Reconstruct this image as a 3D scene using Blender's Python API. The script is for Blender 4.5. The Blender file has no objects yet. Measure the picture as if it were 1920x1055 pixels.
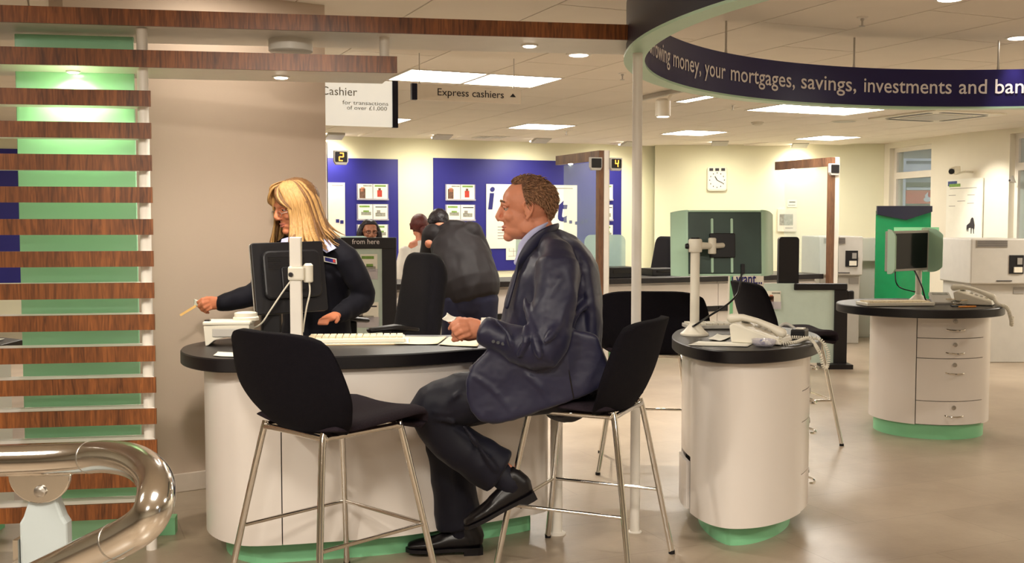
import bpy, bmesh, math, random
from mathutils import Vector, Matrix, noise
from mathutils.bvhtree import BVHTree

# ------------------------------------------------------------------ camera
F_PX, EYE, PITCH = 2000.0, 1.30, math.atan(112 / 2000)
scene = bpy.context.scene
cam_data = bpy.data.cameras.new('camera')
cam_data.sensor_width = 36.0
cam_data.lens = 36.0 * F_PX / 1920.0
cam_data.clip_start = 0.05
camera = bpy.data.objects.new('camera', cam_data)
scene.collection.objects.link(camera)
camera.location = (0, 0, EYE)
camera.rotation_euler = (math.pi / 2 - PITCH, 0, 0)
scene.camera = camera

# ------------------------------------------------------------------ world, exposure
world = bpy.data.worlds.new('daylight')
scene.world = world
world.use_nodes = True
wbg = world.node_tree.nodes['Background']
wbg.inputs['Color'].default_value = (0.80, 0.88, 1.0, 1)
wbg.inputs['Strength'].default_value = 0.55
scene.view_settings.view_transform = 'Standard'
scene.view_settings.look = 'None'
scene.view_settings.gamma = 1.0
scene.view_settings.use_curve_mapping = False
scene.view_settings.exposure = 0.42
PANEL_EMIT = 22.0          # radiance of the fluorescent ceiling panels
LIGHT_WARM = (1.0, 0.92, 0.80)

col = scene.collection
R = math.radians
V = Vector
UX = V((math.cos(R(23)), math.sin(R(23)), 0))      # the building's axes, turned 23 degrees to the view
WX = V((-math.sin(R(23)), math.cos(R(23)), 0))
ZC = 2.40                                           # ceiling height


def ray(u, v):
    c, s = math.cos(PITCH), math.sin(PITCH)
    a, b = u - 960.0, 527.5 - v
    return V((a, F_PX * c + b * s, -F_PX * s + b * c))


def atY(u, v, Y):
    d = ray(u, v)
    return V((0, 0, EYE)) + d * (Y / d.y)


def atZ(u, v, z):
    d = ray(u, v)
    return V((0, 0, EYE)) + d * ((z - EYE) / d.z)


def atPlane(u, v, p, n):
    d = ray(u, v)
    o = V((0, 0, EYE))
    return o + d * ((V(p) - o).dot(n) / d.dot(n))


# ------------------------------------------------------------------ materials
MATS = {}


def srgb(r, g, b):
    def f(c):
        c = c / 255.0
        return c / 12.92 if c <= 0.04045 else ((c + 0.055) / 1.055) ** 2.4
    return (f(r), f(g), f(b), 1)


def mat(name, rgb, rough=0.5, metal=0.0, var=0.06, scale=12.0, bump=0.0, bscale=80.0, spec=0.5, coat=0.0,
        sheen=0.0, emit=0.0, emit_rgb=None, trans=0.0, alpha=1.0, stretch=None, sss=0.0, ior=1.45):
    m = bpy.data.materials.new(name)
    m.use_nodes = True
    nt = m.node_tree
    p = nt.nodes['Principled BSDF']
    base = srgb(*rgb)
    tc = nt.nodes.new('ShaderNodeTexCoord')
    mp = nt.nodes.new('ShaderNodeMapping')
    nt.links.new(tc.outputs['Object'], mp.inputs['Vector'])
    if stretch:
        mp.inputs['Scale'].default_value = stretch
    if var > 0:
        n = nt.nodes.new('ShaderNodeTexNoise')
        n.inputs['Scale'].default_value = scale
        n.inputs['Detail'].default_value = 4
        nt.links.new(mp.outputs['Vector'], n.inputs['Vector'])
        r = nt.nodes.new('ShaderNodeValToRGB')
        r.color_ramp.elements[0].position = 0.3
        r.color_ramp.elements[1].position = 0.7
        r.color_ramp.elements[0].color = tuple(c * (1 - var) for c in base[:3]) + (1,)
        r.color_ramp.elements[1].color = tuple(min(1, c * (1 + var)) for c in base[:3]) + (1,)
        nt.links.new(n.outputs['Fac'], r.inputs['Fac'])
        nt.links.new(r.outputs['Color'], p.inputs['Base Color'])
    else:
        p.inputs['Base Color'].default_value = base
    if bump > 0:
        n2 = nt.nodes.new('ShaderNodeTexNoise')
        n2.inputs['Scale'].default_value = bscale
        n2.inputs['Detail'].default_value = 3
        nt.links.new(mp.outputs['Vector'], n2.inputs['Vector'])
        b = nt.nodes.new('ShaderNodeBump')
        b.inputs['Strength'].default_value = bump
        b.inputs['Distance'].default_value = 0.01
        nt.links.new(n2.outputs['Fac'], b.inputs['Height'])
        nt.links.new(b.outputs['Normal'], p.inputs['Normal'])
    p.inputs['Roughness'].default_value = rough
    p.inputs['Metallic'].default_value = metal
    p.inputs['Specular IOR Level'].default_value = spec
    p.inputs['IOR'].default_value = ior
    p.inputs['Coat Weight'].default_value = coat
    p.inputs['Sheen Weight'].default_value = sheen
    p.inputs['Transmission Weight'].default_value = trans
    p.inputs['Alpha'].default_value = alpha
    if sss:
        p.inputs['Subsurface Weight'].default_value = sss
        p.inputs['Subsurface Radius'].default_value = (0.012, 0.005, 0.003)
    if emit:
        p.inputs['Emission Color'].default_value = (emit_rgb or base[:3]) + (() if emit_rgb and len(emit_rgb) == 4 else (1,))
        p.inputs['Emission Strength'].default_value = emit
    MATS[name] = m
    return m


def wood_mat(name, dark, light):
    m = mat(name, dark, rough=0.38, var=0)
    nt = m.node_tree
    p = nt.nodes['Principled BSDF']
    tc = nt.nodes.new('ShaderNodeTexCoord')
    mp = nt.nodes.new('ShaderNodeMapping')
    mp.inputs['Scale'].default_value = (34, 34, 3.0)
    nt.links.new(tc.outputs['Object'], mp.inputs['Vector'])
    n = nt.nodes.new('ShaderNodeTexNoise')
    n.inputs['Scale'].default_value = 2.2
    n.inputs['Detail'].default_value = 7
    n.inputs['Distortion'].default_value = 1.2
    nt.links.new(mp.outputs['Vector'], n.inputs['Vector'])
    mp2 = nt.nodes.new('ShaderNodeMapping')
    mp2.inputs['Scale'].default_value = (5, 5, 0.4)
    nt.links.new(tc.outputs['Object'], mp2.inputs['Vector'])
    n2 = nt.nodes.new('ShaderNodeTexNoise')
    n2.inputs['Scale'].default_value = 1.4
    n2.inputs['Detail'].default_value = 2
    nt.links.new(mp2.outputs['Vector'], n2.inputs['Vector'])
    mix = nt.nodes.new('ShaderNodeMath')
    mix.operation = 'MULTIPLY_ADD'
    mix.inputs[1].default_value = 0.62
    nt.links.new(n.outputs['Fac'], mix.inputs[0])
    sc = nt.nodes.new('ShaderNodeMath')
    sc.operation = 'MULTIPLY'
    sc.inputs[1].default_value = 0.42
    nt.links.new(n2.outputs['Fac'], sc.inputs[0])
    nt.links.new(sc.outputs[0], mix.inputs[2])
    r = nt.nodes.new('ShaderNodeValToRGB')
    e = r.color_ramp.elements
    e[0].position, e[0].color = 0.36, srgb(*dark)
    e[1].position, e[1].color = 0.68, srgb(*light)
    k = e.new(0.5)
    k.color = srgb(*[(a * 0.5 + b * 0.5) for a, b in zip(dark, light)])
    nt.links.new(mix.outputs[0], r.inputs['Fac'])
    nt.links.new(r.outputs['Color'], p.inputs['Base Color'])
    return m


mat('ceiling_tile', (240, 232, 220), 0.9, var=0.02, scale=3, bump=0.15, bscale=300)
mat('plaster', (236, 230, 214), 0.85, var=0.02, scale=3)
mat('cream_wall', (236, 234, 206), 0.85, var=0.02, scale=2)
mat('greige_wall', (196, 176, 158), 0.8, var=0.03, scale=2.5, bump=0.03, bscale=120)
mat('skirting', (205, 190, 176), 0.5)
mat('white_laminate', (232, 224, 216), 0.28, var=0.015, scale=3, coat=0.25)
mat('white_paint', (236, 230, 220), 0.4, var=0.02)
mat('rail_post', (170, 178, 178), 0.35, var=0.02)
mat('white_plastic', (228, 222, 206), 0.4, var=0.03)
mat('grey_plastic', (190, 186, 178), 0.45, var=0.03)
mat('white_metal', (232, 226, 216), 0.35, var=0.02)
mat('mint', (138, 208, 158), 0.4, var=0.03, scale=4)
mat('mint_glass', (176, 240, 196), 0.15, var=0.03, scale=2, coat=0.4)
mat('mint_plastic', (186, 222, 196), 0.35, var=0.03, scale=6)
mat('black_top', (28, 23, 23), 0.42, var=0.12, scale=40, bump=0.05, bscale=400)
mat('black_edge', (16, 12, 16), 0.42, var=0.06)
mat('black_plastic', (14, 12, 17), 0.4, var=0.05)
mat('screen_black', (8, 8, 14), 0.12, var=0.0)
mat('stool_fabric', (15, 12, 19), 0.95, var=0.3, scale=260, bump=0.35, bscale=500, spec=0.2)
mat('seat_fabric', (38, 30, 37), 0.95, var=0.25, scale=260, bump=0.35, bscale=500, spec=0.25)
mat('navy_fabric', (15, 13, 22), 0.95, var=0.2, scale=200, bump=0.3, bscale=400)
mat('chrome', (235, 232, 226), 0.08, metal=1.0, var=0.02)
mat('steel', (226, 223, 218), 0.13, metal=1.0, var=0.05, scale=5)
mat('brushed', (190, 186, 180), 0.35, metal=1.0, var=0.05)
mat('navy_panel', (34, 32, 128), 0.5, var=0.04, scale=3)
mat('navy_band', (30, 24, 84), 0.32, var=0.05, scale=3)
mat('navy_dark', (16, 18, 44), 0.4, var=0.05)
mat('paper', (240, 238, 226), 0.7, var=0.02)
mat('paper_cream', (236, 222, 190), 0.7, var=0.03)
mat('cardboard', (205, 178, 138), 0.7, var=0.05)
mat('ink_navy', (34, 34, 112), 0.6, var=0.0)
mat('ink_dark', (46, 42, 48), 0.6, var=0.0)
mat('ink_grey', (150, 146, 140), 0.6, var=0.0)
mat('lettering_white', (238, 232, 232), 0.6, var=0.0)
mat('photo_red', (186, 60, 48), 0.6, var=0.2, scale=30)
mat('photo_brown', (104, 76, 64), 0.6, var=0.3, scale=40)
mat('photo_green', (120, 158, 74), 0.6, var=0.2, scale=30)
mat('photo_grey', (150, 150, 140), 0.6, var=0.3, scale=30)
mat('photo_navy', (60, 76, 130), 0.6, var=0.2, scale=30)
mat('led_amber', (255, 140, 20), 0.5, var=0.0, emit=5.0, emit_rgb=(1.0, 0.36, 0.03))
mat('panel_light', (255, 250, 242), 0.5, var=0.0, emit=PANEL_EMIT, emit_rgb=(1.0, 0.94, 0.85))
mat('lamp_lens', (255, 246, 230), 0.4, var=0.0, emit=14.0, emit_rgb=(1.0, 0.88, 0.74))
mat('frost_glass', (196, 224, 212), 0.35, var=0.03, alpha=0.62)
mat('frost_pale', (206, 224, 214), 0.35, var=0.03, alpha=0.9)
mat('clear_glass', (214, 236, 226), 0.04, var=0.0, alpha=0.16)
mat('green_glass', (24, 150, 92), 0.15, var=0.05, alpha=0.85)
mat('clear_plastic', (210, 206, 220), 0.08, var=0.0, alpha=0.35)
mat('skin', (208, 138, 108), 0.52, var=0.09, scale=18, bump=0.08, bscale=220, sss=0.08)
mat('skin_warm', (206, 128, 92), 0.52, var=0.09, scale=18, bump=0.08, bscale=220, sss=0.08)
mat('skin_brown', (158, 104, 78), 0.5, var=0.08, scale=18)
mat('lips', (178, 104, 88), 0.4, var=0.04)
mat('teeth', (240, 232, 220), 0.3, var=0.0)
mat('eye_white', (176, 160, 150), 0.4, var=0.0)
mat('eye_dark', (40, 28, 24), 0.15, var=0.0)
mat('hair_brown', (118, 84, 62), 0.62, var=0.5, scale=70, bump=0.9, bscale=130)
mat('hair_strand_brown', (150, 112, 82), 0.5, var=0.45, scale=90)
mat('hair_blond', (180, 138, 84), 0.42, var=0.28, scale=26, stretch=(9, 9, 0.9), bump=0.4, bscale=30)
mat('hair_blond_dark', (116, 80, 46), 0.45, var=0.3, scale=26, stretch=(9, 9, 0.9), bump=0.4, bscale=30)
mat('hair_auburn', (92, 38, 34), 0.45, var=0.35, scale=60, stretch=(4, 4, 1), bump=0.4, bscale=60)
mat('hair_black', (26, 18, 22), 0.45, var=0.3, scale=60, bump=0.4, bscale=80)
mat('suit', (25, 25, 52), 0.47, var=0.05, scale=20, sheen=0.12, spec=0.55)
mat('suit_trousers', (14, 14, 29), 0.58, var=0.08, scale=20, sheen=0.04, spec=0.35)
mat('uniform', (11, 10, 22), 0.8, var=0.08, scale=20, sheen=0.03, spec=0.3)
mat('shirt_blue', (184, 186, 222), 0.75, var=0.03)
mat('shirt_white', (232, 226, 216), 0.75, var=0.04)
mat('jacket_black', (25, 19, 21), 0.66, var=0.12, scale=14, sheen=0.04, spec=0.35)
mat('trouser_navy', (20, 22, 50), 0.75, var=0.08)
mat('leather_black', (18, 15, 18), 0.32, var=0.08, scale=50)
mat('street_red', (226, 52, 44), 0.5, var=0.03)
mat('street_grey', (168, 170, 178), 0.8, var=0.08, scale=3)
mat('street_pale', (214, 214, 220), 0.8, var=0.06, scale=3)
wood_mat('walnut', (80, 44, 21), (160, 96, 48))
wood_mat('walnut_dull', (86, 58, 42), (140, 98, 68))


def floor_material():
    m = mat('floor_vinyl', (186, 170, 150), 0.30, var=0)
    nt = m.node_tree
    p = nt.nodes['Principled BSDF']
    tc = nt.nodes.new('ShaderNodeTexCoord')
    mp = nt.nodes.new('ShaderNodeMapping')
    mp.inputs['Rotation'].default_value = (0, 0, R(-23))
    nt.links.new(tc.outputs['Object'], mp.inputs['Vector'])
    n = nt.nodes.new('ShaderNodeTexNoise')
    n.inputs['Scale'].default_value = 1.6
    n.inputs['Detail'].default_value = 8
    n.inputs['Roughness'].default_value = 0.65
    nt.links.new(mp.outputs['Vector'], n.inputs['Vector'])
    r = nt.nodes.new('ShaderNodeValToRGB')
    r.color_ramp.elements[0].position, r.color_ramp.elements[0].color = 0.32, srgb(148, 131, 112)
    r.color_ramp.elements[1].position, r.color_ramp.elements[1].color = 0.7, srgb(176, 160, 140)
    nt.links.new(n.outputs['Fac'], r.inputs['Fac'])
    br = nt.nodes.new('ShaderNodeTexBrick')
    br.inputs['Scale'].default_value = 1.0
    br.inputs['Brick Width'].default_value = 0.9
    br.inputs['Row Height'].default_value = 0.45
    br.inputs['Mortar Size'].default_value = 0.0018
    br.inputs['Color1'].default_value = (1, 1, 1, 1)
    br.inputs['Color2'].default_value = (0.94, 0.94, 0.94, 1)
    br.inputs['Mortar'].default_value = (0.72, 0.7, 0.68, 1)
    nt.links.new(mp.outputs['Vector'], br.inputs['Vector'])
    mx = nt.nodes.new('ShaderNodeMix')
    mx.data_type = 'RGBA'
    mx.blend_type = 'MULTIPLY'
    mx.inputs['Factor'].default_value = 1.0
    nt.links.new(r.outputs['Color'], mx.inputs['A'])
    nt.links.new(br.outputs['Color'], mx.inputs['B'])
    nt.links.new(mx.outputs['Result'], p.inputs['Base Color'])
    b = nt.nodes.new('ShaderNodeBump')
    b.inputs['Strength'].default_value = 0.04
    b.inputs['Distance'].default_value = 0.01
    n3 = nt.nodes.new('ShaderNodeTexNoise')
    n3.inputs['Scale'].default_value = 60
    nt.links.new(mp.outputs['Vector'], n3.inputs['Vector'])
    nt.links.new(n3.outputs['Fac'], b.inputs['Height'])
    nt.links.new(b.outputs['Normal'], p.inputs['Normal'])


floor_material()

# ------------------------------------------------------------------ mesh helpers
OFF = {}                                            # name of an object -> world offset of its local frame


def tag(o, label=None, cat=None, group=None, kind=None):
    if label: o['label'] = label
    if cat: o['category'] = cat
    if group: o['group'] = group
    if kind: o['kind'] = kind
    return o


def empty(name, loc, label, cat, group=None, rz=0.0):
    o = bpy.data.objects.new(name, None)
    o.empty_display_size = 0.05
    col.objects.link(o)
    o.location = loc
    o.rotation_euler = (0, 0, rz)
    OFF[o.name] = V(loc)
    return tag(o, label, cat, group)


def link_mesh(name, me, material, parent=None, smooth=False):
    o = bpy.data.objects.new(name, me)
    if material:
        me.materials.clear()
        me.materials.append(MATS[material])
    for p in me.polygons:
        p.use_smooth = smooth
    col.objects.link(o)
    if parent is not None:
        o.parent = parent
        off = OFF[parent.name]
        if off.length > 0 and not me.get('local'):
            me.transform(Matrix.Translation(-off))
        OFF[o.name] = off
    else:
        OFF[o.name] = V((0, 0, 0))
    return o


def frame_of(t, side=None):
    t = t.normalized()
    if side is None:
        side = V((0, 0, 1)) if abs(t.z) < 0.9 else V((1, 0, 0))
    a = side - t * side.dot(t)
    if a.length < 1e-6:
        a = t.orthogonal()
    a.normalize()
    return a, t.cross(a)


class MB:
    def __init__(s):
        s.v, s.f, s.sm = [], [], False

    def add(s, vs, fs):
        k = len(s.v)
        s.v += [V(p) for p in vs]
        s.f += [tuple(i + k for i in f) for f in fs]
        return s

    def box(s, c, size, rz=0.0, axes=None):
        c = V(c)
        if axes is None:
            ax = (V((math.cos(rz), math.sin(rz), 0)), V((-math.sin(rz), math.cos(rz), 0)), V((0, 0, 1)))
        else:
            ax = [V(a).normalized() for a in axes]
        vs = []
        for i in (-1, 1):
            for j in (-1, 1):
                for k in (-1, 1):
                    vs.append(c + ax[0] * (i * size[0] / 2) + ax[1] * (j * size[1] / 2) + ax[2] * (k * size[2] / 2))
        fs = [(0, 1, 3, 2), (4, 6, 7, 5), (0, 4, 5, 1), (2, 3, 7, 6), (0, 2, 6, 4), (1, 5, 7, 3)]
        return s.add(vs, fs)

    def prism(s, outline, z0, z1):
        n = len(outline)
        vs = [V((p[0], p[1], z0)) for p in outline] + [V((p[0], p[1], z1)) for p in outline]
        fs = [(i, (i + 1) % n, n + (i + 1) % n, n + i) for i in range(n)]
        fs += [tuple(range(n - 1, -1, -1)), tuple(range(n, 2 * n))]
        return s.add(vs, fs)

    def slab(s, pts, thick):
        """a flat polygon in space given thickness along its own normal (away from its seen side)"""
        pts = [V(p) for p in pts]
        n = (pts[1] - pts[0]).cross(pts[2] - pts[0]).normalized()
        k = len(pts)
        vs = pts + [p - n * thick for p in pts]
        fs = [tuple(range(k)), tuple(range(2 * k - 1, k - 1, -1))]
        fs += [(i, k + i, k + (i + 1) % k, (i + 1) % k) for i in range(k)]
        return s.add(vs, fs)

    def tube(s, pts, r, seg=12, caps=True):
        pts = [V(p) for p in pts]
        n = len(pts)
        rs = r if isinstance(r, (list, tuple)) else [r] * n
        rings, a = [], None
        for i, p in enumerate(pts):
            t = (pts[min(i + 1, n - 1)] - pts[max(i - 1, 0)])
            if a is None:
                a, b = frame_of(t)
            else:
                a = a - t.normalized() * a.dot(t.normalized())
                a.normalize()
                b = t.normalized().cross(a)
            rings.append([p + (a * math.cos(2 * math.pi * k / seg) + b * math.sin(2 * math.pi * k / seg)) * rs[i] for k in range(seg)])
        vs = [q for rg in rings for q in rg]
        fs = []
        for i in range(n - 1):
            for k in range(seg):
                k2 = (k + 1) % seg
                fs.append((i * seg + k, i * seg + k2, (i + 1) * seg + k2, (i + 1) * seg + k))
        if caps:
            fs += [tuple(range(seg - 1, -1, -1)), tuple((n - 1) * seg + k for k in range(seg))]
        s.sm = True
        return s.add(vs, fs)

    def lathe(s, c, prof, seg=24, axis=(0, 0, 1), side=None):
        """prof: (radius, height) pairs from bottom to top along the axis"""
        ax = V(axis).normalized()
        a, b = frame_of(ax, V(side) if side else None)
        c = V(c)
        vs, fs = [], []
        for (r, h) in prof:
            for k in range(seg):
                t = 2 * math.pi * k / seg
                vs.append(c + ax * h + (a * math.cos(t) + b * math.sin(t)) * r)
        n = len(prof)
        for i in range(n - 1):
            for k in range(seg):
                k2 = (k + 1) % seg
                fs.append((i * seg + k, i * seg + k2, (i + 1) * seg + k2, (i + 1) * seg + k))
        fs += [tuple(range(seg - 1, -1, -1)), tuple((n - 1) * seg + k for k in range(seg))]
        s.sm = True
        return s.add(vs, fs)

    def ell(s, c, r, rot=None, seg=20, rings=12):
        c = V(c)
        vs, fs = [], []
        M = rot if rot is not None else Matrix.Identity(3)
        for i in range(rings + 1):
            ph = math.pi * i / rings
            for k in range(seg):
                t = 2 * math.pi * k / seg
                vs.append(c + M @ V((r[0] * math.sin(ph) * math.cos(t), r[1] * math.sin(ph) * math.sin(t), r[2] * math.cos(ph))))
        for i in range(rings):
            for k in range(seg):
                k2 = (k + 1) % seg
                fs.append((i * seg + k, (i + 1) * seg + k, (i + 1) * seg + k2, i * seg + k2))
        s.sm = True
        return s.add(vs, fs)

    def loft(s, pts, radii, side=(0, 1, 0), seg=20, cap=True, capk=1.0):
        """sections: radii[i] = (along side, across) ; rounded ends"""
        pts = [V(p) for p in pts]
        rr = [(r, r) if not isinstance(r, (tuple, list)) else r for r in radii]
        n = len(pts)
        P, Q = list(pts), list(rr)
        if cap:
            for end in (0, n - 1):
                t = (pts[1] - pts[0]) if end == 0 else (pts[-1] - pts[-2])
                t = t.normalized() * (-1 if end == 0 else 1)
                m = min(rr[end])
                ex = [(0.5, 0.87), (0.86, 0.5), (0.98, 0.17)]
                add_p = [pts[end] + t * (m * e[0] * capk) for e in ex]
                add_r = [(rr[end][0] * e[1], rr[end][1] * e[1]) for e in ex]
                if end == 0:
                    P = add_p[::-1] + P
                    Q = add_r[::-1] + Q
                else:
                    P = P + add_p
                    Q = Q + add_r
        n = len(P)
        vs, fs = [], []
        for i in range(n):
            t = P[min(i + 1, n - 1)] - P[max(i - 1, 0)]
            a, b = frame_of(t, V(side))
            for k in range(seg):
                q = 2 * math.pi * k / seg
                vs.append(P[i] + a * (Q[i][0] * math.cos(q)) + b * (Q[i][1] * math.sin(q)))
        for i in range(n - 1):
            for k in range(seg):
                k2 = (k + 1) % seg
                fs.append((i * seg + k, i * seg + k2, (i + 1) * seg + k2, (i + 1) * seg + k))
        fs += [tuple(range(seg - 1, -1, -1)), tuple((n - 1) * seg + k for k in range(seg))]
        s.sm = True
        return s.add(vs, fs)

    def mesh(s, name='mesh'):
        me = bpy.data.meshes.new(name)
        me.from_pydata([tuple(p) for p in s.v], [], s.f)
        me.update()
        bm = bmesh.new()
        bm.from_mesh(me)
        bmesh.ops.recalc_face_normals(bm, faces=bm.faces)
        bm.to_mesh(me)
        bm.free()
        return me

    def build(s, name, material, parent=None, smooth=None, bevel=0.0, seg=2, auto=True):
        me = s.mesh(name)
        if bevel > 0:
            bm = bmesh.new()
            bm.from_mesh(me)
            es = [e for e in bm.edges if len(e.link_faces) == 2 and e.calc_face_angle(0) > R(35)]
            bmesh.ops.bevel(bm, geom=es, offset=bevel, segments=seg, profile=0.5, affect='EDGES', clamp_overlap=True)
            bm.to_mesh(me)
            bm.free()
        sm = s.sm if smooth is None else smooth
        o = link_mesh(name, me, material, parent, sm)
        if sm and auto:
            me.set_sharp_from_angle(angle=R(42))
        return o


def remesh(mb, voxel, smooth=6, factor=0.5):
    """union of overlapping closed shapes -> one continuous surface"""
    me = mb.mesh('raw')
    o = bpy.data.objects.new('raw', me)
    col.objects.link(o)
    md = o.modifiers.new('r', 'REMESH')
    md.mode = 'VOXEL'
    md.voxel_size = voxel
    md.adaptivity = 0.0
    if smooth:
        sm = o.modifiers.new('s', 'SMOOTH')
        sm.factor = factor
        sm.iterations = smooth
    dg = bpy.context.evaluated_depsgraph_get()
    out = bpy.data.meshes.new_from_object(o.evaluated_get(dg))
    bpy.data.objects.remove(o)
    bpy.data.meshes.remove(me)
    return out


def displace(me, fn):
    me.update()
    nr = [v.normal.copy() for v in me.vertices]
    for v, n in zip(me.vertices, nr):
        v.co = v.co + n * fn(v.co)
    me.update()


def folds(A, scale=(1, 1, 1), size=10.0, seed=0.0):
    sx, sy, sz = [size * q for q in scale]

    def f(p):
        q = V((p.x * sx + seed, p.y * sy + seed * 0.7, p.z * sz - seed))
        n = noise.noise(q)
        return A * ((1 - abs(n) * 2.2) * 0.6 + noise.noise(q * 2.1) * 0.4)
    return f


def text_mesh(txt, size, depth=0.0, align='LEFT', shear=0.0, bold=0.0, spacing=1.0):
    cu = bpy.data.curves.new('t', 'FONT')
    cu.body = txt
    cu.size = size
    cu.extrude = depth
    cu.align_x = align
    cu.shear = shear
    cu.offset = bold
    cu.space_character = spacing
    cu.resolution_u = 3
    o = bpy.data.objects.new('t', cu)
    col.objects.link(o)
    dg = bpy.context.evaluated_depsgraph_get()
    me = bpy.data.meshes.new_from_object(o.evaluated_get(dg))
    bpy.data.objects.remove(o)
    return me


def text_on(name, txt, size, origin, xdir, ydir, material, parent, width=None, align='LEFT', depth=0.0008, shear=0.0, bold=0.0):
    me = text_mesh(txt, size, depth, align, shear, bold)
    xs = [v.co.x for v in me.vertices]
    k = 1.0
    if width:
        k = width / (max(xs) - min(xs))
    x, y = V(xdir).normalized(), V(ydir).normalized()
    z = x.cross(y)
    for v in me.vertices:
        c = v.co
        v.co = V(origin) + x * (c.x * k) + y * c.y + z * c.z
    me.update()
    return link_mesh(name, me, material, parent)


def catmull(pts, per=6):
    n = len(pts)
    out = []
    for i in range(n):
        p0, p1, p2, p3 = [V((*pts[(i + k - 1) % n], 0)) for k in range(4)]
        for j in range(per):
            t = j / per
            q = 0.5 * ((2 * p1) + (p2 - p0) * t + (2 * p0 - 5 * p1 + 4 * p2 - p3) * t * t + (3 * p1 - p0 - 3 * p2 + p3) * t ** 3)
            out.append((q.x, q.y))
    return out


def curve_pts(pts, per=6):
    pts = [V(p) for p in pts]
    n = len(pts)
    out = []
    for i in range(n - 1):
        p0, p1, p2, p3 = pts[max(i - 1, 0)], pts[i], pts[i + 1], pts[min(i + 2, n - 1)]
        for j in range(per):
            t = j / per
            out.append(0.5 * ((2 * p1) + (p2 - p0) * t + (2 * p0 - 5 * p1 + 4 * p2 - p3) * t * t + (3 * p1 - p0 - 3 * p2 + p3) * t ** 3))
    out.append(pts[-1])
    return out


def inset(outline, d):
    n = len(outline)
    area = sum(outline[i][0] * outline[(i + 1) % n][1] - outline[(i + 1) % n][0] * outline[i][1] for i in range(n))
    sg = 1 if area > 0 else -1
    out = []
    for i in range(n):
        a, b = outline[i - 1], outline[(i + 1) % n]
        tx, ty = b[0] - a[0], b[1] - a[1]
        L = math.hypot(tx, ty) or 1
        out.append((outline[i][0] - ty / L * d * sg, outline[i][1] + tx / L * d * sg))
    return out


def copy_tree(o, parent=None):
    c = o.copy()
    col.objects.link(c)
    c.parent = parent
    OFF[c.name] = OFF.get(o.name, V((0, 0, 0)))
    for ch in list(o.children):
        copy_tree(ch, c)
    return c


def lamp(name, kind, loc, energy, color=LIGHT_WARM, target=None, size=0.1, angle=60, blend=0.6, parent=None):
    d = bpy.data.lights.new(name, kind)
    d.energy = energy
    d.color = color
    if kind == 'SPOT':
        d.spot_size = R(angle)
        d.spot_blend = blend
        d.shadow_soft_size = size
    elif kind == 'AREA':
        d.size = size
    else:
        d.shadow_soft_size = size
    o = bpy.data.objects.new(name, d)
    col.objects.link(o)
    o.location = loc
    if target is not None:
        o.rotation_euler = (V(target) - V(loc)).to_track_quat('-Z', 'Y').to_euler()
    if parent is not None:
        o.parent = parent
        o.location = V(loc) - OFF[parent.name]
    return o

# ================================================================== THE SETTING
def structure(o):
    o['kind'] = 'structure'
    return o


structure(MB().box((0, 6, -0.05), (22, 26, 0.10)).build('floor', 'floor_vinyl'))
ceiling = structure(MB().box((0, 6, 2.46), (22, 26, 0.08)).build('ceiling', 'ceiling_tile'))

A0 = V((-2.44, 14.0, 0))
AD = V((1, 0.42, 0)).normalized()
AN = V((AD.y, -AD.x, 0))                            # towards the room


def wall_seg(name, p, q, z0, z1, material, thick=0.12, parent=None):
    """a wall whose seen face runs from p to q (room on the right hand side of p->q)"""
    p, q = V((p[0], p[1], 0)), V((q[0], q[1], 0))
    d = (q - p).normalized()
    n = V((-d.y, d.x, 0))
    m = MB()
    m.box((p + q) / 2 + n * thick / 2 + V((0, 0, (z0 + z1) / 2)), ((q - p).length, thick, z1 - z0), axes=(d, n, (0, 0, 1)))
    o = m.build(name, material, parent)
    if parent is None:
        structure(o)
    return o


def on_back(x):
    return V((x, 14.0 + 0.42 * (x + 2.44), 0))


wall_seg('wall_back', on_back(-9.5), on_back(2.22), 0, 2.46, 'cream_wall')
wall_seg('wall_far', (2.10, 15.73), (5.40, 15.40), 0, 2.46, 'cream_wall')
W0 = V((5.35, 15.4, 0))
WD = V((0.62, -3.0, 0)).normalized()
WN = V((WD.y, -WD.x, 0))                            # towards the room
tw = lambda u: (atPlane(u, 300, W0, WN) - W0).dot(WD)
t1a, t1b, t2a = tw(1668), tw(1746), tw(1893)
t2b = t2a + 1.5
wall_r = []
SILL, HEAD = 0.95, 2.34
segs = [(0, t1a, 0, 2.46), (t1a, t1b, 0, SILL), (t1a, t1b, HEAD, 2.46), (t1b, t2a, 0, 2.46), (t2a, t2b, 0, SILL), (t2a, t2b, HEAD, 2.46), (t2b, 21, 0, 2.46)]
root = None
for (a, b, z0, z1) in segs:
    o = wall_seg('wall_right' if root is None else 'wall_section', W0 + WD * a, W0 + WD * b, z0, z1, 'plaster', 0.22, root)
    root = root or o
wall_seg('wall_left', (-9.5, -6), (-9.5, 12), 0, 2.46, 'plaster')
wall_seg('wall_rear', (10.0, -6.0), (-9.5, -6.0), 0, 2.46, 'plaster')

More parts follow.
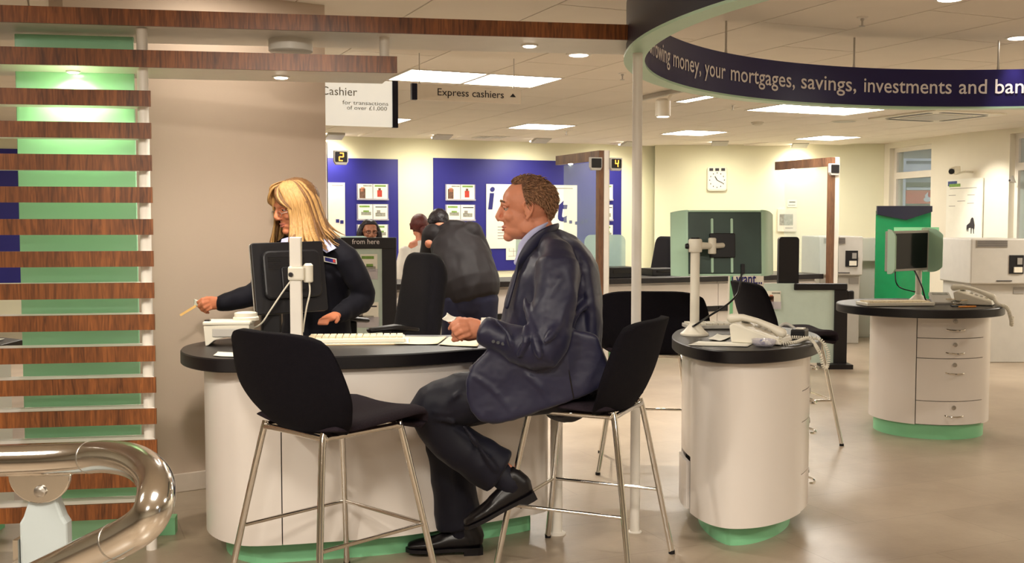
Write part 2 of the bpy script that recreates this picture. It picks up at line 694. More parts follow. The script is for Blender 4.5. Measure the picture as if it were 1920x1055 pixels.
# windows of the right hand wall
for k, (a, b) in enumerate(((t1a, t1b), (t2a, t2b))):
    root = structure(bpy.data.objects.new('window_%d' % (k + 1), None))
    col.objects.link(root)
    OFF[root.name] = V((0, 0, 0))
    L = b - a
    mid = W0 + WD * ((a + b) / 2) - WN * 0.11
    ax = (WD, WN, V((0, 0, 1)))
    fr = 0.06
    tz = 1.95
    for (dx, zc, w, h) in ((-L / 2 + fr / 2, (SILL + HEAD) / 2, fr, HEAD - SILL), (L / 2 - fr / 2, (SILL + HEAD) / 2, fr, HEAD - SILL),
                           (0, HEAD - fr / 2, L - 2 * fr, fr), (0, SILL + fr / 2, L - 2 * fr, fr), (0, tz, L - 2 * fr, 0.09)):
        MB().box(mid + WD * dx + V((0, 0, zc)), (w, 0.07, h), axes=ax).build('window_frame', 'white_paint', root)
    for (z0, z1) in ((SILL + fr, tz - 0.045), (tz + 0.045, HEAD - fr)):
        MB().box(mid + V((0, 0, (z0 + z1) / 2)), (L - 2 * fr, 0.008, z1 - z0), axes=ax).build('pane', 'clear_glass', root)

# the plain pillar wall behind the front desk, with its skirting
PD = V((0.842, 0.540, 0)).normalized()
PN = V((PD.y, -PD.x, 0))
P_R = V((-0.955, 5.50, 0))
P_L = P_R - PD * 1.25
wall_seg('wall_pillar', P_L, P_R, 0, 2.42, 'greige_wall', 0.35)
structure(MB().box((P_L + P_R) / 2 + PN * 0.008 + V((0, 0, 0.045)), (1.25, 0.016, 0.09), axes=(PD, PN, (0, 0, 1))).build('baseboard_pillar', 'skirting', bevel=0.004))

# ceiling tiles, each its own piece
TS = 0.617
U0, W0T = 2.353, 7.42
tile_me = None
for i in range(-14, 26):
    for j in range(-7, 16):
        wj = W0T + 2 * j * TS + (TS if i % 2 else 0)
        c = UX * (U0 + (i + 0.5) * TS) + WX * (wj + TS)
        if c.y < 3.0 or (c - A0).dot(AN) < 0.35 or (c - W0).dot(WN) < 0.3 or c.y > 15.2:
            continue
        d = V((c.x, c.y, ZC)) - V((0, 0, EYE))
        uu = 960 + d.x / d.y * 2000
        if uu < -500 or uu > 2500:
            continue
        if tile_me is None:
            tile_me = MB().box((0, 0, 0), (TS - 0.009, 2 * TS - 0.009, 0.025)).mesh('tile')
            tile_me.materials.append(MATS['ceiling_tile'])
        o = bpy.data.objects.new('ceiling_tile', tile_me)
        col.objects.link(o)
        o.parent = ceiling
        o.location = (c.x, c.y, ZC + 0.0125)
        o.rotation_euler = (0, 0, R(23))

# ------------------------------------------------------------------ ceiling lights
def ceiling_light(u, w, nu, nw, label, size_u=TS, size_w=TS):
    c = UX * (u + nu * size_u / 2) + WX * (w + nw * size_w / 2) + V((0, 0, ZC))
    root = empty('ceiling_light', c, label, 'ceiling light', 'fluorescent ceiling panels')
    a, b = nu * size_u, nw * size_w
    ax = (UX, WX, V((0, 0, 1)))
    fr = 0.018
    m = MB()
    for s in (-1, 1):
        m.box(c + UX * (s * (a / 2 - fr / 2)), (fr, b, 0.014), axes=ax)
        m.box(c + WX * (s * (b / 2 - fr / 2)), (a - 2 * fr, fr, 0.014), axes=ax)
    m.build('frame', 'white_metal', root)
    MB().box(c + V((0, 0, 0.001)), (a - 2 * fr, b - 2 * fr, 0.008), axes=ax).build('diffuser', 'panel_light', root)
    return root


cl = ceiling_light
cl(2.353, 7.42, 1, 1, 'bright square ceiling panel, left one of the pair above the express cashiers sign')
cl(2.97, 7.42, 1, 1, 'bright square ceiling panel, right one of the pair above the express cashiers sign')
cl(4.86, 11.0, 1, 1, 'small far ceiling panel right of the express cashiers sign')
cl(2.90, 11.0, 1, 1, 'ceiling panel half hidden behind the white cashier sign')
cl(6.96, 11.05, 1, 1, 'far ceiling panel just right of the tall white post')
cl(9.02, 11.05, 1, 1, 'far ceiling panel above the wooden frame at the right till')
pq = atZ(1396, 206, ZC)
cl(pq.dot(UX), pq.dot(WX) - TS, 1, 1, 'left one of two large ceiling panels under the banner ring edge')
cl(pq.dot(UX) + TS, pq.dot(WX) - TS, 1, 1, 'right one of two large ceiling panels under the banner ring edge')
ps = atZ(1263, 190, ZC)
cl(ps.dot(UX), ps.dot(WX) - 0.9, 1, 1, 'narrow ceiling strip light left of the banner ring', 0.14, 0.9)


def downlight(p, label, r=0.05, energy=30, target=None, drop=0.012, angle=100, name='downlight', color=LIGHT_WARM, blend=0.7):
    """recessed or surface mounted round lamp, p = centre of its mouth"""
    p = V(p)
    root = empty(name, p, label, 'downlight', 'round downlights')
    MB().lathe(p, [(r * 0.82, 0.0), (r * 1.02, -0.0), (r * 1.08, 0.004), (r * 1.08, drop), (r * 0.8, drop)], 28).build('rim', 'white_metal', root)
    MB().lathe(p + V((0, 0, -0.003)), [(r * 0.70, 0.0), (r * 0.80, 0.0025)], 24).build('lens', 'lamp_lens', root)
    lamp('light', 'SPOT', p + V((0, 0, -0.012)), energy, color, p + V((0, 0, -1)) if target is None else target, 0.04, angle, blend, root)
    return root


# ------------------------------------------------------------------ canopy of walnut fronted boards over the left side
BS = 0.168
BD = V((1, BS, 0)).normalized()
BN = V((BD.y, -BD.x, 0))


def on_screen(x):
    return V((x, 4.354 + BS * x, 0))


def plank(name, x0, x1, z0, z1, depth, parent, depth2=None):
    """white board with a walnut strip along its front edge"""
    a, b = on_screen(x0), on_screen(x1)
    d1, d2 = depth, depth2 or depth
    a1, b1 = a - BN * 0.012, b - BN * 0.012
    out = [(a1.x, a1.y), (b1.x - (0.006 if x1 < 0 else 0), b1.y), ((b - BN * d2).x - (0.34 * d2 if x1 < -1 else (0.12 * d2 if x1 < 0 else 0)), (b - BN * d2).y), ((a - BN * d1).x, (a - BN * d1).y)]
    o = MB().prism(out, z0 + 0.003, z1 - 0.003).build(name, 'white_paint', parent)
    MB().box((a + b) / 2 - BN * 0.006 + V((0, 0, (z0 + z1) / 2)), ((b - a).length, 0.012, z1 - z0), axes=(BD, BN, (0, 0, 1))).build('walnut_facing', 'walnut', o)
    return o


canopy = empty('canopy', on_screen(-0.5) + V((0, 0, 2.05)), 'long upper white canopy board with walnut front running to the banner ring', 'canopy')
plank('board', -3.4, 0.585, 2.046, 2.108, 0.47, canopy, 0.40)
MB().lathe(atZ(545, 98, 2.0), [(0.085, 0.0), (0.09, 0.004), (0.09, 0.05)], 32).build('round_collar', 'white_paint', canopy)
shelf = empty('canopy', on_screen(-1.5) + V((0, 0, 1.89)), 'shorter lower canopy board with walnut front, ending above the white cashier sign', 'canopy')
plank('board', -3.4, -0.456, 1.890, 1.955, 0.36, shelf)
pp = on_screen(-0.50) - BN * 0.12
MB().lathe(pp + V((0, 0, 1.952)), [(0.02, 0), (0.02, 0.097)], 16).build('spacer_post', 'white_metal', shelf)
q = atZ(993, 87, 2.043)
downlight(q, 'small lit downlight in the underside of the upper walnut canopy', 0.034, 30, drop=0.006)
q = atZ(527, 146, 1.887)
downlight(q, 'small lit downlight in the underside of the lower walnut canopy', 0.034, 36, drop=0.006, angle=165)
q = on_screen(-1.70) - BN * 0.178 + V((0, 0, 1.887))
downlight(q, 'small lit downlight above the pale green panel behind the slats', 0.026, 7, drop=0.006, angle=150, color=(1.0, 0.93, 0.66))
q = atZ(1085, 104, ZC - 0.05)
downlight(q, 'round surface mounted ceiling lamp between canopy and tall white post', 0.075, 220, drop=0.05, angle=80)
q = atZ(1910, 72, ZC - 0.004)
downlight(q, 'round recessed ceiling lamp at the right edge inside the banner ring', 0.075, 14, drop=0.006, angle=64)
q = atZ(1782, -1, ZC - 0.004)
downlight(q, 'round recessed ceiling lamp at the top edge inside the banner ring', 0.075, 60, drop=0.006, angle=64)

# ------------------------------------------------------------------ slatted screen with green back panel
screen = empty('slatted_screen', on_screen(-1.6), 'tall screen of walnut fronted slats before a pale green panel', 'screen')
for n in range(14):
    zb = 1.741 - 0.1228 * n
    plank('slat', -3.3, -1.386, zb, zb + 0.0605, 0.125, screen)
g0, g1 = on_screen(-1.925) - BN * 0.235, on_screen(-1.482) - BN * 0.235
MB().box((g0 + g1) / 2 + V((0, 0, 1.02)), ((g1 - g0).length, 0.02, 2.04), axes=(BD, BN, (0, 0, 1))).build('green_panel', 'mint_glass', screen, bevel=0.003)
g0, g1 = on_screen(-1.925) - BN * 0.285, on_screen(-1.36) - BN * 0.285
MB().box((g0 + g1) / 2 + BN * 0.0 + V((0, 0, 0.035)), ((g1 - g0).length, 0.07, 0.07), axes=(BD, BN, (0, 0, 1))).build('plinth', 'mint', screen)
pp = on_screen(-1.423) - BN * 0.065
MB().lathe(pp, [(0.021, 0.0), (0.021, 2.046)], 20).build('post', 'white_metal', screen)
pp = on_screen(-2.9) - BN * 0.065
MB().lathe(pp, [(0.021, 0.0), (0.021, 2.046)], 20).build('post', 'white_metal', screen)
pp = atZ(1190, 997, 0)
TALL = pp.copy()
tp = MB().lathe(pp, [(0.030, 0.0), (0.030, 0.004), (0.0205, 0.006), (0.0205, 2.046)], 20).build('support_post', 'white_metal')
tag(tp, 'tall slim white post standing between the man and the middle desk', 'post')

# ------------------------------------------------------------------ the hanging banner ring
RC, RR, RZ0, RZ1 = V((2.73, 4.37, 0)), 2.18, 2.0, 2.222
ring = empty('banner_ring', RC + V((0, 0, RZ0)), 'large navy banner ring with white lettering hanging from the ceiling', 'banner')


def annulus(r0, r1, z0, z1, seg=160):
    m = MB()
    vs, fs = [], []
    for k in range(seg):
        t = 2 * math.pi * k / seg
        c, s = math.cos(t), math.sin(t)
        for (r, z) in ((r0, z0), (r1, z0), (r1, z1), (r0, z1)):
            vs.append((RC.x + r * c, RC.y + r * s, z))
    for k in range(seg):
        a, b = 4 * k, 4 * ((k + 1) % seg)
        for q in range(4):
            fs.append((a + q, a + (q + 1) % 4, b + (q + 1) % 4, b + q))
    m.add(vs, fs)
    m.sm = True
    return m


annulus(RR, RR + 0.035, RZ0, RZ1).build('band', 'navy_band', ring)
annulus(RR - 0.004, RR + 0.085, RZ0 - 0.012, RZ0 - 0.001).build('lower_rim', 'mint_plastic', ring)
annulus(RR + 0.036, RR + 0.075, RZ0, RZ1).build('outer_skin', 'navy_dark', ring)
for t in (60, 84, 108, 135, 165, 30, 0, 200, 240, 280, 320):
    c = RC + V((math.cos(R(t)), math.sin(R(t)), 0)) * (RR + 0.018)
    MB().lathe(c + V((0, 0, RZ1 - 0.001)), [(0.009, 0), (0.006, 0.03), (0.006, ZC - RZ1 + 0.0005)], 10).build('hanger', 'brushed', ring)


def ring_angle(u, v):
    d = ray(u, v)
    a = d.x ** 2 + d.y ** 2
    b = -2 * (d.x * RC.x + d.y * RC.y)
    c = RC.x ** 2 + RC.y ** 2 - (RR - 0.002) ** 2
    t = (-b + math.sqrt(max(b * b - 4 * a * c, 0))) / (2 * a)
    return math.atan2(d.y * t - RC.y, d.x * t - RC.x)


def ring_word(txt, phi, end=None):
    me = text_mesh(txt, 0.125, 0.0, bold=0.0008)
    xs = [v.co.x for v in me.vertices]
    k = 1.0 if end is None else (phi - end) * RR / (max(xs) - min(xs))
    x0 = min(xs)
    w = (max(xs) - x0) * k
    for v in me.vertices:
        t = phi - ((v.co.x - x0) * k) / RR
        r = RR - 0.0035
        v.co = V((RC.x + r * math.cos(t), RC.y + r * math.sin(t), RZ0 + 0.078 + v.co.y))
    me.update()
    link_mesh('lettering', me, 'lettering_white', ring)
    return phi - w / RR


for (txt, u0, v0, u1, v1) in (('money,', 1262, 112, 1314, 128), ('your', 1321, 120, 1360, 138), ('mortgages,', 1370, 130, 1490, 162),
                              ('savings,', 1502, 150, 1605, 170), ('investments', 1620, 158, 1784, 175), ('and', 1798, 165, 1850, 178)):
    e = ring_word(txt, ring_angle(u0, v0), ring_angle(u1, v1))
ring_word('banking', ring_angle(1866, 165))
ph = ring_angle(1256, 108)
me_w = text_mesh('borrowing', 0.125)
wdt = max(v.co.x for v in me_w.vertices)
ring_word('borrowing', ph + wdt * 0.9 / RR, ph)

# ------------------------------------------------------------------ small fittings of the ceiling
def sprinkler(u, v, label):
    p = atZ(u, v, ZC)
    root = empty('sprinkler', p, label, 'sprinkler', 'ceiling sprinklers')
    MB().lathe(p + V((0, 0, -0.008)), [(0.024, 0.0), (0.03, 0.004), (0.03, 0.008)], 18).build('rose', 'white_metal', root)
    MB().lathe(p + V((0, 0, -0.05)), [(0.016, 0.0), (0.018, 0.003), (0.005, 0.004), (0.006, 0.03), (0.010, 0.032), (0.010, 0.042)], 12).build('head', 'brushed', root)


sprinkler(1167, 137, 'small ceiling sprinkler just left of the tall white post')
sprinkler(1617, 32, 'small ceiling sprinkler above the word mortgages on the ring')
sprinkler(1062, 245, 'tiny far sprinkler near the small ceiling panel')
sprinkler(1374, 196, 'small sprinkler below the banner ring left edge')
p = atZ(1420, 236, ZC - 0.04)
root = empty('smoke_detector', p, 'white smoke detector on the ceiling below the banner ring', 'smoke detector')
MB().lathe(p, [(0.03, 0.0), (0.055, 0.012), (0.06, 0.03)], 20).build('body', 'white_plastic', root)
MB().lathe(p, [(0.065, 0.028), (0.07, 0.03), (0.07, 0.0395)], 20).build('base', 'white_plastic', root)
p = atZ(1583, 228, ZC - 0.006)
root = empty('ceiling_speaker', p, 'flat round speaker grille in the ceiling beside the air unit', 'speaker')
MB().lathe(p, [(0.13, 0.0), (0.14, 0.003), (0.14, 0.0055)], 30).build('rim', 'white_plastic', root)
MB().lathe(p, [(0.122, -0.001), (0.122, 0.003)], 30).build('grille', 'grey_plastic', root)
# air conditioning cassette
c0, c1, c2, c3 = atZ(1612, 221, ZC), atZ(1750, 206, ZC), atZ(1905, 212, ZC), atZ(1795, 232, ZC)
cc = (c0 + c2) / 2
root = empty('air_conditioner', V((cc.x, cc.y, ZC)), 'square air conditioning cassette with dark slots in the ceiling', 'air conditioner')
ax = (UX, WX, V((0, 0, 1)))
MB().box((cc.x, cc.y, ZC - 0.008), (0.95, 0.95, 0.016), axes=ax).build('panel', 'white_plastic', root, bevel=0.004)
for (dx, dy, sx, sy) in ((0, 0.37, 0.6, 0.06), (0, -0.37, 0.6, 0.06), (0.37, 0, 0.06, 0.6), (-0.37, 0, 0.06, 0.6)):
    MB().box(V((cc.x, cc.y, ZC - 0.017)) + UX * dx + WX * dy, (sx, sy, 0.004), axes=ax).build('slot', 'black_plastic', root)
MB().box((cc.x, cc.y, ZC - 0.018), (0.5, 0.5, 0.006), axes=ax).build('intake', 'grey_plastic', root)
for (uu, vv) in ((905, 257), (935, 257)):
    pv = atZ(uu, vv, ZC - 0.004)
    root = empty('air_vent', pv, 'small slotted air vent, %s of two near the back wall ceiling' % ('left' if uu < 920 else 'right'), 'vent', 'air vents at the back')
    MB().box(pv, (0.2, 0.3, 0.006), axes=ax).build('frame', 'white_plastic', root)
    for k in range(3):
        MB().box(pv + UX * (-0.05 + 0.05 * k) + V((0, 0, -0.004)), (0.02, 0.24, 0.003), axes=ax).build('slot', 'grey_plastic', root)

# track spotlight by the ring
pt = atZ(1262, 172, ZC - 0.02)
root = empty('track_spotlight', pt, 'white cylinder spotlight on a ceiling track left of the banner ring', 'spotlight')
MB().box(pt + V((0, 0, 0.0)), (0.04, 1.1, 0.036), axes=(WX.cross(V((0, 0, 1))), WX, (0, 0, 1))).build('track', 'grey_plastic', root)
ph_ = atY(1243, 203, pt.y + 0.05)
MB().tube([pt + (ph_ - pt) * 0.12, pt + (ph_ - pt) * 0.25 + V((-.02, 0, -0.03)), ph_ + V((0, 0, 0.04))], 0.012, 10).build('arm', 'white_plastic', root)
MB().lathe(ph_ + V((0, 0, -0.07)), [(0.058, 0.0), (0.064, 0.004), (0.064, 0.13), (0.05, 0.145), (0.03, 0.15)], 24).build('head', 'white_plastic', root)
MB().lathe(ph_ + V((0, 0, -0.072)), [(0.05, 0.0), (0.05, 0.006)], 20).build('lens', 'lamp_lens', root)
lamp('light', 'SPOT', ph_ + V((0, 0, -0.09)), 80, LIGHT_WARM, (1.0, 7.5, 0), 0.05, 80, 0.8, root)

# wall washers along the back walls
def washer(u, v, wall_n, label, e=50):
    p = atZ(u, v, ZC - 0.03)
    root = empty('wall_washer', p, label, 'wall light', 'wall washers along the back wall')
    n = wall_n
    d = V((-n.y, n.x, 0))
    MB().box(p + V((0, 0, 0.012)), (0.22, 0.2, 0.035), axes=(d, (n + V((0, 0, 0.25))).normalized(), (V((0, 0, 1)) - n * 0.25))).build('housing', 'grey_plastic', root, bevel=0.006)
    MB().box(p - n * 0.13 + V((0, 0, 0.0)), (0.2, 0.06, 0.016), axes=(d, n, (0, 0, 1))).build('lamp', 'lamp_lens', root)
    lamp('light', 'SPOT', p - n * 0.14 + V((0, 0, -0.04)), e, (1.0, 0.93, 0.72), p - n * 0.9 + V((0, 0, -1.2)), 0.12, 130, 0.9, root)


washer(628, 257, AN, 'angled wall light at the ceiling, leftmost beside the pillar wall')
washer(830, 257, AN, 'angled wall light at the ceiling under the express cashiers sign')
washer(1015, 264, AN, 'angled wall light at the ceiling above the seated man')
washer(1182, 270, AN, 'angled wall light at the ceiling partly hidden by the tall white post')
FN = V((-0.1, -1, 0)).normalized()
washer(1350, 269, FN, 'angled wall light at the ceiling above the white clock', 26)
washer(1500, 273, FN, 'angled wall light at the ceiling above the right till frame', 26)

tp_ = atPlane(1865, 400, W0 + WN * 0.0, WN)
lamp('room_spot', 'SPOT', (tp_.x - 1.1, tp_.y - 0.5, ZC - 0.05), 90, LIGHT_WARM, tp_, 0.04, 50, 0.8)
# the other ceiling lights of the room, beyond the frame
for k, (x, y, e) in enumerate(((-2.6, 1.2, 40), (-0.2, 0.6, 62), (3.0, 1.4, 34), (-1.2, -2.2, 60), (3.0, -2.4, 40), (-4.6, 5.2, 30), (6.0, 5.0, 40), (5.8, 8.6, 60), (-3.6, 9.4, 70))):
    lamp('room_light', 'AREA', (x, y, ZC - 0.03), e, LIGHT_WARM, (x, y, 0), 0.6)
lamp('room_light', 'AREA', (-1.25, 4.86, ZC - 0.03), 4.5, LIGHT_WARM, (-1.30, 5.0, 0), 0.35)  # added lamp, hidden behind the canopy, lightens the dark top of the pillar wall
# two ceiling spots behind the photographer's shoulders that light the desk fronts
lamp('room_spot', 'SPOT', (-1.9, 1.5, ZC - 0.05), 90, LIGHT_WARM, (-0.65, 4.1, 0.45), 0.05, 55, 0.8)
lamp('room_spot', 'SPOT', (-0.3, 0.9, ZC - 0.05), 120, LIGHT_WARM, (-1.12, 5.2, 1.05), 0.06, 30, 0.9)  # added unseen spot, aimed past the desk to brighten the pillar wall
lamp('room_spot', 'SPOT', (1.2, 1.6, ZC - 0.05), 60, LIGHT_WARM, (1.0, 4.2, 0.4), 0.05, 55, 0.8)

# ================================================================== DESKS
def strip(outline, i0, i1, z0, z1, thick=0.018, gap=0.0):
    """a curved panel following the outline from index i0 to i1 (wrapping), its outer face on the outline"""
    n = len(outline)
    inn = inset(outline, thick)
    idx = []
    i = i0
    while True:
        idx.append(i % n)
        if i % n == i1 % n:
            break
        i += 1
    m = MB()
    vs, fs = [], []
    for k in idx:
        o, p = outline[k], inn[k]
        vs += [(o[0], o[1], z0 + gap), (o[0], o[1], z1 - gap), (p[0], p[1], z1 - gap), (p[0], p[1], z0 + gap)]
    for a in range(len(idx) - 1):
        for q in range(4):
            fs.append((4 * a + q, 4 * a + (q + 1) % 4, 4 * a + 4 + (q + 1) % 4, 4 * a + 4 + q))
    L = 4 * (len(idx) - 1)
    fs += [(0, 1, 2, 3), (L + 3, L + 2, L + 1, L)]
    m.add(vs, fs)
    m.sm = True
    return m


def nearest(outline, p):
    return min(range(len(outline)), key=lambda i: (outline[i][0] - p[0]) ** 2 + (outline[i][1] - p[1]) ** 2)


def nearest_px(outline, u, front=True):
    """index of the outline point seen at column u on the side facing the camera"""
    best, bi = 1e9, 0
    for i, p in enumerate(outline):
        uu = 960 + p[0] / p[1] * 2000
        s = abs(uu - u) + p[1] * 6
        if s < best:
            best, bi = s, i
    return bi


def worktop(outline, z1, thick, parent):
    m = MB()
    n = len(outline)
    ins = inset(outline, 0.004)
    vs, fs = [], []
    for (ol, z) in ((ins, z1 - thick), (outline, z1 - thick + 0.004), (outline, z1 - 0.004), (ins, z1)):
        vs += [(p[0], p[1], z) for p in ol]
    for r in range(3):
        for i in range(n):
            j = (i + 1) % n
            fs.append((r * n + i, r * n + j, (r + 1) * n + j, (r + 1) * n + i))
    fs += [tuple(range(n - 1, -1, -1))]
    m.add(vs, fs)
    m.sm = True
    e = m.build('worktop_edge', 'black_edge', parent)
    MB().prism(ins, z1 - 0.003, z1 + 0.0005).build('worktop', 'black_top', parent)
    return e


TOP = 0.80
# --- front desk
fd_out = catmull([(-1.32, 4.32), (-1.30, 4.16), (-1.24, 4.02), (-1.13, 3.90), (-1.0, 3.865), (-0.66, 3.945), (-0.46, 4.0), (-0.305, 4.075), (-0.147, 4.175),
                  (0.05, 4.29), (0.21, 4.40), (0.28, 4.50), (0.26, 4.60), (0.16, 4.665), (-0.1, 4.69), (-0.5, 4.70), (-0.9, 4.69), (-1.14, 4.62), (-1.27, 4.48)], 6)
desk = empty('front_desk', (-0.6, 4.3, 0), 'long white curved desk with black worktop and green plinth in front', 'desk')
worktop(fd_out, TOP, 0.05, desk)
body = catmull([(-1.235, 4.32), (-1.215, 4.18), (-1.16, 4.06), (-1.07, 3.965), (-0.95, 3.925), (-0.66, 3.985), (-0.46, 4.04), (-0.305, 4.115), (-0.147, 4.21),
                (0.02, 4.31), (0.125, 4.385), (0.15, 4.45), (0.1, 4.53), (0.0, 4.55), (-0.3, 4.55), (-0.7, 4.56), (-0.98, 4.55), (-1.13, 4.50), (-1.21, 4.42)], 6)
MB().prism(inset(body, 0.020), 0.088, TOP - 0.052).build('core', 'black_edge', desk)
n = len(body)
i_seam = nearest_px(body, 517)
i_end = nearest(body, (0.15, 4.45))
i_back = nearest(body, (-1.21, 4.42))
strip(body, i_back, i_seam, 0.09, TOP - 0.05).build('side_panel', 'white_laminate', desk)
bb = list(body)
b0, b1 = body[i_seam], body[(i_seam + 1) % n]
L = math.hypot(b1[0] - b0[0], b1[1] - b0[1])
bb[i_seam] = (b0[0] + (b1[0] - b0[0]) / L * 0.004, b0[1] + (b1[1] - b0[1]) / L * 0.004)
strip(bb, i_seam, i_end, 0.09, TOP - 0.05).build('front_panel', 'white_laminate', desk)
strip(body, i_end, i_back, 0.09, TOP - 0.05).build('rear_panel', 'white_laminate', desk)
MB().prism(inset(body, 0.075), 0.0, 0.09).build('plinth', 'mint', desk)
pl = atZ(1043, 1000, 0)
MB().lathe(pl, [(0.040, 0), (0.040, 0.006), (0.0255, 0.010), (0.0255, TOP - 0.05)], 20).build('leg', 'white_metal', desk)

# --- middle desk
md_out = catmull([(0.69, 4.55), (0.705, 4.33), (0.765, 4.17), (0.87, 4.105), (1.03, 4.145), (1.19, 4.29), (1.31, 4.50), (1.36, 4.75), (1.33, 4.97),
                  (1.22, 5.12), (1.05, 5.17), (0.90, 5.12), (0.79, 4.97), (0.725, 4.78)], 8)
desk2 = empty('middle_desk', (1.0, 4.6, 0), 'white rounded pedestal desk with black worktop right of the seated man', 'desk')
worktop(md_out, TOP, 0.05, desk2)
body = inset(md_out, 0.045)
n = len(body)
MB().prism(inset(body, 0.02), 0.088, TOP - 0.052).build('core', 'black_edge', desk2)
i_dr = nearest_px(body, 1510)
i_dr2 = nearest(body, (1.30, 4.90))
i_l = nearest(body, (0.75, 4.78))
fl0, fl1 = nearest(body, (0.74, 4.60)), nearest(body, (0.735, 4.38))
strip(body, fl1, i_dr, 0.09, TOP - 0.05).build('front_panel', 'white_laminate', desk2)
strip(body, i_l, fl0, 0.09, TOP - 0.05).build('side_panel', 'white_laminate', desk2)
strip(body, fl0, fl1, 0.325, TOP - 0.05).build('side_panel', 'white_laminate', desk2)
fp = strip(inset(body, -0.010), fl0, fl1 - 1, 0.10, 0.30, 0.016).build('access_flap', 'white_laminate', desk2)
fc = body[(fl0 + fl1) // 2]
MB().lathe((fc[0] - 0.010, fc[1], 0.26), [(0.012, 0.0), (0.012, 0.012), (0.006, 0.013)], 12, axis=(-1, 0, 0)).build('lock', 'brushed', fp)
strip(body, i_dr2, i_l, 0.09, TOP - 0.05).build('rear_panel', 'white_laminate', desk2)


def drawers(body, i0, i1, zs, parent, face):
    n = len(body)
    for (z0, z1) in zs:
        d = strip(body, i0, i1, z0, z1, 0.018, 0.002).build('drawer', 'white_laminate', parent)
        im = i0
        cnt = ((i1 - i0) % n) // 2
        im = (i0 + cnt) % n
        p = V((*body[im], 0))
        a, b = V((*body[im - 1], 0)), V((*body[(im + 1) % n], 0))
        t = (b - a).normalized()
        nr = V((t.y, -t.x, 0))
        if nr.dot(face) < 0:
            nr = -nr
        zl = z1 - 0.055
        h = curve_pts([p + t * -0.055 + nr * 0.004 + V((0, 0, zl - 0.028)), p + t * -0.04 + nr * 0.022 + V((0, 0, zl - 0.031)), p + nr * 0.03 + V((0, 0, zl - 0.033)),
                       p + t * 0.04 + nr * 0.022 + V((0, 0, zl - 0.031)), p + t * 0.055 + nr * 0.004 + V((0, 0, zl - 0.028))], 5)
        MB().tube(h, 0.005, 8).build('handle', 'chrome', d)
        MB().lathe(p + V((0, 0, zl + 0.018)), [(0.013, 0.0), (0.013, 0.005), (0.008, 0.006)], 14, axis=nr).build('lock', 'brushed', d)


drawers(body, i_dr, i_dr2, ((0.092, 0.25), (0.25, 0.47), (0.47, 0.60), (0.60, 0.748)), desk2, V((1, -0.3, 0)))
MB().prism(inset(body, 0.075), 0.0, 0.09).build('plinth', 'mint', desk2)

# --- right desk
def ellipse(cx, cy, a, b, n=96, rot=0.0):
    out = []
    for k in range(n):
        t = 2 * math.pi * k / n
        x, y = a * math.cos(t), b * math.sin(t)
        out.append((cx + x * math.cos(rot) - y * math.sin(rot), cy + x * math.sin(rot) + y * math.cos(rot)))
    return out


rd_out = ellipse(2.485, 6.50, 0.485, 0.46, 120)
desk3 = empty('right_desk', (2.6, 6.6, 0), 'round white desk with four drawers, black top and green plinth on the right', 'desk')
worktop(rd_out, TOP, 0.05, desk3)
body = ellipse(2.60, 6.62, 0.352, 0.34, 400)
n = len(body)
MB().prism(inset(body, 0.02), 0.088, TOP - 0.052).build('core', 'black_edge', desk3)
i_a = nearest_px(body, 1724)
i_b = nearest_px(body, 1848)
i_c = nearest(body, (2.60, 6.96))
bb = list(body)
b0, b1 = body[i_a], body[(i_a + 1) % n]
strip(body, i_c, i_a - 1, 0.09, TOP - 0.05).build('side_panel', 'white_laminate', desk3)
strip(body, i_b, i_c, 0.09, TOP - 0.05).build('rear_panel', 'white_laminate', desk3)
drawers(body, i_a, i_b, ((0.092, 0.235), (0.235, 0.490), (0.490, 0.610), (0.610, 0.748)), desk3, V((0.2, -1, 0)))
MB().prism(inset(body, 0.03), 0.0, 0.09).build('plinth', 'mint', desk3)

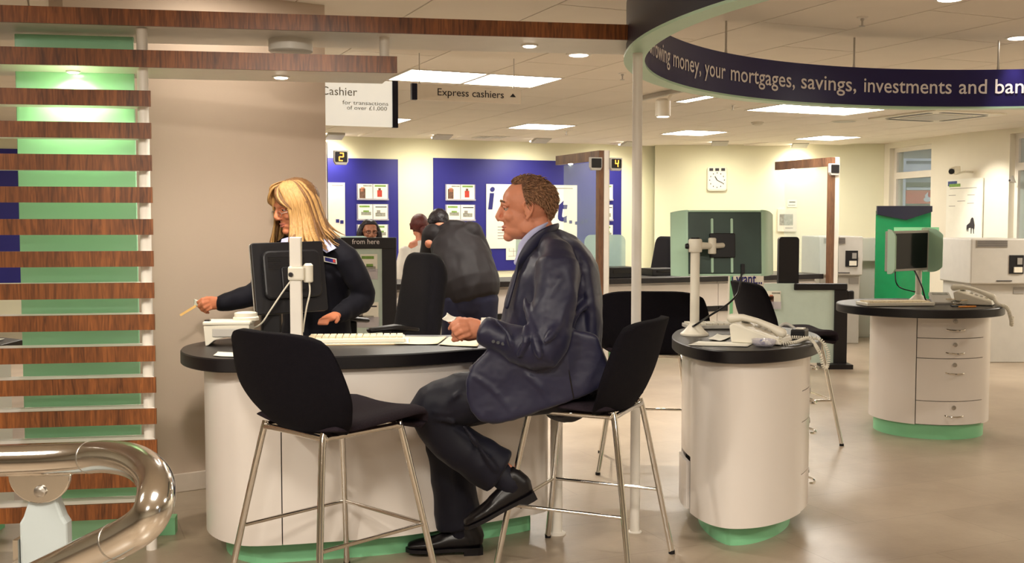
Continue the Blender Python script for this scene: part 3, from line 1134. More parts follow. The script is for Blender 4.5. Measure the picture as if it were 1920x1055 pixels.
# ================================================================== BAR STOOLS
def make_stool():
    root = empty('bar_stool', (0, 0, 0), 'x', 'stool', 'dark upholstered bar stools')
    prof = [(0.245, 0.612, 0.185), (0.25, 0.635, 0.20), (0.23, 0.655, 0.215), (0.14, 0.655, 0.228), (0.0, 0.645, 0.232), (-0.10, 0.640, 0.228), (-0.155, 0.648, 0.222)]
    back = [(-0.170, 0.612, 0.20), (-0.195, 0.645, 0.245), (-0.218, 0.69, 0.28), (-0.242, 0.755, 0.308), (-0.265, 0.83, 0.302), (-0.284, 0.895, 0.284), (-0.296, 0.93, 0.270), (-0.300, 0.945, 0.258)]

    def shell(prof, th, isback):
        p3 = curve_pts([(a, b, c) for (a, b, c) in prof], 4)
        N, S = len(p3), 17
        vs = []
        for side in (0, 1):
            for i, p in enumerate(p3):
                t = p3[min(i + 1, N - 1)] - p3[max(i - 1, 0)]
                nx, nz = -t.z if False else t.y, -t.x
                L = math.hypot(nx, nz)
                nx, nz = nx / L, nz / L
                if isback and nx < 0:
                    nx, nz = -nx, -nz
                if not isback and nz < 0:
                    nx, nz = -nx, -nz
                edge = min(i, N - 1 - i) / 2.0
                for k in range(S):
                    s = -1 + 2 * k / (S - 1)
                    th2 = th * min(1.0, 0.35 + edge) * (1 - 0.75 * abs(s) ** 8)
                    x, z, hw = p.x, p.y, p.z
                    if isback:
                        x += 0.075 * s * s
                        z -= 0.03 * abs(s) ** 4 * (i / N)
                    else:
                        z += 0.022 * s * s * (1 if i > N * 0.2 else 0.3)
                    vs.append((x + nx * (th2 if side else 0), s * hw, z + nz * (th2 if side else 0)))
        fs = []
        o = N * S
        for i in range(N - 1):
            for k in range(S - 1):
                a, b, c, d = i * S + k, i * S + k + 1, (i + 1) * S + k + 1, (i + 1) * S + k
                fs += [(a, b, c, d), (o + d, o + c, o + b, o + a)]
        for i in range(N - 1):
            fs += [(i * S, (i + 1) * S, o + (i + 1) * S, o + i * S), (i * S + S - 1, o + i * S + S - 1, o + (i + 1) * S + S - 1, (i + 1) * S + S - 1)]
        for k in range(S - 1):
            fs += [(k, o + k, o + k + 1, k + 1), ((N - 1) * S + k, (N - 1) * S + k + 1, o + (N - 1) * S + k + 1, o + (N - 1) * S + k)]
        m = MB()
        m.add(vs, fs)
        m.sm = True
        return m

    sh = shell(prof, 0.0, False)
    m = shell([(a, b - 0.034, c) for (a, b, c) in prof], 0.036, False)
    m.build('seat', 'seat_fabric', root, auto=False)
    shell(back, 0.034, True).build('backrest', 'stool_fabric', root, auto=False)
    T, Rl, B = 0.168, 0.208, 0.262
    zt, zr = 0.600, 0.26
    for (sx, sy) in ((1, 1), (1, -1), (-1, 1), (-1, -1)):
        m = MB().tube(curve_pts([(sx * (T - 0.05), sy * T, zt + 0.006), (sx * (T - 0.015), sy * T, zt + 0.003), (sx * T * 1.02, sy * T * 1.01, zt - 0.035), (sx * B, sy * B, 0.004)], 5), 0.0115, 12)
        lg = m.build('leg', 'chrome', root)
        MB().lathe((sx * B, sy * B, 0), [(0.0128, 0), (0.0128, 0.014)], 12).build('foot_cap', 'black_plastic', lg)
    for sy in (1, -1):
        MB().tube([(T - 0.05, sy * T, zt + 0.006), (-T + 0.05, sy * T, zt + 0.006)], 0.0112, 12).build('seat_rail', 'chrome', root)
    for sx in (1, -1):
        MB().tube(curve_pts([(sx * (T - 0.01), T, zt), (sx * (T + 0.0), T - 0.03, zt + 0.006), (sx * T, 0, zt + 0.008), (sx * (T + 0.0), -T + 0.03, zt + 0.006), (sx * (T - 0.01), -T, zt)], 3), 0.0105, 12).build('seat_rail', 'chrome', root)
    zz = lambda z: T + (B - T) * (zt - z) / zt
    r = zz(zr)
    for (a, b) in (((r, r), (r, -r)), ((r, r), (-r, r)), ((r, -r), (-r, -r))):
        MB().tube([(*a, zr), (*b, zr)], 0.007, 10).build('footrest_bar', 'chrome', root)
    return root


stool = make_stool()
stool['label'] = 'empty dark bar stool nearest the camera with its back turned'
stool.location, stool.rotation_euler.z = (-0.615, 3.62, 0), R(47)
for (x, y, rz, lb) in ((0.281, 3.99, 156, 'dark bar stool that the man in the suit sits on'),
                       (0.73, 5.66, 84, 'dark bar stool standing behind the tall white post and middle desk'),
                       (1.62, 6.36, 8, 'dark bar stool between the middle desk and the round right desk')):
    s2 = copy_tree(stool)
    s2.location, s2.rotation_euler.z = (x, y, 0), R(rz)
    s2['label'] = lb


# ================================================================== OFFICE CHAIRS
def rounded_slab(w, h, th, r=0.08, n=6, bow=0.0, taper=0.0):
    """upright cushion in the local yz plane (x = thickness), centred"""
    out = []
    for (cy, cz, a0) in ((w / 2 - r, h / 2 - r, 0), (-w / 2 + r, h / 2 - r, 90), (-w / 2 + r, -h / 2 + r, 180), (w / 2 - r, -h / 2 + r, 270)):
        for k in range(n + 1):
            t = R(a0 + 90 * k / n)
            out.append((cy + r * math.cos(t), cz + r * math.sin(t)))
    m = MB()
    vs, fs = [], []
    N = len(out)
    lay = [(-th / 2, 0.80), (-th * 0.42, 0.94), (-th * 0.2, 1.0), (th * 0.2, 1.0), (th * 0.42, 0.94), (th / 2, 0.80)]
    for (x, k) in lay:
        for (y, z) in out:
            kk = 1 - taper * (z / h + 0.5)
            vs.append((x + bow * (z / (h / 2)) ** 2, y * k * kk, z * (1 - (1 - k) * 0.6)))
    for i in range(len(lay) - 1):
        for k in range(N):
            k2 = (k + 1) % N
            fs.append((i * N + k, i * N + k2, (i + 1) * N + k2, (i + 1) * N + k))
    fs += [tuple(range(N - 1, -1, -1)), tuple((len(lay) - 1) * N + k for k in range(N))]
    m.add(vs, fs)
    m.sm = True
    return m


def make_office_chair(label):
    root = empty('office_chair', (0, 0, 0), label, 'chair', 'dark office chairs')
    m = rounded_slab(0.44, 0.60, 0.09, 0.12, 7, 0.03, 0.12)
    M4 = Matrix.Translation((-0.25, 0, 0.83)) @ Matrix.Rotation(R(-10), 4, 'Y')
    m.v = [M4 @ v for v in m.v]
    m.build('backrest', 'navy_fabric', root, auto=False)
    m = rounded_slab(0.47, 0.46, 0.09, 0.10)
    M4 = Matrix.Translation((0.0, 0, 0.49)) @ Matrix.Rotation(R(90), 4, 'Y')
    m.v = [M4 @ v for v in m.v]
    m.build('seat', 'navy_fabric', root, auto=False)
    MB().tube([(-0.1, 0, 0.43), (-0.27, 0, 0.44), (-0.31, 0, 0.6), (-0.30, 0, 0.8)], 0.022, 8).build('back_bracket', 'black_plastic', root)
    for s in (1, -1):
        MB().loft([(-0.06, s * 0.29, 0.755), (0.06, s * 0.29, 0.77), (0.19, s * 0.28, 0.76)], [(0.035, 0.014), (0.042, 0.016), (0.034, 0.013)], side=(0, 1, 0), seg=16).build('arm_pad', 'black_plastic', root)
        MB().box((0.04, s * 0.29, 0.64), (0.075, 0.04, 0.23)).build('arm_post', 'black_plastic', root, bevel=0.01)
        MB().box((0.04, s * 0.20, 0.455), (0.07, 0.20, 0.025)).build('arm_bracket', 'black_plastic', root)
    MB().lathe((0, 0, 0.09), [(0.035, 0), (0.03, 0.16), (0.018, 0.17), (0.018, 0.35)], 16).build('gas_lift', 'black_plastic', root)
    for k in range(5):
        t = R(72 * k + 18)
        c, s = math.cos(t), math.sin(t)
        MB().tube([(0.03 * c, 0.03 * s, 0.11), (0.27 * c, 0.27 * s, 0.075)], [0.022, 0.014], 8).build('base_leg', 'black_plastic', root)
        MB().lathe((0.27 * c - 0.018 * s, 0.27 * s + 0.018 * c, 0.03), [(0.022, 0), (0.03, 0.006), (0.03, 0.030), (0.022, 0.036)], 14, axis=(s, -c, 0)).build('castor', 'black_plastic', root)
    return root


oc = make_office_chair('black high backed office chair with armrests behind the front desk')
oc.location, oc.rotation_euler.z = (-0.70, 5.62, 0), R(213)
oc2 = copy_tree(oc)
oc2['label'] = 'dark navy chair behind the far counter left of the middle monitor'
oc2.location, oc2.rotation_euler.z = (1.52, 12.1, 0), R(205)

# ================================================================== THINGS ON THE DESKS
def rect3(c, right, up, w, h, m, z0, z1, rounding=0.0):
    pass


class Local:
    """a local frame: o + x*X + y*Y + z*Z"""
    def __init__(s, o, x, y):
        s.o = V(o)
        s.x = V(x).normalized()
        y = V(y)
        s.y = (y - s.x * y.dot(s.x)).normalized()
        s.z = s.x.cross(s.y)

    def p(s, a, b, c=0.0):
        return s.o + s.x * a + s.y * b + s.z * c

    def box(s, m, a, b, c, sa, sb, sc):
        return m.box(s.p(a, b, c), (sa, sb, sc), axes=(s.x, s.y, s.z))

    def map(s, m):
        m.v = [s.p(*v) for v in m.v]
        return m


def rr_outline(w, h, r, n=5):
    out = []
    for (cx, cy, a0) in ((w / 2 - r, h / 2 - r, 0), (-w / 2 + r, h / 2 - r, 90), (-w / 2 + r, -h / 2 + r, 180), (w / 2 - r, -h / 2 + r, 270)):
        for k in range(n + 1):
            t = R(a0 + 90 * k / n)
            out.append((cx + r * math.cos(t), cy + r * math.sin(t)))
    return out


# --- black monitor on the front desk, seen from behind
tl, tr, br, bl = atY(467, 458, 4.45), atY(590, 454, 4.60), atY(613, 579, 4.58), atY(492, 590, 4.43)
cen = (tl + tr + br + bl) / 4
L1 = Local(cen, (tr - tl), (tl - bl))
wd, ht = 0.315, 0.30
base_p = V((atY(556, 600, 4.36).x, 4.36, TOP))
mon = empty('monitor', base_p, 'black flat monitor on a square white pole, back to the camera, on front desk', 'monitor')
m = MB().prism(rr_outline(wd, ht, 0.012), -0.018, 0.018)
L1.map(m).build('casing', 'black_plastic', mon, bevel=0.003)
m = MB().prism(rr_outline(wd * 0.985, ht * 0.985, 0.010), -0.021, -0.0185)
L1.map(m).build('screen', 'screen_black', mon)
L1.map(MB().prism(rr_outline(wd * 1.005, ht * 1.005, 0.012), -0.012, -0.004)).build('bezel_edge', 'grey_plastic', mon)
L1.map(MB().prism([(p[0] + 0.005, p[1] + 0.01) for p in rr_outline(wd * 0.80, ht * 0.68, 0.03)], 0.018, 0.045)).build('rear_housing', 'black_plastic', mon, bevel=0.008)
m = MB()
for k in range(7):
    L1.box(m, -0.02, 0.085 - 0.008 * k, 0.046, 0.16, 0.003, 0.003)
m.build('vent', 'black_edge', mon)
L1.map(MB().prism([(p[0] - 0.0, p[1] - 0.01) for p in rr_outline(0.10, 0.10, 0.01)], 0.045, 0.062)).build('mount_plate', 'black_plastic', mon, bevel=0.003)
pz = 1.238
MB().box((base_p.x, base_p.y, (TOP + pz) / 2 + 0.001), (0.047, 0.032, pz - TOP - 0.002)).build('pole', 'white_metal', mon, bevel=0.004)
MB().box((base_p.x, base_p.y, TOP + 0.006), (0.085, 0.075, 0.010)).build('base', 'white_metal', mon, bevel=0.003)
cz = atY(560, 512, 4.36).z
MB().box((base_p.x + 0.004, base_p.y - 0.002, cz), (0.066, 0.052, 0.058)).build('clamp', 'white_plastic', mon, bevel=0.008)
pc = V((base_p.x + 0.048, base_p.y + 0.01, cz - 0.038))
MB().lathe(pc, [(0.016, 0), (0.02, 0.004), (0.02, 0.07), (0.012, 0.078)], 18).build('pivot', 'white_plastic', mon)
MB().tube([pc + V((0, 0, 0.035)), L1.p(0.0, -0.01, 0.06)], 0.012, 10).build('arm', 'white_plastic', mon)
MB().lathe((base_p.x - 0.015, base_p.y - 0.028, cz - 0.004), [(0.008, 0), (0.010, 0.006), (0.008, 0.012)], 12, axis=(0, -1, 0)).build('knob', 'black_plastic', mon)
lo = atY(508, 598, 4.50)
MB().box((lo.x, lo.y, (TOP + 1.0) / 2), (0.085, 0.05, 1.0 - TOP - 0.002), rz=R(20)).build('cable_box', 'black_plastic', mon, bevel=0.01)
MB().tube(curve_pts([atY(546, 525, 4.345), atY(528, 550, 4.36), atY(508, 580, 4.38), atY(490, 606, 4.40), atY(470, 616, 4.42), atY(452, 618, 4.44)], 6), 0.0035, 8).build('cable', 'white_plastic', mon)
MB().tube(curve_pts([atY(577, 512, 4.38), atY(581, 545, 4.38), atY(575, 575, 4.38), atY(570, 605, 4.4), atY(568, 622, 4.42)], 6), 0.0035, 8).build('cable', 'white_plastic', mon)

# --- card terminal at the left end of the front desk
ct = V((atZ(430, 646, TOP).x, atZ(430, 646, TOP).y, TOP))
term = empty('card_terminal', ct, 'white card terminal with curved base at the left end of the front desk', 'card reader')
L2 = Local(ct, (1, 0.06, 0), (0, 1, 0))
side = [(-0.085, 0.0), (-0.075, 0.002), (-0.05, 0.022), (0.0, 0.036), (0.05, 0.022), (0.08, 0.002), (0.09, 0.0), (0.09, 0.085), (-0.092, 0.080)]
m = MB()
vs, fs = [], []
for yy in (-0.05, 0.06):
    vs += [L2.o + L2.x * a + L2.y * yy + V((0, 0, b + 0.001)) for (a, b) in side]
k = len(side)
fs = [(i, (i + 1) % k, k + (i + 1) % k, k + i) for i in range(k)] + [tuple(range(k - 1, -1, -1)), tuple(range(k, 2 * k))]
m.add(vs, fs).build('body', 'white_plastic', term, bevel=0.003)
MB().box(ct + V((0.0, 0.005, 0.092)), (0.19, 0.12, 0.016), rz=R(3)).build('lid', 'white_plastic', term, bevel=0.006)
MB().box(ct + V((0.012, -0.054, 0.055)), (0.13, 0.008, 0.034), rz=R(3)).build('window', 'grey_plastic', term, bevel=0.003)
MB().box(ct + V((-0.078, -0.03, 0.102)), (0.02, 0.03, 0.006), rz=R(3)).build('slot', 'black_plastic', term)
MB().lathe(ct + V((0.062, 0.03, 0.098)), [(0.052, 0), (0.052, 0.012), (0.046, 0.016), (0.046, 0.030), (0.034, 0.034)], 26).build('cap', 'white_plastic', term)


def sheet(name, pts, label, parent=None, material='paper', thick=0.0008, wave=0.004, cat='paper', seed=0.0, lift=0.0015, group=None):
    """a thin sheet over a quadrilateral on a surface, a little wavy"""
    a, b, c, d = [V(p) for p in pts]
    N = 10
    vs, fs = [], []
    for lay in (0, 1):
        for i in range(N + 1):
            for j in range(N + 1):
                s, t = i / N, j / N
                p = (a * (1 - s) + b * s) * (1 - t) + (d * (1 - s) + c * s) * t
                e = (abs(s - 0.5) * 2) ** 3 + (abs(t - 0.5) * 2) ** 3
                z = lift + wave * (0.5 + 0.5 * noise.noise(V((s * 2 + seed, t * 2, seed)))) * (0.4 + e)
                vs.append(p + V((0, 0, z + lay * thick)))
    o = (N + 1) ** 2
    for i in range(N):
        for j in range(N):
            q = (i * (N + 1) + j, (i + 1) * (N + 1) + j, (i + 1) * (N + 1) + j + 1, i * (N + 1) + j + 1)
            fs += [q[::-1], tuple(o + x for x in q)]
    for i in range(N):
        for (p, q) in ((i, i + 1), ):
            fs += [(p * (N + 1), q * (N + 1), o + q * (N + 1), o + p * (N + 1)), (p * (N + 1) + N, o + p * (N + 1) + N, o + q * (N + 1) + N, q * (N + 1) + N),
                   (p, o + p, o + q, q), (N * (N + 1) + p, N * (N + 1) + q, o + N * (N + 1) + q, o + N * (N + 1) + p)]
    m = MB()
    m.add(vs, fs)
    m.sm = True
    ob = m.build(name, material, parent, auto=False)
    if parent is None:
        tag(ob, label, cat, group)
    return ob


Z = lambda u, v, z=TOP: atZ(u, v, z)
sheet('paper', [Z(400, 668), Z(408, 661), Z(446, 662), Z(446, 671)], 'small white slip beside the card terminal on the front desk', wave=0.002)
sheet('paper', [Z(738, 647), Z(745, 633), Z(838, 633), Z(820, 647)], 'cream sheet left of the other, near the keyboard on the front desk', material='paper_cream', seed=2)
sheet('paper', [Z(822, 648), Z(842, 634), Z(905, 634), Z(895, 652)], "cream sheet under the suited man's hand on the front desk", material='paper_cream', seed=5)
# stack of folders and the keyboard
k0 = Z(668, 643)
kb = empty('keyboard', V((k0.x, k0.y, TOP)), 'cream keyboard lying on papers on the front desk beside the white pole', 'keyboard')
LK = Local(V((k0.x, k0.y, TOP)), (1, 0.10, 0), (0, 1, 0))
LK.box(MB(), 0.0, 0.02, 0.016, 0.40, 0.15, 0.018).build('body', 'white_plastic', kb, bevel=0.005)
m = MB()
for r in range(5):
    for c in range(14):
        LK.box(m, -0.178 + 0.0275 * c, -0.03 + 0.024 * r, 0.028, 0.023, 0.020, 0.008)
ko = m.build('keys', 'paper_cream', kb)
ko['kind'] = 'stuff'
fo = empty('folder', V((k0.x, k0.y, TOP)), 'flat pile of cream folders under the keyboard on the front desk', 'folder')
LK.box(MB(), 0.02, 0.02, 0.0022, 0.40, 0.20, 0.0028).build('cover', 'cardboard', fo)
LK.box(MB(), 0.025, 0.025, 0.0050, 0.38, 0.19, 0.0022).build('sheet_block', 'paper', fo)


# --- desk phones
def phone(loc, rz, label, s=1.0):
    root = empty('desk_phone', loc, label, 'telephone', 'white desk telephones')
    c, sn = math.cos(rz), math.sin(rz)
    Lp = Local(loc, (c, sn, 0), (-sn, c, 0))
    prof = [(-0.11, 0.004), (0.10, 0.004), (0.11, 0.075), (0.09, 0.085), (-0.10, 0.028)]
    m = MB()
    vs = []
    for xx in (-0.095, 0.095):
        vs += [Lp.p(xx * s, a * s, b * s) for (a, b) in prof]
    k = len(prof)
    m.add(vs, [(i, (i + 1) % k, k + (i + 1) % k, k + i) for i in range(k)] + [tuple(range(k - 1, -1, -1)), tuple(range(k, 2 * k))])
    b = m.build('base', 'white_plastic', root, bevel=0.006)
    ky = MB()
    for r in range(4):
        for q in range(3):
            yy = -0.065 + 0.028 * r
            zz = 0.031 + (yy + 0.10) * 0.30
            Lp.box(ky, (0.005 + 0.027 * q) * s, yy * s, zz * s, 0.020 * s, 0.018 * s, 0.008 * s)
    ko = ky.build('keys', 'grey_plastic', root)
    ko['kind'] = 'stuff'
    Lp.box(MB(), 0.035 * s, 0.068 * s, 0.086 * s, 0.085 * s, 0.03 * s, 0.006 * s).build('display', 'photo_grey', root)
    MB().loft([Lp.p(-0.058 * s, -0.105 * s, 0.052 * s), Lp.p(-0.058 * s, -0.06 * s, 0.074 * s), Lp.p(-0.058 * s, 0.0, 0.096 * s), Lp.p(-0.058 * s, 0.06 * s, 0.108 * s), Lp.p(-0.058 * s, 0.11 * s, 0.102 * s)],
              [(0.026 * s, 0.020 * s), (0.019 * s, 0.014 * s), (0.017 * s, 0.012 * s), (0.019 * s, 0.014 * s), (0.026 * s, 0.020 * s)], side=Lp.x, seg=16).build('handset', 'white_plastic', root)
    return root, Lp


pz_ = Z(1405, 648)
ph1, Lp1 = phone(V((pz_.x + 0.075, pz_.y + 0.12, TOP)), R(60), 'white corded desk phone on the middle desk beside the monitor pole', 0.98)


def coil(pts, r, wire, turns, per=8):
    base = curve_pts(pts, 8)
    ln = [0]
    for a, b in zip(base, base[1:]):
        ln.append(ln[-1] + (b - a).length)
    out = []
    n = turns * per
    for k in range(n + 1):
        d = ln[-1] * k / n
        i = 0
        while i < len(ln) - 2 and ln[i + 1] < d:
            i += 1
        f = (d - ln[i]) / max(ln[i + 1] - ln[i], 1e-6)
        p = base[i] * (1 - f) + base[i + 1] * f
        t = (base[i + 1] - base[i])
        a, b = frame_of(t)
        q = 2 * math.pi * k / per
        out.append(p + (a * math.cos(q) + b * math.sin(q)) * r)
    return MB().tube(out, wire, 6)


e0 = Lp1.p(-0.055, -0.115, 0.06)
coil([e0, Z(1462, 648) + V((0, 0, 0.012)), Z(1490, 647) + V((0, 0, 0.012)), Z(1512, 641) + V((0.01, 0, 0.014)), V((1.245, 4.30, 0.775)), V((1.262, 4.30, 0.715)), V((1.288, 4.33, 0.712)), V((1.298, 4.36, 0.765)), V((1.275, 4.40, 0.814)), V((1.21, 4.44, 0.816)), Z(1478, 638) + V((0, 0, 0.014))],
     0.0055, 0.0026, 80).build('coiled_cord', 'white_plastic', ph1)
pr = Z(1838, 572)
ph2, Lp2 = phone(V((2.80, 6.44, TOP)), R(60), 'white desk phone with cord hanging over the edge of the round right desk', 1.0)
coil([Lp2.p(-0.06, -0.11, 0.05), V((2.86, 6.26, 0.815)), V((2.885, 6.20, 0.80)), V((2.90, 6.18, 0.74)), V((2.91, 6.19, 0.70)), V((2.925, 6.22, 0.75))], 0.008, 0.004, 40).build('coiled_cord', 'white_plastic', ph2)

# --- middle monitor with mint privacy hood, seen from behind
bp = Z(1302, 628)
bp = V((bp.x, bp.y, TOP))
m2 = empty('monitor', bp, 'dark monitor with mint side wings seen from behind on the middle desk', 'monitor', 'monitors with mint privacy wings')
yy = bp.y + 0.14
tl, tr, br, bl = atY(1290, 398, yy), atY(1426, 398, yy + 0.02), atY(1426, 512, yy), atY(1290, 514, yy - 0.02)
L3 = Local((tl + tr + br + bl) / 4, tr - tl, tl - bl)       # z points at the camera
W3, H3 = (tr - tl).length, (tl - bl).length
mat('hood_smoke', (58, 78, 72), 0.3, var=0.15, scale=6)
L3.map(MB().prism(rr_outline(W3, H3, 0.006), -0.02, 0.012)).build('casing', 'hood_smoke', m2, bevel=0.004)
L3.map(MB().prism(rr_outline(W3 * 0.94, H3 * 0.9, 0.006), -0.024, -0.0205)).build('screen', 'screen_black', m2)
for s, wing in ((-1, 0.058), (1, 0.085)):
    N = 9
    vs, fs = [], []
    lay = 2
    for l in range(2):
        for i in range(N):
            t = i / (N - 1)
            x = s * (W3 / 2 + 0.001 + wing * t)
            zc = 0.008 - 0.10 * t ** 1.6 - l * 0.010
            for j in range(N):
                q = -1 + 2 * j / (N - 1)
                k = 1 - 0.10 * t ** 3 * (1 if s > 0 else 0.3)
                y = q * (H3 / 2 + 0.010) * k
                vs.append((x, y, zc))
    o = N * N
    for i in range(N - 1):
        for j in range(N - 1):
            a = (i * N + j, (i + 1) * N + j, (i + 1) * N + j + 1, i * N + j + 1)
            fs += [a, tuple(o + z for z in a[::-1])]
    for i in range(N - 1):
        fs += [(i * N, o + i * N, o + (i + 1) * N, (i + 1) * N), (i * N + N - 1, (i + 1) * N + N - 1, o + (i + 1) * N + N - 1, o + i * N + N - 1),
               (i, i + 1, o + i + 1, o + i), ((N - 1) * N + i, o + (N - 1) * N + i, o + (N - 1) * N + i + 1, (N - 1) * N + i + 1)]
    mm = MB().add(vs, fs)
    mm.sm = True
    L3.map(mm).build('privacy_wing', 'mint_plastic', m2)
L3.box(MB(), 0, H3 / 2 + 0.004, -0.01, W3, 0.008, 0.045).build('hood_edge', 'mint_plastic', m2)
L3.box(MB(), 0, -H3 / 2 - 0.004, -0.01, W3, 0.008, 0.045).build('hood_edge', 'mint_plastic', m2)
mp = L3.p(-0.01, -0.01, 0)
ox, oy = -0.015, -0.012
L3.map(MB().prism([(p[0] + ox, p[1] + oy) for p in rr_outline(0.115, 0.110, 0.006)], 0.0125, 0.030)).build('mount_plate', 'black_plastic', m2, bevel=0.003)
for sx in (-0.045, 0.045):
    for sy in (0.085, -0.085):
        L3.map(MB().prism([(p[0] + ox + sx, p[1] + oy + sy) for p in rr_outline(0.011, 0.075, 0.005)], 0.0125, 0.018)).build('mount_slot', 'mint_plastic', m2)
zt_ = atY(1302, 446, bp.y).z
MB().lathe(bp, [(0.062, 0.001), (0.062, 0.008), (0.045, 0.022), (0.022, 0.05), (0.0205, 0.06), (0.0205, zt_ - TOP - 0.05)], 26).build('pole', 'white_plastic', m2)
MB().lathe((bp.x, bp.y, zt_ - 0.062), [(0.028, 0), (0.030, 0.004), (0.030, 0.052), (0.026, 0.058)], 22).build('collar', 'white_plastic', m2)
MB().lathe((bp.x, bp.y, zt_ - 0.004), [(0.020, 0), (0.02, 0.006)], 16).build('pole_cap', 'black_plastic', m2)
MB().lathe((bp.x - 0.03, bp.y, zt_ - 0.036), [(0.012, 0), (0.013, 0.006), (0.010, 0.014)], 12, axis=(-1, 0, 0)).build('knob', 'black_plastic', m2)
hp = V((atY(1337, 457, bp.y + 0.03).x, bp.y + 0.05, zt_ - 0.036))
MB().tube([V((bp.x + 0.02, bp.y + 0.005, zt_ - 0.034)), hp], [0.017, 0.013], 12).build('arm', 'white_plastic', m2)
MB().lathe(hp + V((0, 0, -0.036)), [(0.014, 0), (0.018, 0.003), (0.018, 0.068), (0.014, 0.072)], 18).build('pivot', 'white_plastic', m2)
MB().tube([hp, L3.p(ox, oy, 0.03)], 0.012, 10).build('pivot_bar', 'white_plastic', m2)
MB().tube(curve_pts([L3.p(0.075, -0.125, 0.02), atY(1387, 535, yy - 0.03), atY(1382, 552, yy - 0.05), atY(1362, 572, yy - 0.08), atY(1330, 592, yy - 0.10), atY(1302, 610, bp.y - 0.05), Z(1288, 618) + V((0, 0, 0.01))], 6), 0.0045, 8).build('cable', 'black_plastic', m2)
L3.map(MB().prism([(p[0] + 0.078, p[1] - 0.118) for p in rr_outline(0.016, 0.045, 0.003)], 0.014, 0.026)).build('plug', 'black_plastic', m2)

# papers, tray and small things on the middle desk
sheet('paper', [Z(1290, 648), Z(1310, 641), Z(1415, 643), Z(1402, 651)], 'long white slip at the front edge of the middle desk', wave=0.002, seed=7)
sheet('paper', [Z(1328, 638), Z(1345, 629), Z(1372, 632), Z(1355, 641)], 'small folded note beside the white pole base on the middle desk', wave=0.006, seed=9)
bk = Z(1345, 622)
LB = Local(V((bk.x, bk.y + 0.14, TOP)), (1, 0.05, 0), (0, 1, 0))
kb2 = empty('keyboard', V((bk.x, bk.y + 0.14, TOP)), 'pale keyboard behind the pole on the middle desk', 'keyboard')
LB.box(MB(), 0.08, 0.03, 0.012, 0.40, 0.14, 0.018).build('body', 'grey_plastic', kb2, bevel=0.004)
m = MB()
for r in range(5):
    for c in range(14):
        LB.box(m, -0.10 + 0.0275 * c, -0.02 + 0.024 * r, 0.024, 0.023, 0.020, 0.008)
ko = m.build('keys', 'white_plastic', kb2)
ko['kind'] = 'stuff'
tr_ = Z(1432, 650)
tray = empty('paperclip_bowl', V((tr_.x, tr_.y, TOP)), 'small clear bowl with purple bits at the front of the middle desk', 'bowl')
MB().lathe((tr_.x, tr_.y, TOP + 0.0005), [(0.030, 0), (0.046, 0.012), (0.05, 0.03), (0.048, 0.03), (0.044, 0.014), (0.01, 0.004)], 24).build('bowl', 'clear_plastic', tray)
random.seed(4)
for k in range(9):
    t, rr = random.uniform(0, 6.28), random.uniform(0, 0.028)
    mcol = random.choice(['photo_navy', 'ink_navy', 'paper', 'paper_cream'])
    a = V((tr_.x + rr * math.cos(t), tr_.y + rr * math.sin(t), TOP + 0.012 + 0.010 * random.random()))
    MB().ell(a, (0.010, 0.006, 0.006), Matrix.Rotation(random.uniform(0, 3), 3, 'Z'), 8, 6).build('clip', mcol, tray)
rdp = Z(1505, 632)
rd = empty('card_reader', V((1.235, 4.56, TOP)), 'small black card reader at the right end of the middle desk', 'card reader')
MB().box((1.235, 4.56, TOP + 0.022), (0.06, 0.10, 0.04), rz=R(-25)).build('body', 'black_plastic', rd, bevel=0.006)
MB().box((1.235, 4.55, TOP + 0.0445), (0.036, 0.05, 0.004), rz=R(-25)).build('keypad', 'white_plastic', rd)
MB().tube(curve_pts([(1.235, 4.60, TOP + 0.03), (1.20, 4.62, TOP + 0.055), (1.17, 4.62, TOP + 0.05), (1.15, 4.63, TOP + 0.008)], 5), 0.007, 8).build('cable', 'grey_plastic', rd)
pd2 = sheet('paper', [V((1.02, 4.86, TOP)), V((1.06, 4.70, TOP)), V((1.22, 4.72, TOP)), V((1.18, 4.90, TOP))], 'loose pale sheet behind the phone on the middle desk', wave=0.01, seed=12)

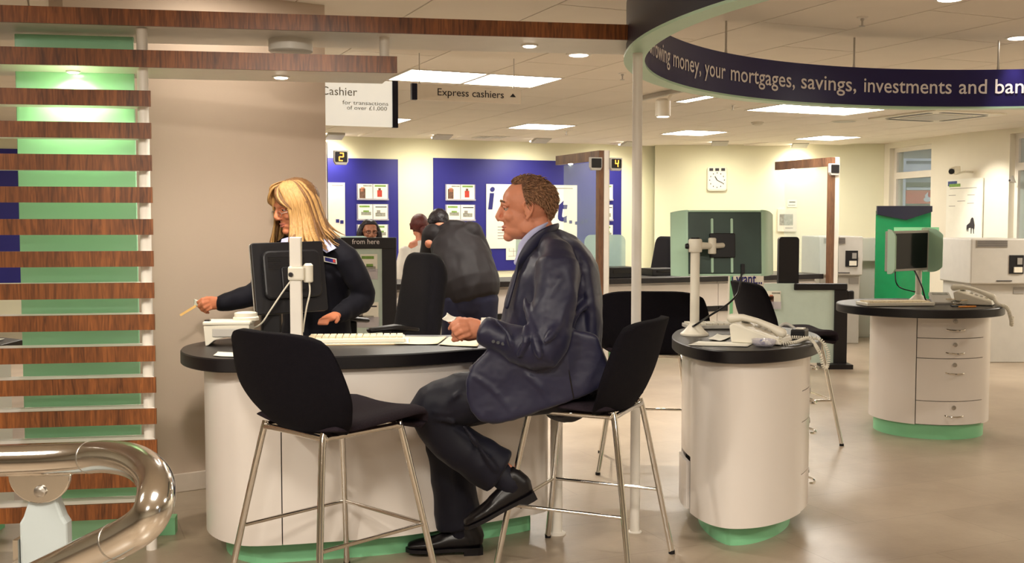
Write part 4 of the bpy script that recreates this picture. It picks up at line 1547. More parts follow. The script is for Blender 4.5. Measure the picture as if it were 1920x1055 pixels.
# --- right monitor, screen towards the camera
Yr = 6.62
bpr = V((atY(1722, 540, Yr + 0.14).x, Yr + 0.14, TOP))
m3 = empty('monitor', bpr, 'dark screened monitor with mint wings facing the camera on the round desk', 'monitor', 'monitors with mint privacy wings')
tl, tr, br, bl = atY(1668, 432, Yr - 0.06), atY(1742, 430, Yr + 0.10), atY(1738, 510, Yr + 0.10), atY(1664, 508, Yr - 0.06)
L4 = Local((tl + tr + br + bl) / 4, tr - tl, tl - bl)
W4, H4 = (tr - tl).length, (tl - bl).length
L4.map(MB().prism(rr_outline(W4, H4, 0.006), -0.03, 0.006)).build('casing', 'grey_plastic', m3, bevel=0.003)
L4.map(MB().prism(rr_outline(W4 - 0.03, H4 - 0.03, 0.003), 0.0062, 0.009)).build('screen', 'screen_black', m3)
for s in (-1, 1):
    N = 9
    vs, fs = [], []
    for l in range(2):
        for i in range(N):
            t = i / (N - 1)
            x = s * (W4 / 2 + (0.02 if s < 0 else -0.02) * t + (0.055 * t if s < 0 else 0.0) - 0.002 * s) + l * 0.006 * s
            zc = 0.002 + 0.13 * t - l * 0.004
            for j in range(N):
                q = -1 + 2 * j / (N - 1)
                y = q * (H4 / 2 + 0.012) * (1 - 0.28 * t ** 3 * abs(q))
                vs.append((x, y, zc))
    o = N * N
    for i in range(N - 1):
        for j in range(N - 1):
            a = (i * N + j, (i + 1) * N + j, (i + 1) * N + j + 1, i * N + j + 1)
            fs += [a, tuple(o + z for z in a[::-1])]
    for i in range(N - 1):
        fs += [(i * N, o + i * N, o + (i + 1) * N, (i + 1) * N), (i * N + N - 1, (i + 1) * N + N - 1, o + (i + 1) * N + N - 1, o + i * N + N - 1),
               (i, i + 1, o + i + 1, o + i), ((N - 1) * N + i, o + (N - 1) * N + i, o + (N - 1) * N + i + 1, (N - 1) * N + i + 1)]
    mm = MB().add(vs, fs)
    mm.sm = True
    L4.map(mm).build('privacy_wing', 'mint_plastic', m3)
L4.map(MB().prism([(p[0] + W4 / 2 + 0.025, p[1]) for p in rr_outline(0.07, H4 + 0.03, 0.01)], -0.045, -0.032)).build('hood_edge', 'mint_plastic', m3)
MB().lathe(bpr, [(0.055, 0.001), (0.055, 0.008), (0.02, 0.04), (0.019, L4.o.z - TOP - 0.06)], 22).build('pole', 'white_plastic', m3)
MB().tube([V((bpr.x, bpr.y, L4.o.z - 0.08)), L4.p(0.02, -0.02, -0.03)], 0.02, 12).build('neck', 'white_plastic', m3)
MB().tube(curve_pts([L4.p(-0.09, -H4 / 2 + 0.01, -0.02), atY(1680, 528, Yr - 0.03), atY(1690, 540, Yr), atY(1716, 547, Yr)], 6), 0.004, 8).build('cable', 'black_plastic', m3)
MB().tube(curve_pts([L4.p(0.08, -H4 / 2 + 0.01, -0.03), atY(1728, 535, Yr), atY(1735, 560, Yr), V((bpr.x + 0.04, Yr + 0.06, TOP + 0.005))], 6), 0.005, 8).build('cable', 'black_plastic', m3)
# keyboard, keys and pens on the right desk
k3 = V((2.29, 6.36, TOP))
L5 = Local(k3, (1, 0.12, 0), (0, 1, 0))
kb3 = empty('keyboard', k3, 'cream keyboard before the monitor on the round right desk', 'keyboard')
L5.box(MB(), 0, 0, 0.013, 0.42, 0.16, 0.02).build('body', 'white_plastic', kb3, bevel=0.004)
m = MB()
for r in range(5):
    for c in range(14):
        L5.box(m, -0.18 + 0.0275 * c, -0.05 + 0.025 * r, 0.026, 0.023, 0.020, 0.008)
ko = m.build('keys', 'paper_cream', kb3)
ko['kind'] = 'stuff'
cp = V((2.62, 6.50, TOP))
calc = empty('calculator', cp, 'grey desk calculator beside the phone on the round right desk', 'calculator')
Lc = Local(cp + V((0, 0, 0.03)), (1, -0.2, 0), (0.15, 1, 0.35))
Lc.box(MB(), 0, 0, 0, 0.12, 0.16, 0.025).build('body', 'grey_plastic', calc, bevel=0.006)
Lc.box(MB(), 0, 0.05, 0.0135, 0.09, 0.03, 0.003).build('display', 'photo_grey', calc)
MB().tube([(2.60, 6.19, TOP + 0.006), (2.71, 6.215, TOP + 0.006)], 0.005, 8).build('pen', 'led_amber', None)
pen = bpy.data.objects['pen']
mat('orange_plastic', (226, 140, 40), 0.4, var=0.02)
pen.data.materials[0] = MATS['orange_plastic']
tag(pen, 'orange pen lying at the front of the round right desk', 'pen')
MB().tube([(2.58, 6.25, TOP + 0.006), (2.68, 6.29, TOP + 0.006)], 0.005, 8).build('pen', 'black_plastic', None)
tag(bpy.data.objects['pen.001'], 'dark pen behind the orange pen on the round right desk', 'pen')
random.seed(8)
kr = empty('key_bunch', V((2.64, 6.30, TOP)), 'bunch of metal keys among the clutter on the round right desk', 'keys')
MB().tube([V((2.64 + 0.025 * math.cos(t / 12 * 6.283), 6.30 + 0.025 * math.sin(t / 12 * 6.283), TOP + 0.02)) for t in range(13)], 0.003, 6).build('ring', 'brushed', kr)
for k in range(7):
    t = random.uniform(0, 6.28)
    c = V((2.64 + 0.04 * math.cos(t), 6.30 + 0.035 * math.sin(t), TOP + 0.006 + 0.006 * k))
    MB().box(c, (0.055, 0.014, 0.003), rz=t + 0.4).build('key', random.choice(['brushed', 'cardboard', 'leather_black']), kr)

# ================================================================== THE BACK OF THE HALL
def wall_rect(u0, v0, u1, v1, P, N, off=0.0):
    """upright rectangle on a wall plane from the pixels of its left, top, right, bottom; order TL BL BR TR"""
    um, vm = (u0 + u1) / 2, (v0 + v1) / 2
    Q = V(P) + N * off
    a, b = atPlane(u0, vm, Q, N), atPlane(u1, vm, Q, N)
    zt, zb = atPlane(um, v0, Q, N).z, atPlane(um, v1, Q, N).z
    return [V((a.x, a.y, zt)), V((a.x, a.y, zb)), V((b.x, b.y, zb)), V((b.x, b.y, zt))]


def sub_rect(q, x0, y0, x1, y1, off=0.0):
    """part of a rectangle, x from left 0..1, y from top 0..1"""
    tl, bl, br, tr = q
    X, Y = tr - tl, bl - tl
    n = Y.cross(X).normalized()
    f = lambda x, y: tl + X * x + Y * y + n * off
    return [f(x0, y0), f(x0, y1), f(x1, y1), f(x1, y0)]


def panel(name, q, thick, material, parent=None, label=None, cat=None, group=None):
    o = MB().slab(q, thick).build(name, material, parent)
    if parent is None:
        tag(o, label, cat, group)
    return o


panel('wall_panel', wall_rect(612, 297, 747, 520, A0, AN, 0.02), 0.02, 'navy_panel', None, 'navy wall panel with leaflets beside the pillar wall', 'panel', 'navy wall panels')
panel('wall_panel', wall_rect(813, 300, 1165, 506, A0, AN, 0.02), 0.02, 'navy_panel', None, 'wide navy wall panel behind the seated man', 'panel', 'navy wall panels')
panel('wall_panel', wall_rect(-90, 278, 60, 545, A0, AN, 0.02), 0.02, 'navy_panel', None, 'navy wall panel glimpsed between the slats at the left edge', 'panel', 'navy wall panels')


def big_poster(u0, v0, u1, v1, label, words):
    q = wall_rect(u0, v0, u1, v1, A0, AN, 0.032)
    c = (q[0] + q[2]) / 2
    root = empty('poster', c, label, 'poster', 'white navy lettered posters')
    panel('sheet', q, 0.008, 'paper', root)
    X = (q[3] - q[0])
    Yv = V((0, 0, 1))
    n = AN
    for (txt, fx, fy, size, wd, sh) in words:
        text_on('lettering', txt, size, q[0] + X * fx - V((0, 0, 1)) * ((q[0].z - q[1].z) * fy) + n * 0.002, X, Yv, 'ink_navy', root, width=wd, shear=sh, bold=size * 0.02)
    for k in range(5):
        panel('text_line', sub_rect(q, 0.12, 0.66 + 0.045 * k, 0.12 + 0.25 * (1 - 0.15 * (k % 3)), 0.672 + 0.045 * k, 0.001), 0.0008, 'ink_grey', root)
    panel('text_line', sub_rect(q, 0.62, 0.045, 0.95, 0.06, 0.001), 0.0008, 'ink_grey', root)
    return q


qp = big_poster(912, 346, 1082, 465, 'large white poster with navy i want lettering behind the man in suit', ())
root = bpy.data.objects['poster']
Xd = (qp[3] - qp[0]).normalized()
Lp_ = lambda u, v: atPlane(u, v, A0 + AN * 0.034, AN)
sz = lambda v0, v1: (Lp_(1000, v0).z - Lp_(1000, v1).z)
for (txt, u0, v0, s_, w_) in (('i', 913, 391, sz(345, 391) * 1.33, None), ('wan', 948, 402, sz(345, 391) * 1.36, (Lp_(1040, 400) - Lp_(948, 400)).length), ('t', 1042, 413, sz(372, 414) * 1.5, None)):
    text_on('lettering', txt, s_, Lp_(u0, v0), Xd, (V((0, 0, 1)) + Xd * 0.12), 'ink_navy', root, width=w_, bold=s_ * 0.025)
for (u0, v0) in ((1060, 414), (1070, 416), (1081, 418), (1091, 416), (1099, 414)):
    c = Lp_(u0, v0)
    MB().box(c, (0.045, 0.002, 0.045), axes=(Xd, AN, (0, 0, 1))).build('dot', 'ink_navy', root)
qp2 = wall_rect(612, 342, 647, 452, A0, AN, 0.032)
root = empty('poster', (qp2[0] + qp2[2]) / 2, 'white poster with dark dots on the left navy panel beside the pillar', 'poster', 'white navy lettered posters')
panel('sheet', qp2, 0.008, 'paper', root)
for (u0, v0) in ((633, 414), (641, 416)):
    MB().box(Lp_(u0, v0), (0.045, 0.002, 0.045), axes=(Xd, AN, (0, 0, 1))).build('dot', 'ink_navy', root)
panel('text_line', sub_rect(qp2, 0.3, 0.04, 0.9, 0.055, 0.001), 0.0008, 'ink_grey', root)
qm = wall_rect(949, 450, 976, 487, A0, AN, 0.030)
root = empty('notice', (qm[0] + qm[2]) / 2, 'small pale plan sheet hanging below the white poster behind the man', 'notice')
panel('sheet', qm, 0.005, 'paper', root)
for (a, b, c, d) in ((0.1, 0.3, 0.9, 0.32), (0.5, 0.1, 0.53, 0.8), (0.2, 0.55, 0.8, 0.57), (0.2, 0.3, 0.22, 0.57), (0.15, 0.8, 0.85, 0.82), (0.78, 0.32, 0.8, 0.57)):
    panel('plan_line', sub_rect(qm, a, b, c, d, 0.001), 0.0008, 'ink_grey', root)


def leaflet(q, style, parent):
    o = panel('leaflet', q, 0.004, 'paper', parent)
    s = lambda *a: sub_rect(q, *a, 0.001)
    if style == 0:
        panel('title', s(0.35, 0.08, 0.95, 0.16), 0.0006, 'photo_grey', o)
        panel('picture', s(0.08, 0.3, 0.5, 0.95), 0.0006, 'photo_brown', o)
        panel('picture', s(0.18, 0.22, 0.44, 0.5), 0.0006, 'skin', o)
    elif style == 1:
        panel('title', s(0.1, 0.06, 0.9, 0.17), 0.0006, 'photo_green', o)
        panel('picture', s(0.28, 0.4, 0.62, 0.85), 0.0006, 'photo_red', o)
        panel('picture', s(0.36, 0.26, 0.54, 0.42), 0.0006, 'photo_brown', o)
    elif style == 2:
        panel('title', s(0.08, 0.08, 0.8, 0.2), 0.0006, 'photo_green', o)
        panel('picture', s(0.2, 0.5, 0.9, 0.72), 0.0006, 'photo_grey', o)
        panel('picture', s(0.35, 0.4, 0.75, 0.52), 0.0006, 'photo_green', o)
    else:
        panel('title', s(0.15, 0.14, 0.95, 0.2), 0.0006, 'ink_dark', o)
        panel('picture', s(0.15, 0.55, 0.85, 0.8), 0.0006, 'photo_grey', o)
        panel('picture', s(0.25, 0.38, 0.5, 0.6), 0.0006, 'ink_grey', o)


def leaflet_rack(u0, v0, u1, v1, styles, label):
    q = wall_rect(u0, v0, u1, v1, A0, AN, 0.05)
    root = empty('leaflet_holder', (q[0] + q[2]) / 2, label, 'leaflet holder', 'leaflet holders on the navy panels')
    k = len(styles)
    for i, st in enumerate(styles):
        leaflet(sub_rect(q, i / k + 0.012, 0.0, (i + 1) / k - 0.012, 0.97), st, root)
    panel('backing', sub_rect(q, -0.03, -0.02, 1.03, 1.02, -0.006), 0.006, 'clear_plastic', root)
    panel('lip', sub_rect(q, -0.03, 0.93, 1.03, 1.04, 0.012), 0.004, 'clear_plastic', root)


rows = ((345, 374, (0, 1)), (383, 412, (2, 3)), (421, 450, (1, 2)))
wr = ('top', 'middle', 'bottom')
for (u0, u1, nm) in ((671, 727, 'left navy panel'), (837, 890, 'wide navy panel near the bending man'), (1127, 1149, 'navy panel edge right of the till post')):
    for (v0, v1, st), w in zip(rows, wr):
        leaflet_rack(u0, v0 + (1 if u0 > 800 else 0), u1, v1 + (1 if u0 > 800 else 0), st if u1 - u0 > 30 else (st[1],), '%s leaflet holder on the %s' % (w, nm))

# ------------------------------------------------------------------ the till counter
CO = V((0.86, 10.1, 0))
cpt = lambda u, w, z=0.0: CO + UX * u + WX * w + V((0, 0, z))
AXC = (UX, WX, V((0, 0, 1)))
for i, (a, b, lb) in enumerate(((-3.3, -2.66, 'white till counter unit behind the pillar wall edge'), (-2.66, -1.3, 'white till counter unit behind the black display stand'), (-1.3, 0.0, 'white till counter unit behind the bending man'),
                                (0.0, 1.3, 'white till counter unit behind the tall white post'), (1.3, 2.5, 'white till counter unit behind the middle monitor'))):
    root = empty('counter_unit', cpt((a + b) / 2, 0.3), lb, 'counter', 'units of the till counter')
    MB().box(cpt((a + b) / 2, 0.32, 0.40), (b - a - 0.006, 0.60, 0.62), axes=AXC).build('body', 'white_laminate', root)
    MB().box(cpt((a + b) / 2, 0.011, 0.575), (b - a - 0.006, 0.02, 0.22), axes=AXC).build('upper_panel', 'white_laminate', root)
    MB().box(cpt((a + b) / 2, 0.008, 0.435), (b - a - 0.006, 0.03, 0.05), axes=AXC).build('rail', 'black_edge', root)
    MB().box(cpt((a + b) / 2, 0.34, 0.045), (b - a - 0.006, 0.54, 0.09), axes=AXC).build('plinth', 'mint', root)
wt = MB().box(cpt(-0.4, 0.30, 0.735), (5.9, 0.72, 0.05), axes=AXC).build('counter_slab', 'black_top', bevel=0.004)
tag(wt, 'long black worktop running along the white till counter', 'worktop')


def seven_seg(o, x, y, h, digit, parent):
    SEG = {'2': 'abged', '4': 'fgbc'}[digit]
    w = h * 0.5
    L = Local(o, x, y)
    t = h * 0.11
    pos = {'a': (0, h / 2, w, t), 'g': (0, 0, w, t), 'd': (0, -h / 2, w, t), 'f': (-w / 2, h / 4, t, h / 2), 'b': (w / 2, h / 4, t, h / 2), 'e': (-w / 2, -h / 4, t, h / 2), 'c': (w / 2, -h / 4, t, h / 2)}
    for s in SEG:
        a, b, c, d = pos[s]
        L.box(MB(), a + b * 0.15, b, 0.001, c, d, 0.002).build('digit_segment', 'led_amber', parent)


def till_gantry(w0, label, displays, umain=None):
    p = cpt(w0, -0.10)
    root = empty('till_gantry', p, label, 'frame', 'walnut till frames')
    MB().box(p + V((0, 0, 0.98)) - UX * 0.028, (0.05, 0.06, 1.96), axes=AXC).build('walnut_post', 'walnut_dull', root)
    MB().box(p + V((0, 0, 0.98)) + UX * 0.026, (0.05, 0.06, 1.965), axes=AXC).build('white_post', 'white_metal', root)
    MB().box(p + V((0, 0, 0.98)) + UX * 0.056, (0.010, 0.05, 1.965), axes=AXC).build('steel_edge', 'steel', root)
    MB().box(p + V((0, 0, 1.915)) + WX * 0.47 - UX * 0.028, (0.05, 0.88, 0.09), axes=AXC).build('walnut_arm', 'walnut_dull', root)
    MB().box(p + WX * 0.40 - UX * 0.028 + V((0, 0, 1.31)), (0.012, 0.72, 1.10), axes=AXC).build('glass_pane', 'clear_glass', root)
    MB().lathe(p + WX * 0.62 - UX * 0.028 + V((0, 0, 1.862)), [(0.022, 0), (0.022, 0.008)], 14).build('spot', 'lamp_lens', root)
    for (du, dig) in displays:
        c = p + UX * du - WX * 0.05 + V((0, 0, 1.835))
        L = Local(c, UX, V((0, 0, 1)))
        ol = [(-0.062, 0.06), (0.062, 0.06), (0.062, -0.03), (0.045, -0.06), (-0.045, -0.06), (-0.062, -0.03)]
        d = L.map(MB().prism(ol, -0.035, 0.0)).build('display', 'grey_plastic', root, bevel=0.004)
        L.map(MB().prism([(x * 0.82, y * 0.78 + 0.006) for (x, y) in rr_outline(0.124, 0.11, 0.01)], 0.0, 0.003)).build('display_face', 'black_plastic', d)
        if dig:
            seven_seg(c + V((0, 0, 0.006)) - WX * 0.004, UX, (0, 0, 1), 0.062, dig, d)


till_gantry(-2.72, 'walnut till frame with the lit number two beside the pillar wall', ((0.17, '2'),))
till_gantry(-0.06, 'walnut till frame with the lit number four behind the seated man', ((-0.09, None), (0.12, '4')))
till_gantry(2.62, 'walnut till frame with an unlit display right of the middle monitor', ((-0.02, None),))


def glass_screen(u, w, wd, z0, z1, label, along=UX):
    p = cpt(u, w)
    L = Local(p + V((0, 0, (z0 + z1) / 2)), along, (0, 0, 1))
    root = empty('frosted_screen', p + V((0, 0, z0)), label, 'glass screen', 'frosted counter screens')
    L.map(MB().prism(rr_outline(wd, z1 - z0, 0.07), -0.006, 0.006)).build('glass', 'frost_glass', root)
    for s in (-1, 1):
        L.box(MB(), s * wd * 0.3, -(z1 - z0) / 2 + 0.02, 0, 0.04, 0.06, 0.03).build('clip', 'brushed', root)


glass_screen(0.30, 0.52, 0.46, 0.762, 1.17, 'frosted glass screen on the till counter right of the till post')
glass_screen(-0.42, 0.52, 0.50, 0.762, 1.19, 'frosted glass screen on the till counter behind the seated man')
glass_screen(-2.38, 0.52, 0.52, 0.762, 1.17, 'frosted glass screen on the till counter behind the woman at the desk')
for (u, w, sx, sy, h, lb) in ((0.27, 0.22, 0.34, 0.30, 0.10, 'flat black machine on the till counter right of the till post'), (0.86, 0.40, 0.30, 0.24, 0.07, 'small black box on the till counter right of the white post')):
    root = empty('till_machine', cpt(u, w, 0.76), lb, 'machine', 'black machines on the till counter')
    MB().box(cpt(u, w, 0.761 + h / 2), (sx, sy, h), axes=AXC).build('case', 'black_plastic', root, bevel=0.006)
    MB().box(cpt(u, w - sy / 2 - 0.002, 0.761 + h * 0.6), (sx * 0.7, 0.006, h * 0.3), axes=AXC).build('slot', 'screen_black', root)
    MB().box(cpt(u + sx / 2 + 0.012, w - 0.05, 0.761 + h * 0.4), (0.03, 0.05, 0.04), axes=AXC).build('roll_holder', 'white_plastic', root)


# ------------------------------------------------------------------ black display stands
def stand_panel(q, parent, style):
    leaflet(q, style, parent)


Ys = 7.8
S = lambda u, v: atY(u, v, Ys)
st = empty('display_stand', V((S(700, 500).x, Ys, 0)), 'black framed display stand with from here lettering behind the woman', 'display stand', 'black framed display stands')
x0, x1 = S(640, 460).x, S(743, 460).x
zt, zf = S(700, 445).z, S(700, 466).z
MB().box(((x0 + x1) / 2, Ys, (zt + zf) / 2), (x1 - x0, 0.05, zt - zf)).build('fascia', 'black_edge', st, bevel=0.004)
text_on('lettering', 'from here', 0.052, V((S(661, 455).x, Ys - 0.027, S(661, 457).z)), (1, 0, 0), (0, 0, 1), 'lettering_white', st, width=S(712, 455).x - S(661, 455).x)
MB().box((S(730, 500).x, Ys, zf / 2), (S(743, 460).x - S(717, 460).x, 0.05, zf)).build('upright', 'black_edge', st)
MB().box((S(644, 500).x, Ys, zf / 2), (0.04, 0.05, zf)).build('upright', 'black_edge', st)
MB().box(((x0 + S(717, 460).x) / 2 + 0.02, Ys + 0.004, zf / 2 + 0.04), (S(717, 460).x - x0 - 0.04, 0.02, zf - 0.08)).build('panel', 'frost_pale', st)
MB().box(((x0 + x1) / 2, Ys + 0.02, 0.02), (x1 - x0 + 0.06, 0.34, 0.04)).build('base', 'black_edge', st, bevel=0.004)
for (u0, v0, u1, v1, sty, lb) in ((676, 476, 708, 522, 2, 'leaflet with two people on the black display stand, the upper one'), (652, 566, 710, 612, 3, 'white leaflet on the black display stand, the lower one')):
    q = [V((S(u0, v0).x, Ys - 0.014, S(u0, v0).z)), V((S(u0, v1).x, Ys - 0.014, S(u0, v1).z)), V((S(u1, v1).x, Ys - 0.014, S(u1, v1).z)), V((S(u1, v0).x, Ys - 0.014, S(u1, v0).z))]
    holder = empty('leaflet_holder', (q[0] + q[2]) / 2, lb, 'leaflet holder', 'leaflet holders on the stands')
    leaflet(q, sty, holder)
    panel('pocket', sub_rect(q, -0.03, 0.6, 1.03, 1.03, 0.006), 0.003, 'clear_plastic', holder)

# right hand stand: tall black part, low frosted wing, poster with "want..."
Yq = 9.5
S = lambda u, v: atY(u, v, Yq)
st = empty('display_stand', V((S(1520, 600).x, Yq, 0)), 'low frosted partition stand with thick black frame beside the round right desk', 'display stand', 'black framed display stands')
xa, xb, xc = S(1432, 600).x, S(1563, 600).x, S(1587, 600).x
ztop = S(1520, 531).z
MB().box(((xa + xb) / 2, Yq, ztop / 2 + 0.02), (xb - xa, 0.018, ztop - 0.04)).build('panel', 'frost_pale', st)
MB().box(((S(1488, 538).x + xc) / 2, Yq, ztop - 0.03), (xc - S(1488, 538).x, 0.05, 0.06)).build('top_rail', 'black_edge', st, bevel=0.01)
MB().box(((xb + xc) / 2, Yq, ztop / 2 - 0.03), (xc - xb, 0.05, ztop - 0.06)).build('upright', 'black_edge', st)
MB().box(((xc + S(1600, 600).x) / 2, Yq, S(1590, 562).z), (S(1600, 600).x - xc, 0.05, 0.17)).build('hinge_block', 'black_edge', st, bevel=0.015)
MB().box(((xb + xc) / 2 - 0.04, Yq, 0.02), (xc - xb + 0.12, 0.30, 0.04)).build('foot', 'black_edge', st)
xm0, xm1 = S(1462, 480).x, S(1500, 480).x
L = Local(V(((xm0 + xm1) / 2, Yq + 0.06, (S(1480, 444).z) / 2)), (1, 0, 0), (0, 0, 1))
L.map(MB().prism(rr_outline(xm1 - xm0, S(1480, 444).z, 0.03), -0.03, 0.03)).build('tall_back', 'black_edge', st)
q = [V((S(1437, 548).x, Yq - 0.02, S(1, 545).z)), V((S(1437, 548).x, Yq - 0.02, S(1, 578).z)), V((S(1463, 548).x, Yq - 0.02, S(1, 578).z)), V((S(1463, 548).x, Yq - 0.02, S(1, 545).z))]
holder = empty('leaflet_holder', (q[0] + q[2]) / 2, 'leaflet with a portrait on the low frosted partition', 'leaflet holder', 'leaflet holders on the stands')
leaflet(q, 0, holder)
panel('pocket', sub_rect(q, -0.03, 0.6, 1.03, 1.03, 0.006), 0.003, 'clear_plastic', holder)
Yq2 = 9.0
S = lambda u, v: atY(u, v, Yq2)
q = [V((S(1366, 520).x, Yq2, S(1, 512).z)), V((S(1366, 520).x, Yq2, 0.08)), V((S(1432, 520).x, Yq2, 0.08)), V((S(1432, 520).x, Yq2, S(1, 512).z))]
pb = empty('poster_stand', V(((q[0].x + q[2].x) / 2, Yq2, 0)), 'white want poster with green edge standing below the middle monitor', 'poster', 'white navy lettered posters')
panel('sheet', q, 0.012, 'paper', pb)
panel('green_edge', sub_rect(q, 0.04, 0.0, 0.13, 1.0, 0.002), 0.002, 'mint', pb)
text_on('lettering', 'i want...', 0.13, V((S(1371, 534).x, Yq2 - 0.003, S(1371, 532).z)), (1, 0, 0), (0, 0, 1), 'ink_navy', pb, width=S(1428, 530).x - S(1371, 530).x, bold=0.002)
for k in range(4):
    panel('text_line', sub_rect(q, 0.25, 0.22 + 0.03 * k, 0.72, 0.228 + 0.03 * k, 0.001), 0.0008, 'ink_grey', pb)
MB().box(((q[0].x + q[2].x) / 2, Yq2 + 0.02, 0.04), (0.34, 0.26, 0.08)).build('base', 'black_edge', pb)

# ------------------------------------------------------------------ paying-in machines on the right
def paying_machine(Y, u0, u1, label, flip=1):
    S = lambda u, v: atY(u, v, Y)
    k = 2000.0 / Y
    x0, x1 = S(u0, 480).x, S(u1, 480).x
    w = x1 - x0
    cx = (x0 + x1) / 2
    root = empty('paying_machine', V((cx, Y + 0.35, 0)), label, 'machine', 'grey paying-in machines')
    zt, zm = 1.145, 0.73
    MB().box((cx, Y + 0.35, (zt + zm) / 2), (w, 0.70, zt - zm)).build('upper_case', 'grey_plastic', root, bevel=0.012)
    MB().box((cx + w * 0.02, Y + 0.38, zm / 2), (w * 0.92, 0.64, zm)).build('lower_case', 'grey_plastic', root, bevel=0.008)
    m = MB()
    g = MB().box((cx - w * 0.16, Y - 0.002, zt - 0.045), (w * 0.5, 0.01, 0.065)).build('grille', 'brushed', root)
    for i in range(6):
        MB().box((cx - w * 0.16, Y - 0.009, zt - 0.07 + 0.01 * i), (w * 0.48, 0.006, 0.004)).build('grille_bar', 'ink_dark', g)
    wx = cx + w * 0.24
    f = MB().box((wx, Y - 0.003, 0.91), (0.13, 0.012, 0.17)).build('slot_window', 'black_plastic', root)
    MB().box((wx + 0.01, Y - 0.014, 0.862), (0.075, 0.02, 0.05)).build('slip_tray', 'white_plastic', f)
    MB().box((wx + 0.025, Y - 0.012, 0.94), (0.045, 0.012, 0.06)).build('button_panel', 'ink_grey', f)
    MB().lathe((cx + w * 0.40, Y, 0.91), [(0.010, 0), (0.010, 0.008)], 10, axis=(0, -1, 0)).build('lock', 'brushed', root)
    MB().box((cx + w * 0.05, Y - 0.003, 0.76), (0.14, 0.008, 0.008)).build('finger_slot', 'ink_dark', root)
    MB().box((cx + w * 0.34, Y + 0.058, 0.67), (0.10, 0.008, 0.06)).build('maker_plate', 'ink_grey', root)


paying_machine(11.3, 1536, 1618, 'grey paying-in machine left of the green banner')
paying_machine(9.75, 1820, 1936, 'grey paying-in machine at the right edge beside the round desk')
c = atY(1643, 480, 11.9)
root = empty('cabinet', V((c.x + 0.1, 11.9, 0)), 'white cabinet between the left paying-in machine and the green banner', 'cabinet')
MB().box((c.x + 0.05, 12.1, 0.99), (0.56, 0.4, 0.26)).build('upper_box', 'white_laminate', root, bevel=0.006)
MB().box((c.x + 0.05, 12.14, 0.43), (0.50, 0.32, 0.86)).build('lower_body', 'white_laminate', root, bevel=0.006)
MB().box((c.x + 0.05, 11.895, 0.99), (0.004, 0.012, 0.24)).build('joint', 'ink_grey', root)

# green banner stand
Yb = 11.6
S = lambda u, v: atY(u, v, Yb)
bx0, bx1 = S(1642, 450).x, S(1745, 450).x
zt, zv, ze = S(1, 386).z, S(1, 412).z, S(1, 402).z
bn = empty('banner_stand', V(((bx0 + bx1) / 2, Yb, 0)), 'green display banner with a navy top by the window', 'banner')
L = Local(V(((bx0 + bx1) / 2, Yb, 0)), (1, 0, 0), (0, 0, 1))
w2 = (bx1 - bx0) / 2
L.map(MB().prism([(-w2, zt), (-w2, ze + 0.0), (0.02, zv), (w2, ze + 0.03), (w2, zt)], 0.0, 0.03)).build('navy_header', 'navy_dark', bn)
L.map(MB().prism([(-w2, 0.06), (w2, 0.06), (w2, ze + 0.04), (-w2, ze + 0.04)], -0.016, -0.002)).build('green_sheet', 'green_glass', bn)
for (a, b, c_, d) in ((-w2 * 0.55, 0.2, w2 * 0.1, 0.045), (-w2 * 0.2, 0.0, w2 * 0.8, 0.04)):
    L.box(MB(), a + 0.2, zv - 0.10 - b * 0.3, 0.003, c_ + 0.25, d, 0.004).build('pale_block', 'mint', bn)
MB().box(((bx0 + bx1) / 2, Yb, 0.03), (2 * w2, 0.3, 0.06)).build('base', 'black_edge', bn)

# wall things on the right
WO = W0 + WN * 0.0
qn = wall_rect(1774, 335, 1841, 449, W0, WN, 0.03)
root = empty('notice_board', (qn[0] + qn[2]) / 2, 'white notice panel with a black horse mark on the window wall', 'notice')
panel('sheet', qn, 0.015, 'paper', root)
panel('blue_block', sub_rect(qn, 0.04, 0.03, 0.30, 0.11, 0.002), 0.0015, 'photo_navy', root)
panel('green_block', sub_rect(qn, 0.08, 0.075, 0.40, 0.125, 0.004), 0.0015, 'photo_green', root)
for (a, b, w) in ((0.1, 0.15, 0.75), (0.07, 0.26, 0.2), (0.6, 0.265, 0.2), (0.32, 0.36, 0.22), (0.6, 0.40, 0.18), (0.08, 0.44, 0.18)):
    panel('text_line', sub_rect(qn, a, b, a + w, b + 0.010, 0.001), 0.0008, 'ink_grey', root)
X, Y_ = qn[3] - qn[0], qn[1] - qn[0]
hs = lambda x, y: qn[0] + X * x + Y_ * y + WN * 0.002
horse = [(0.60, 0.87), (0.60, 0.80), (0.605, 0.765), (0.64, 0.745), (0.69, 0.72), (0.715, 0.66), (0.745, 0.635), (0.78, 0.645), (0.80, 0.70), (0.82, 0.76), (0.815, 0.82), (0.80, 0.83), (0.805, 0.90), (0.79, 0.90), (0.775, 0.82), (0.745, 0.81), (0.735, 0.90), (0.72, 0.90), (0.715, 0.805), (0.66, 0.81), (0.645, 0.87), (0.63, 0.865), (0.63, 0.81)]
MB().slab([hs(*p) for p in horse], 0.0015).build('horse_mark', 'ink_dark', root)

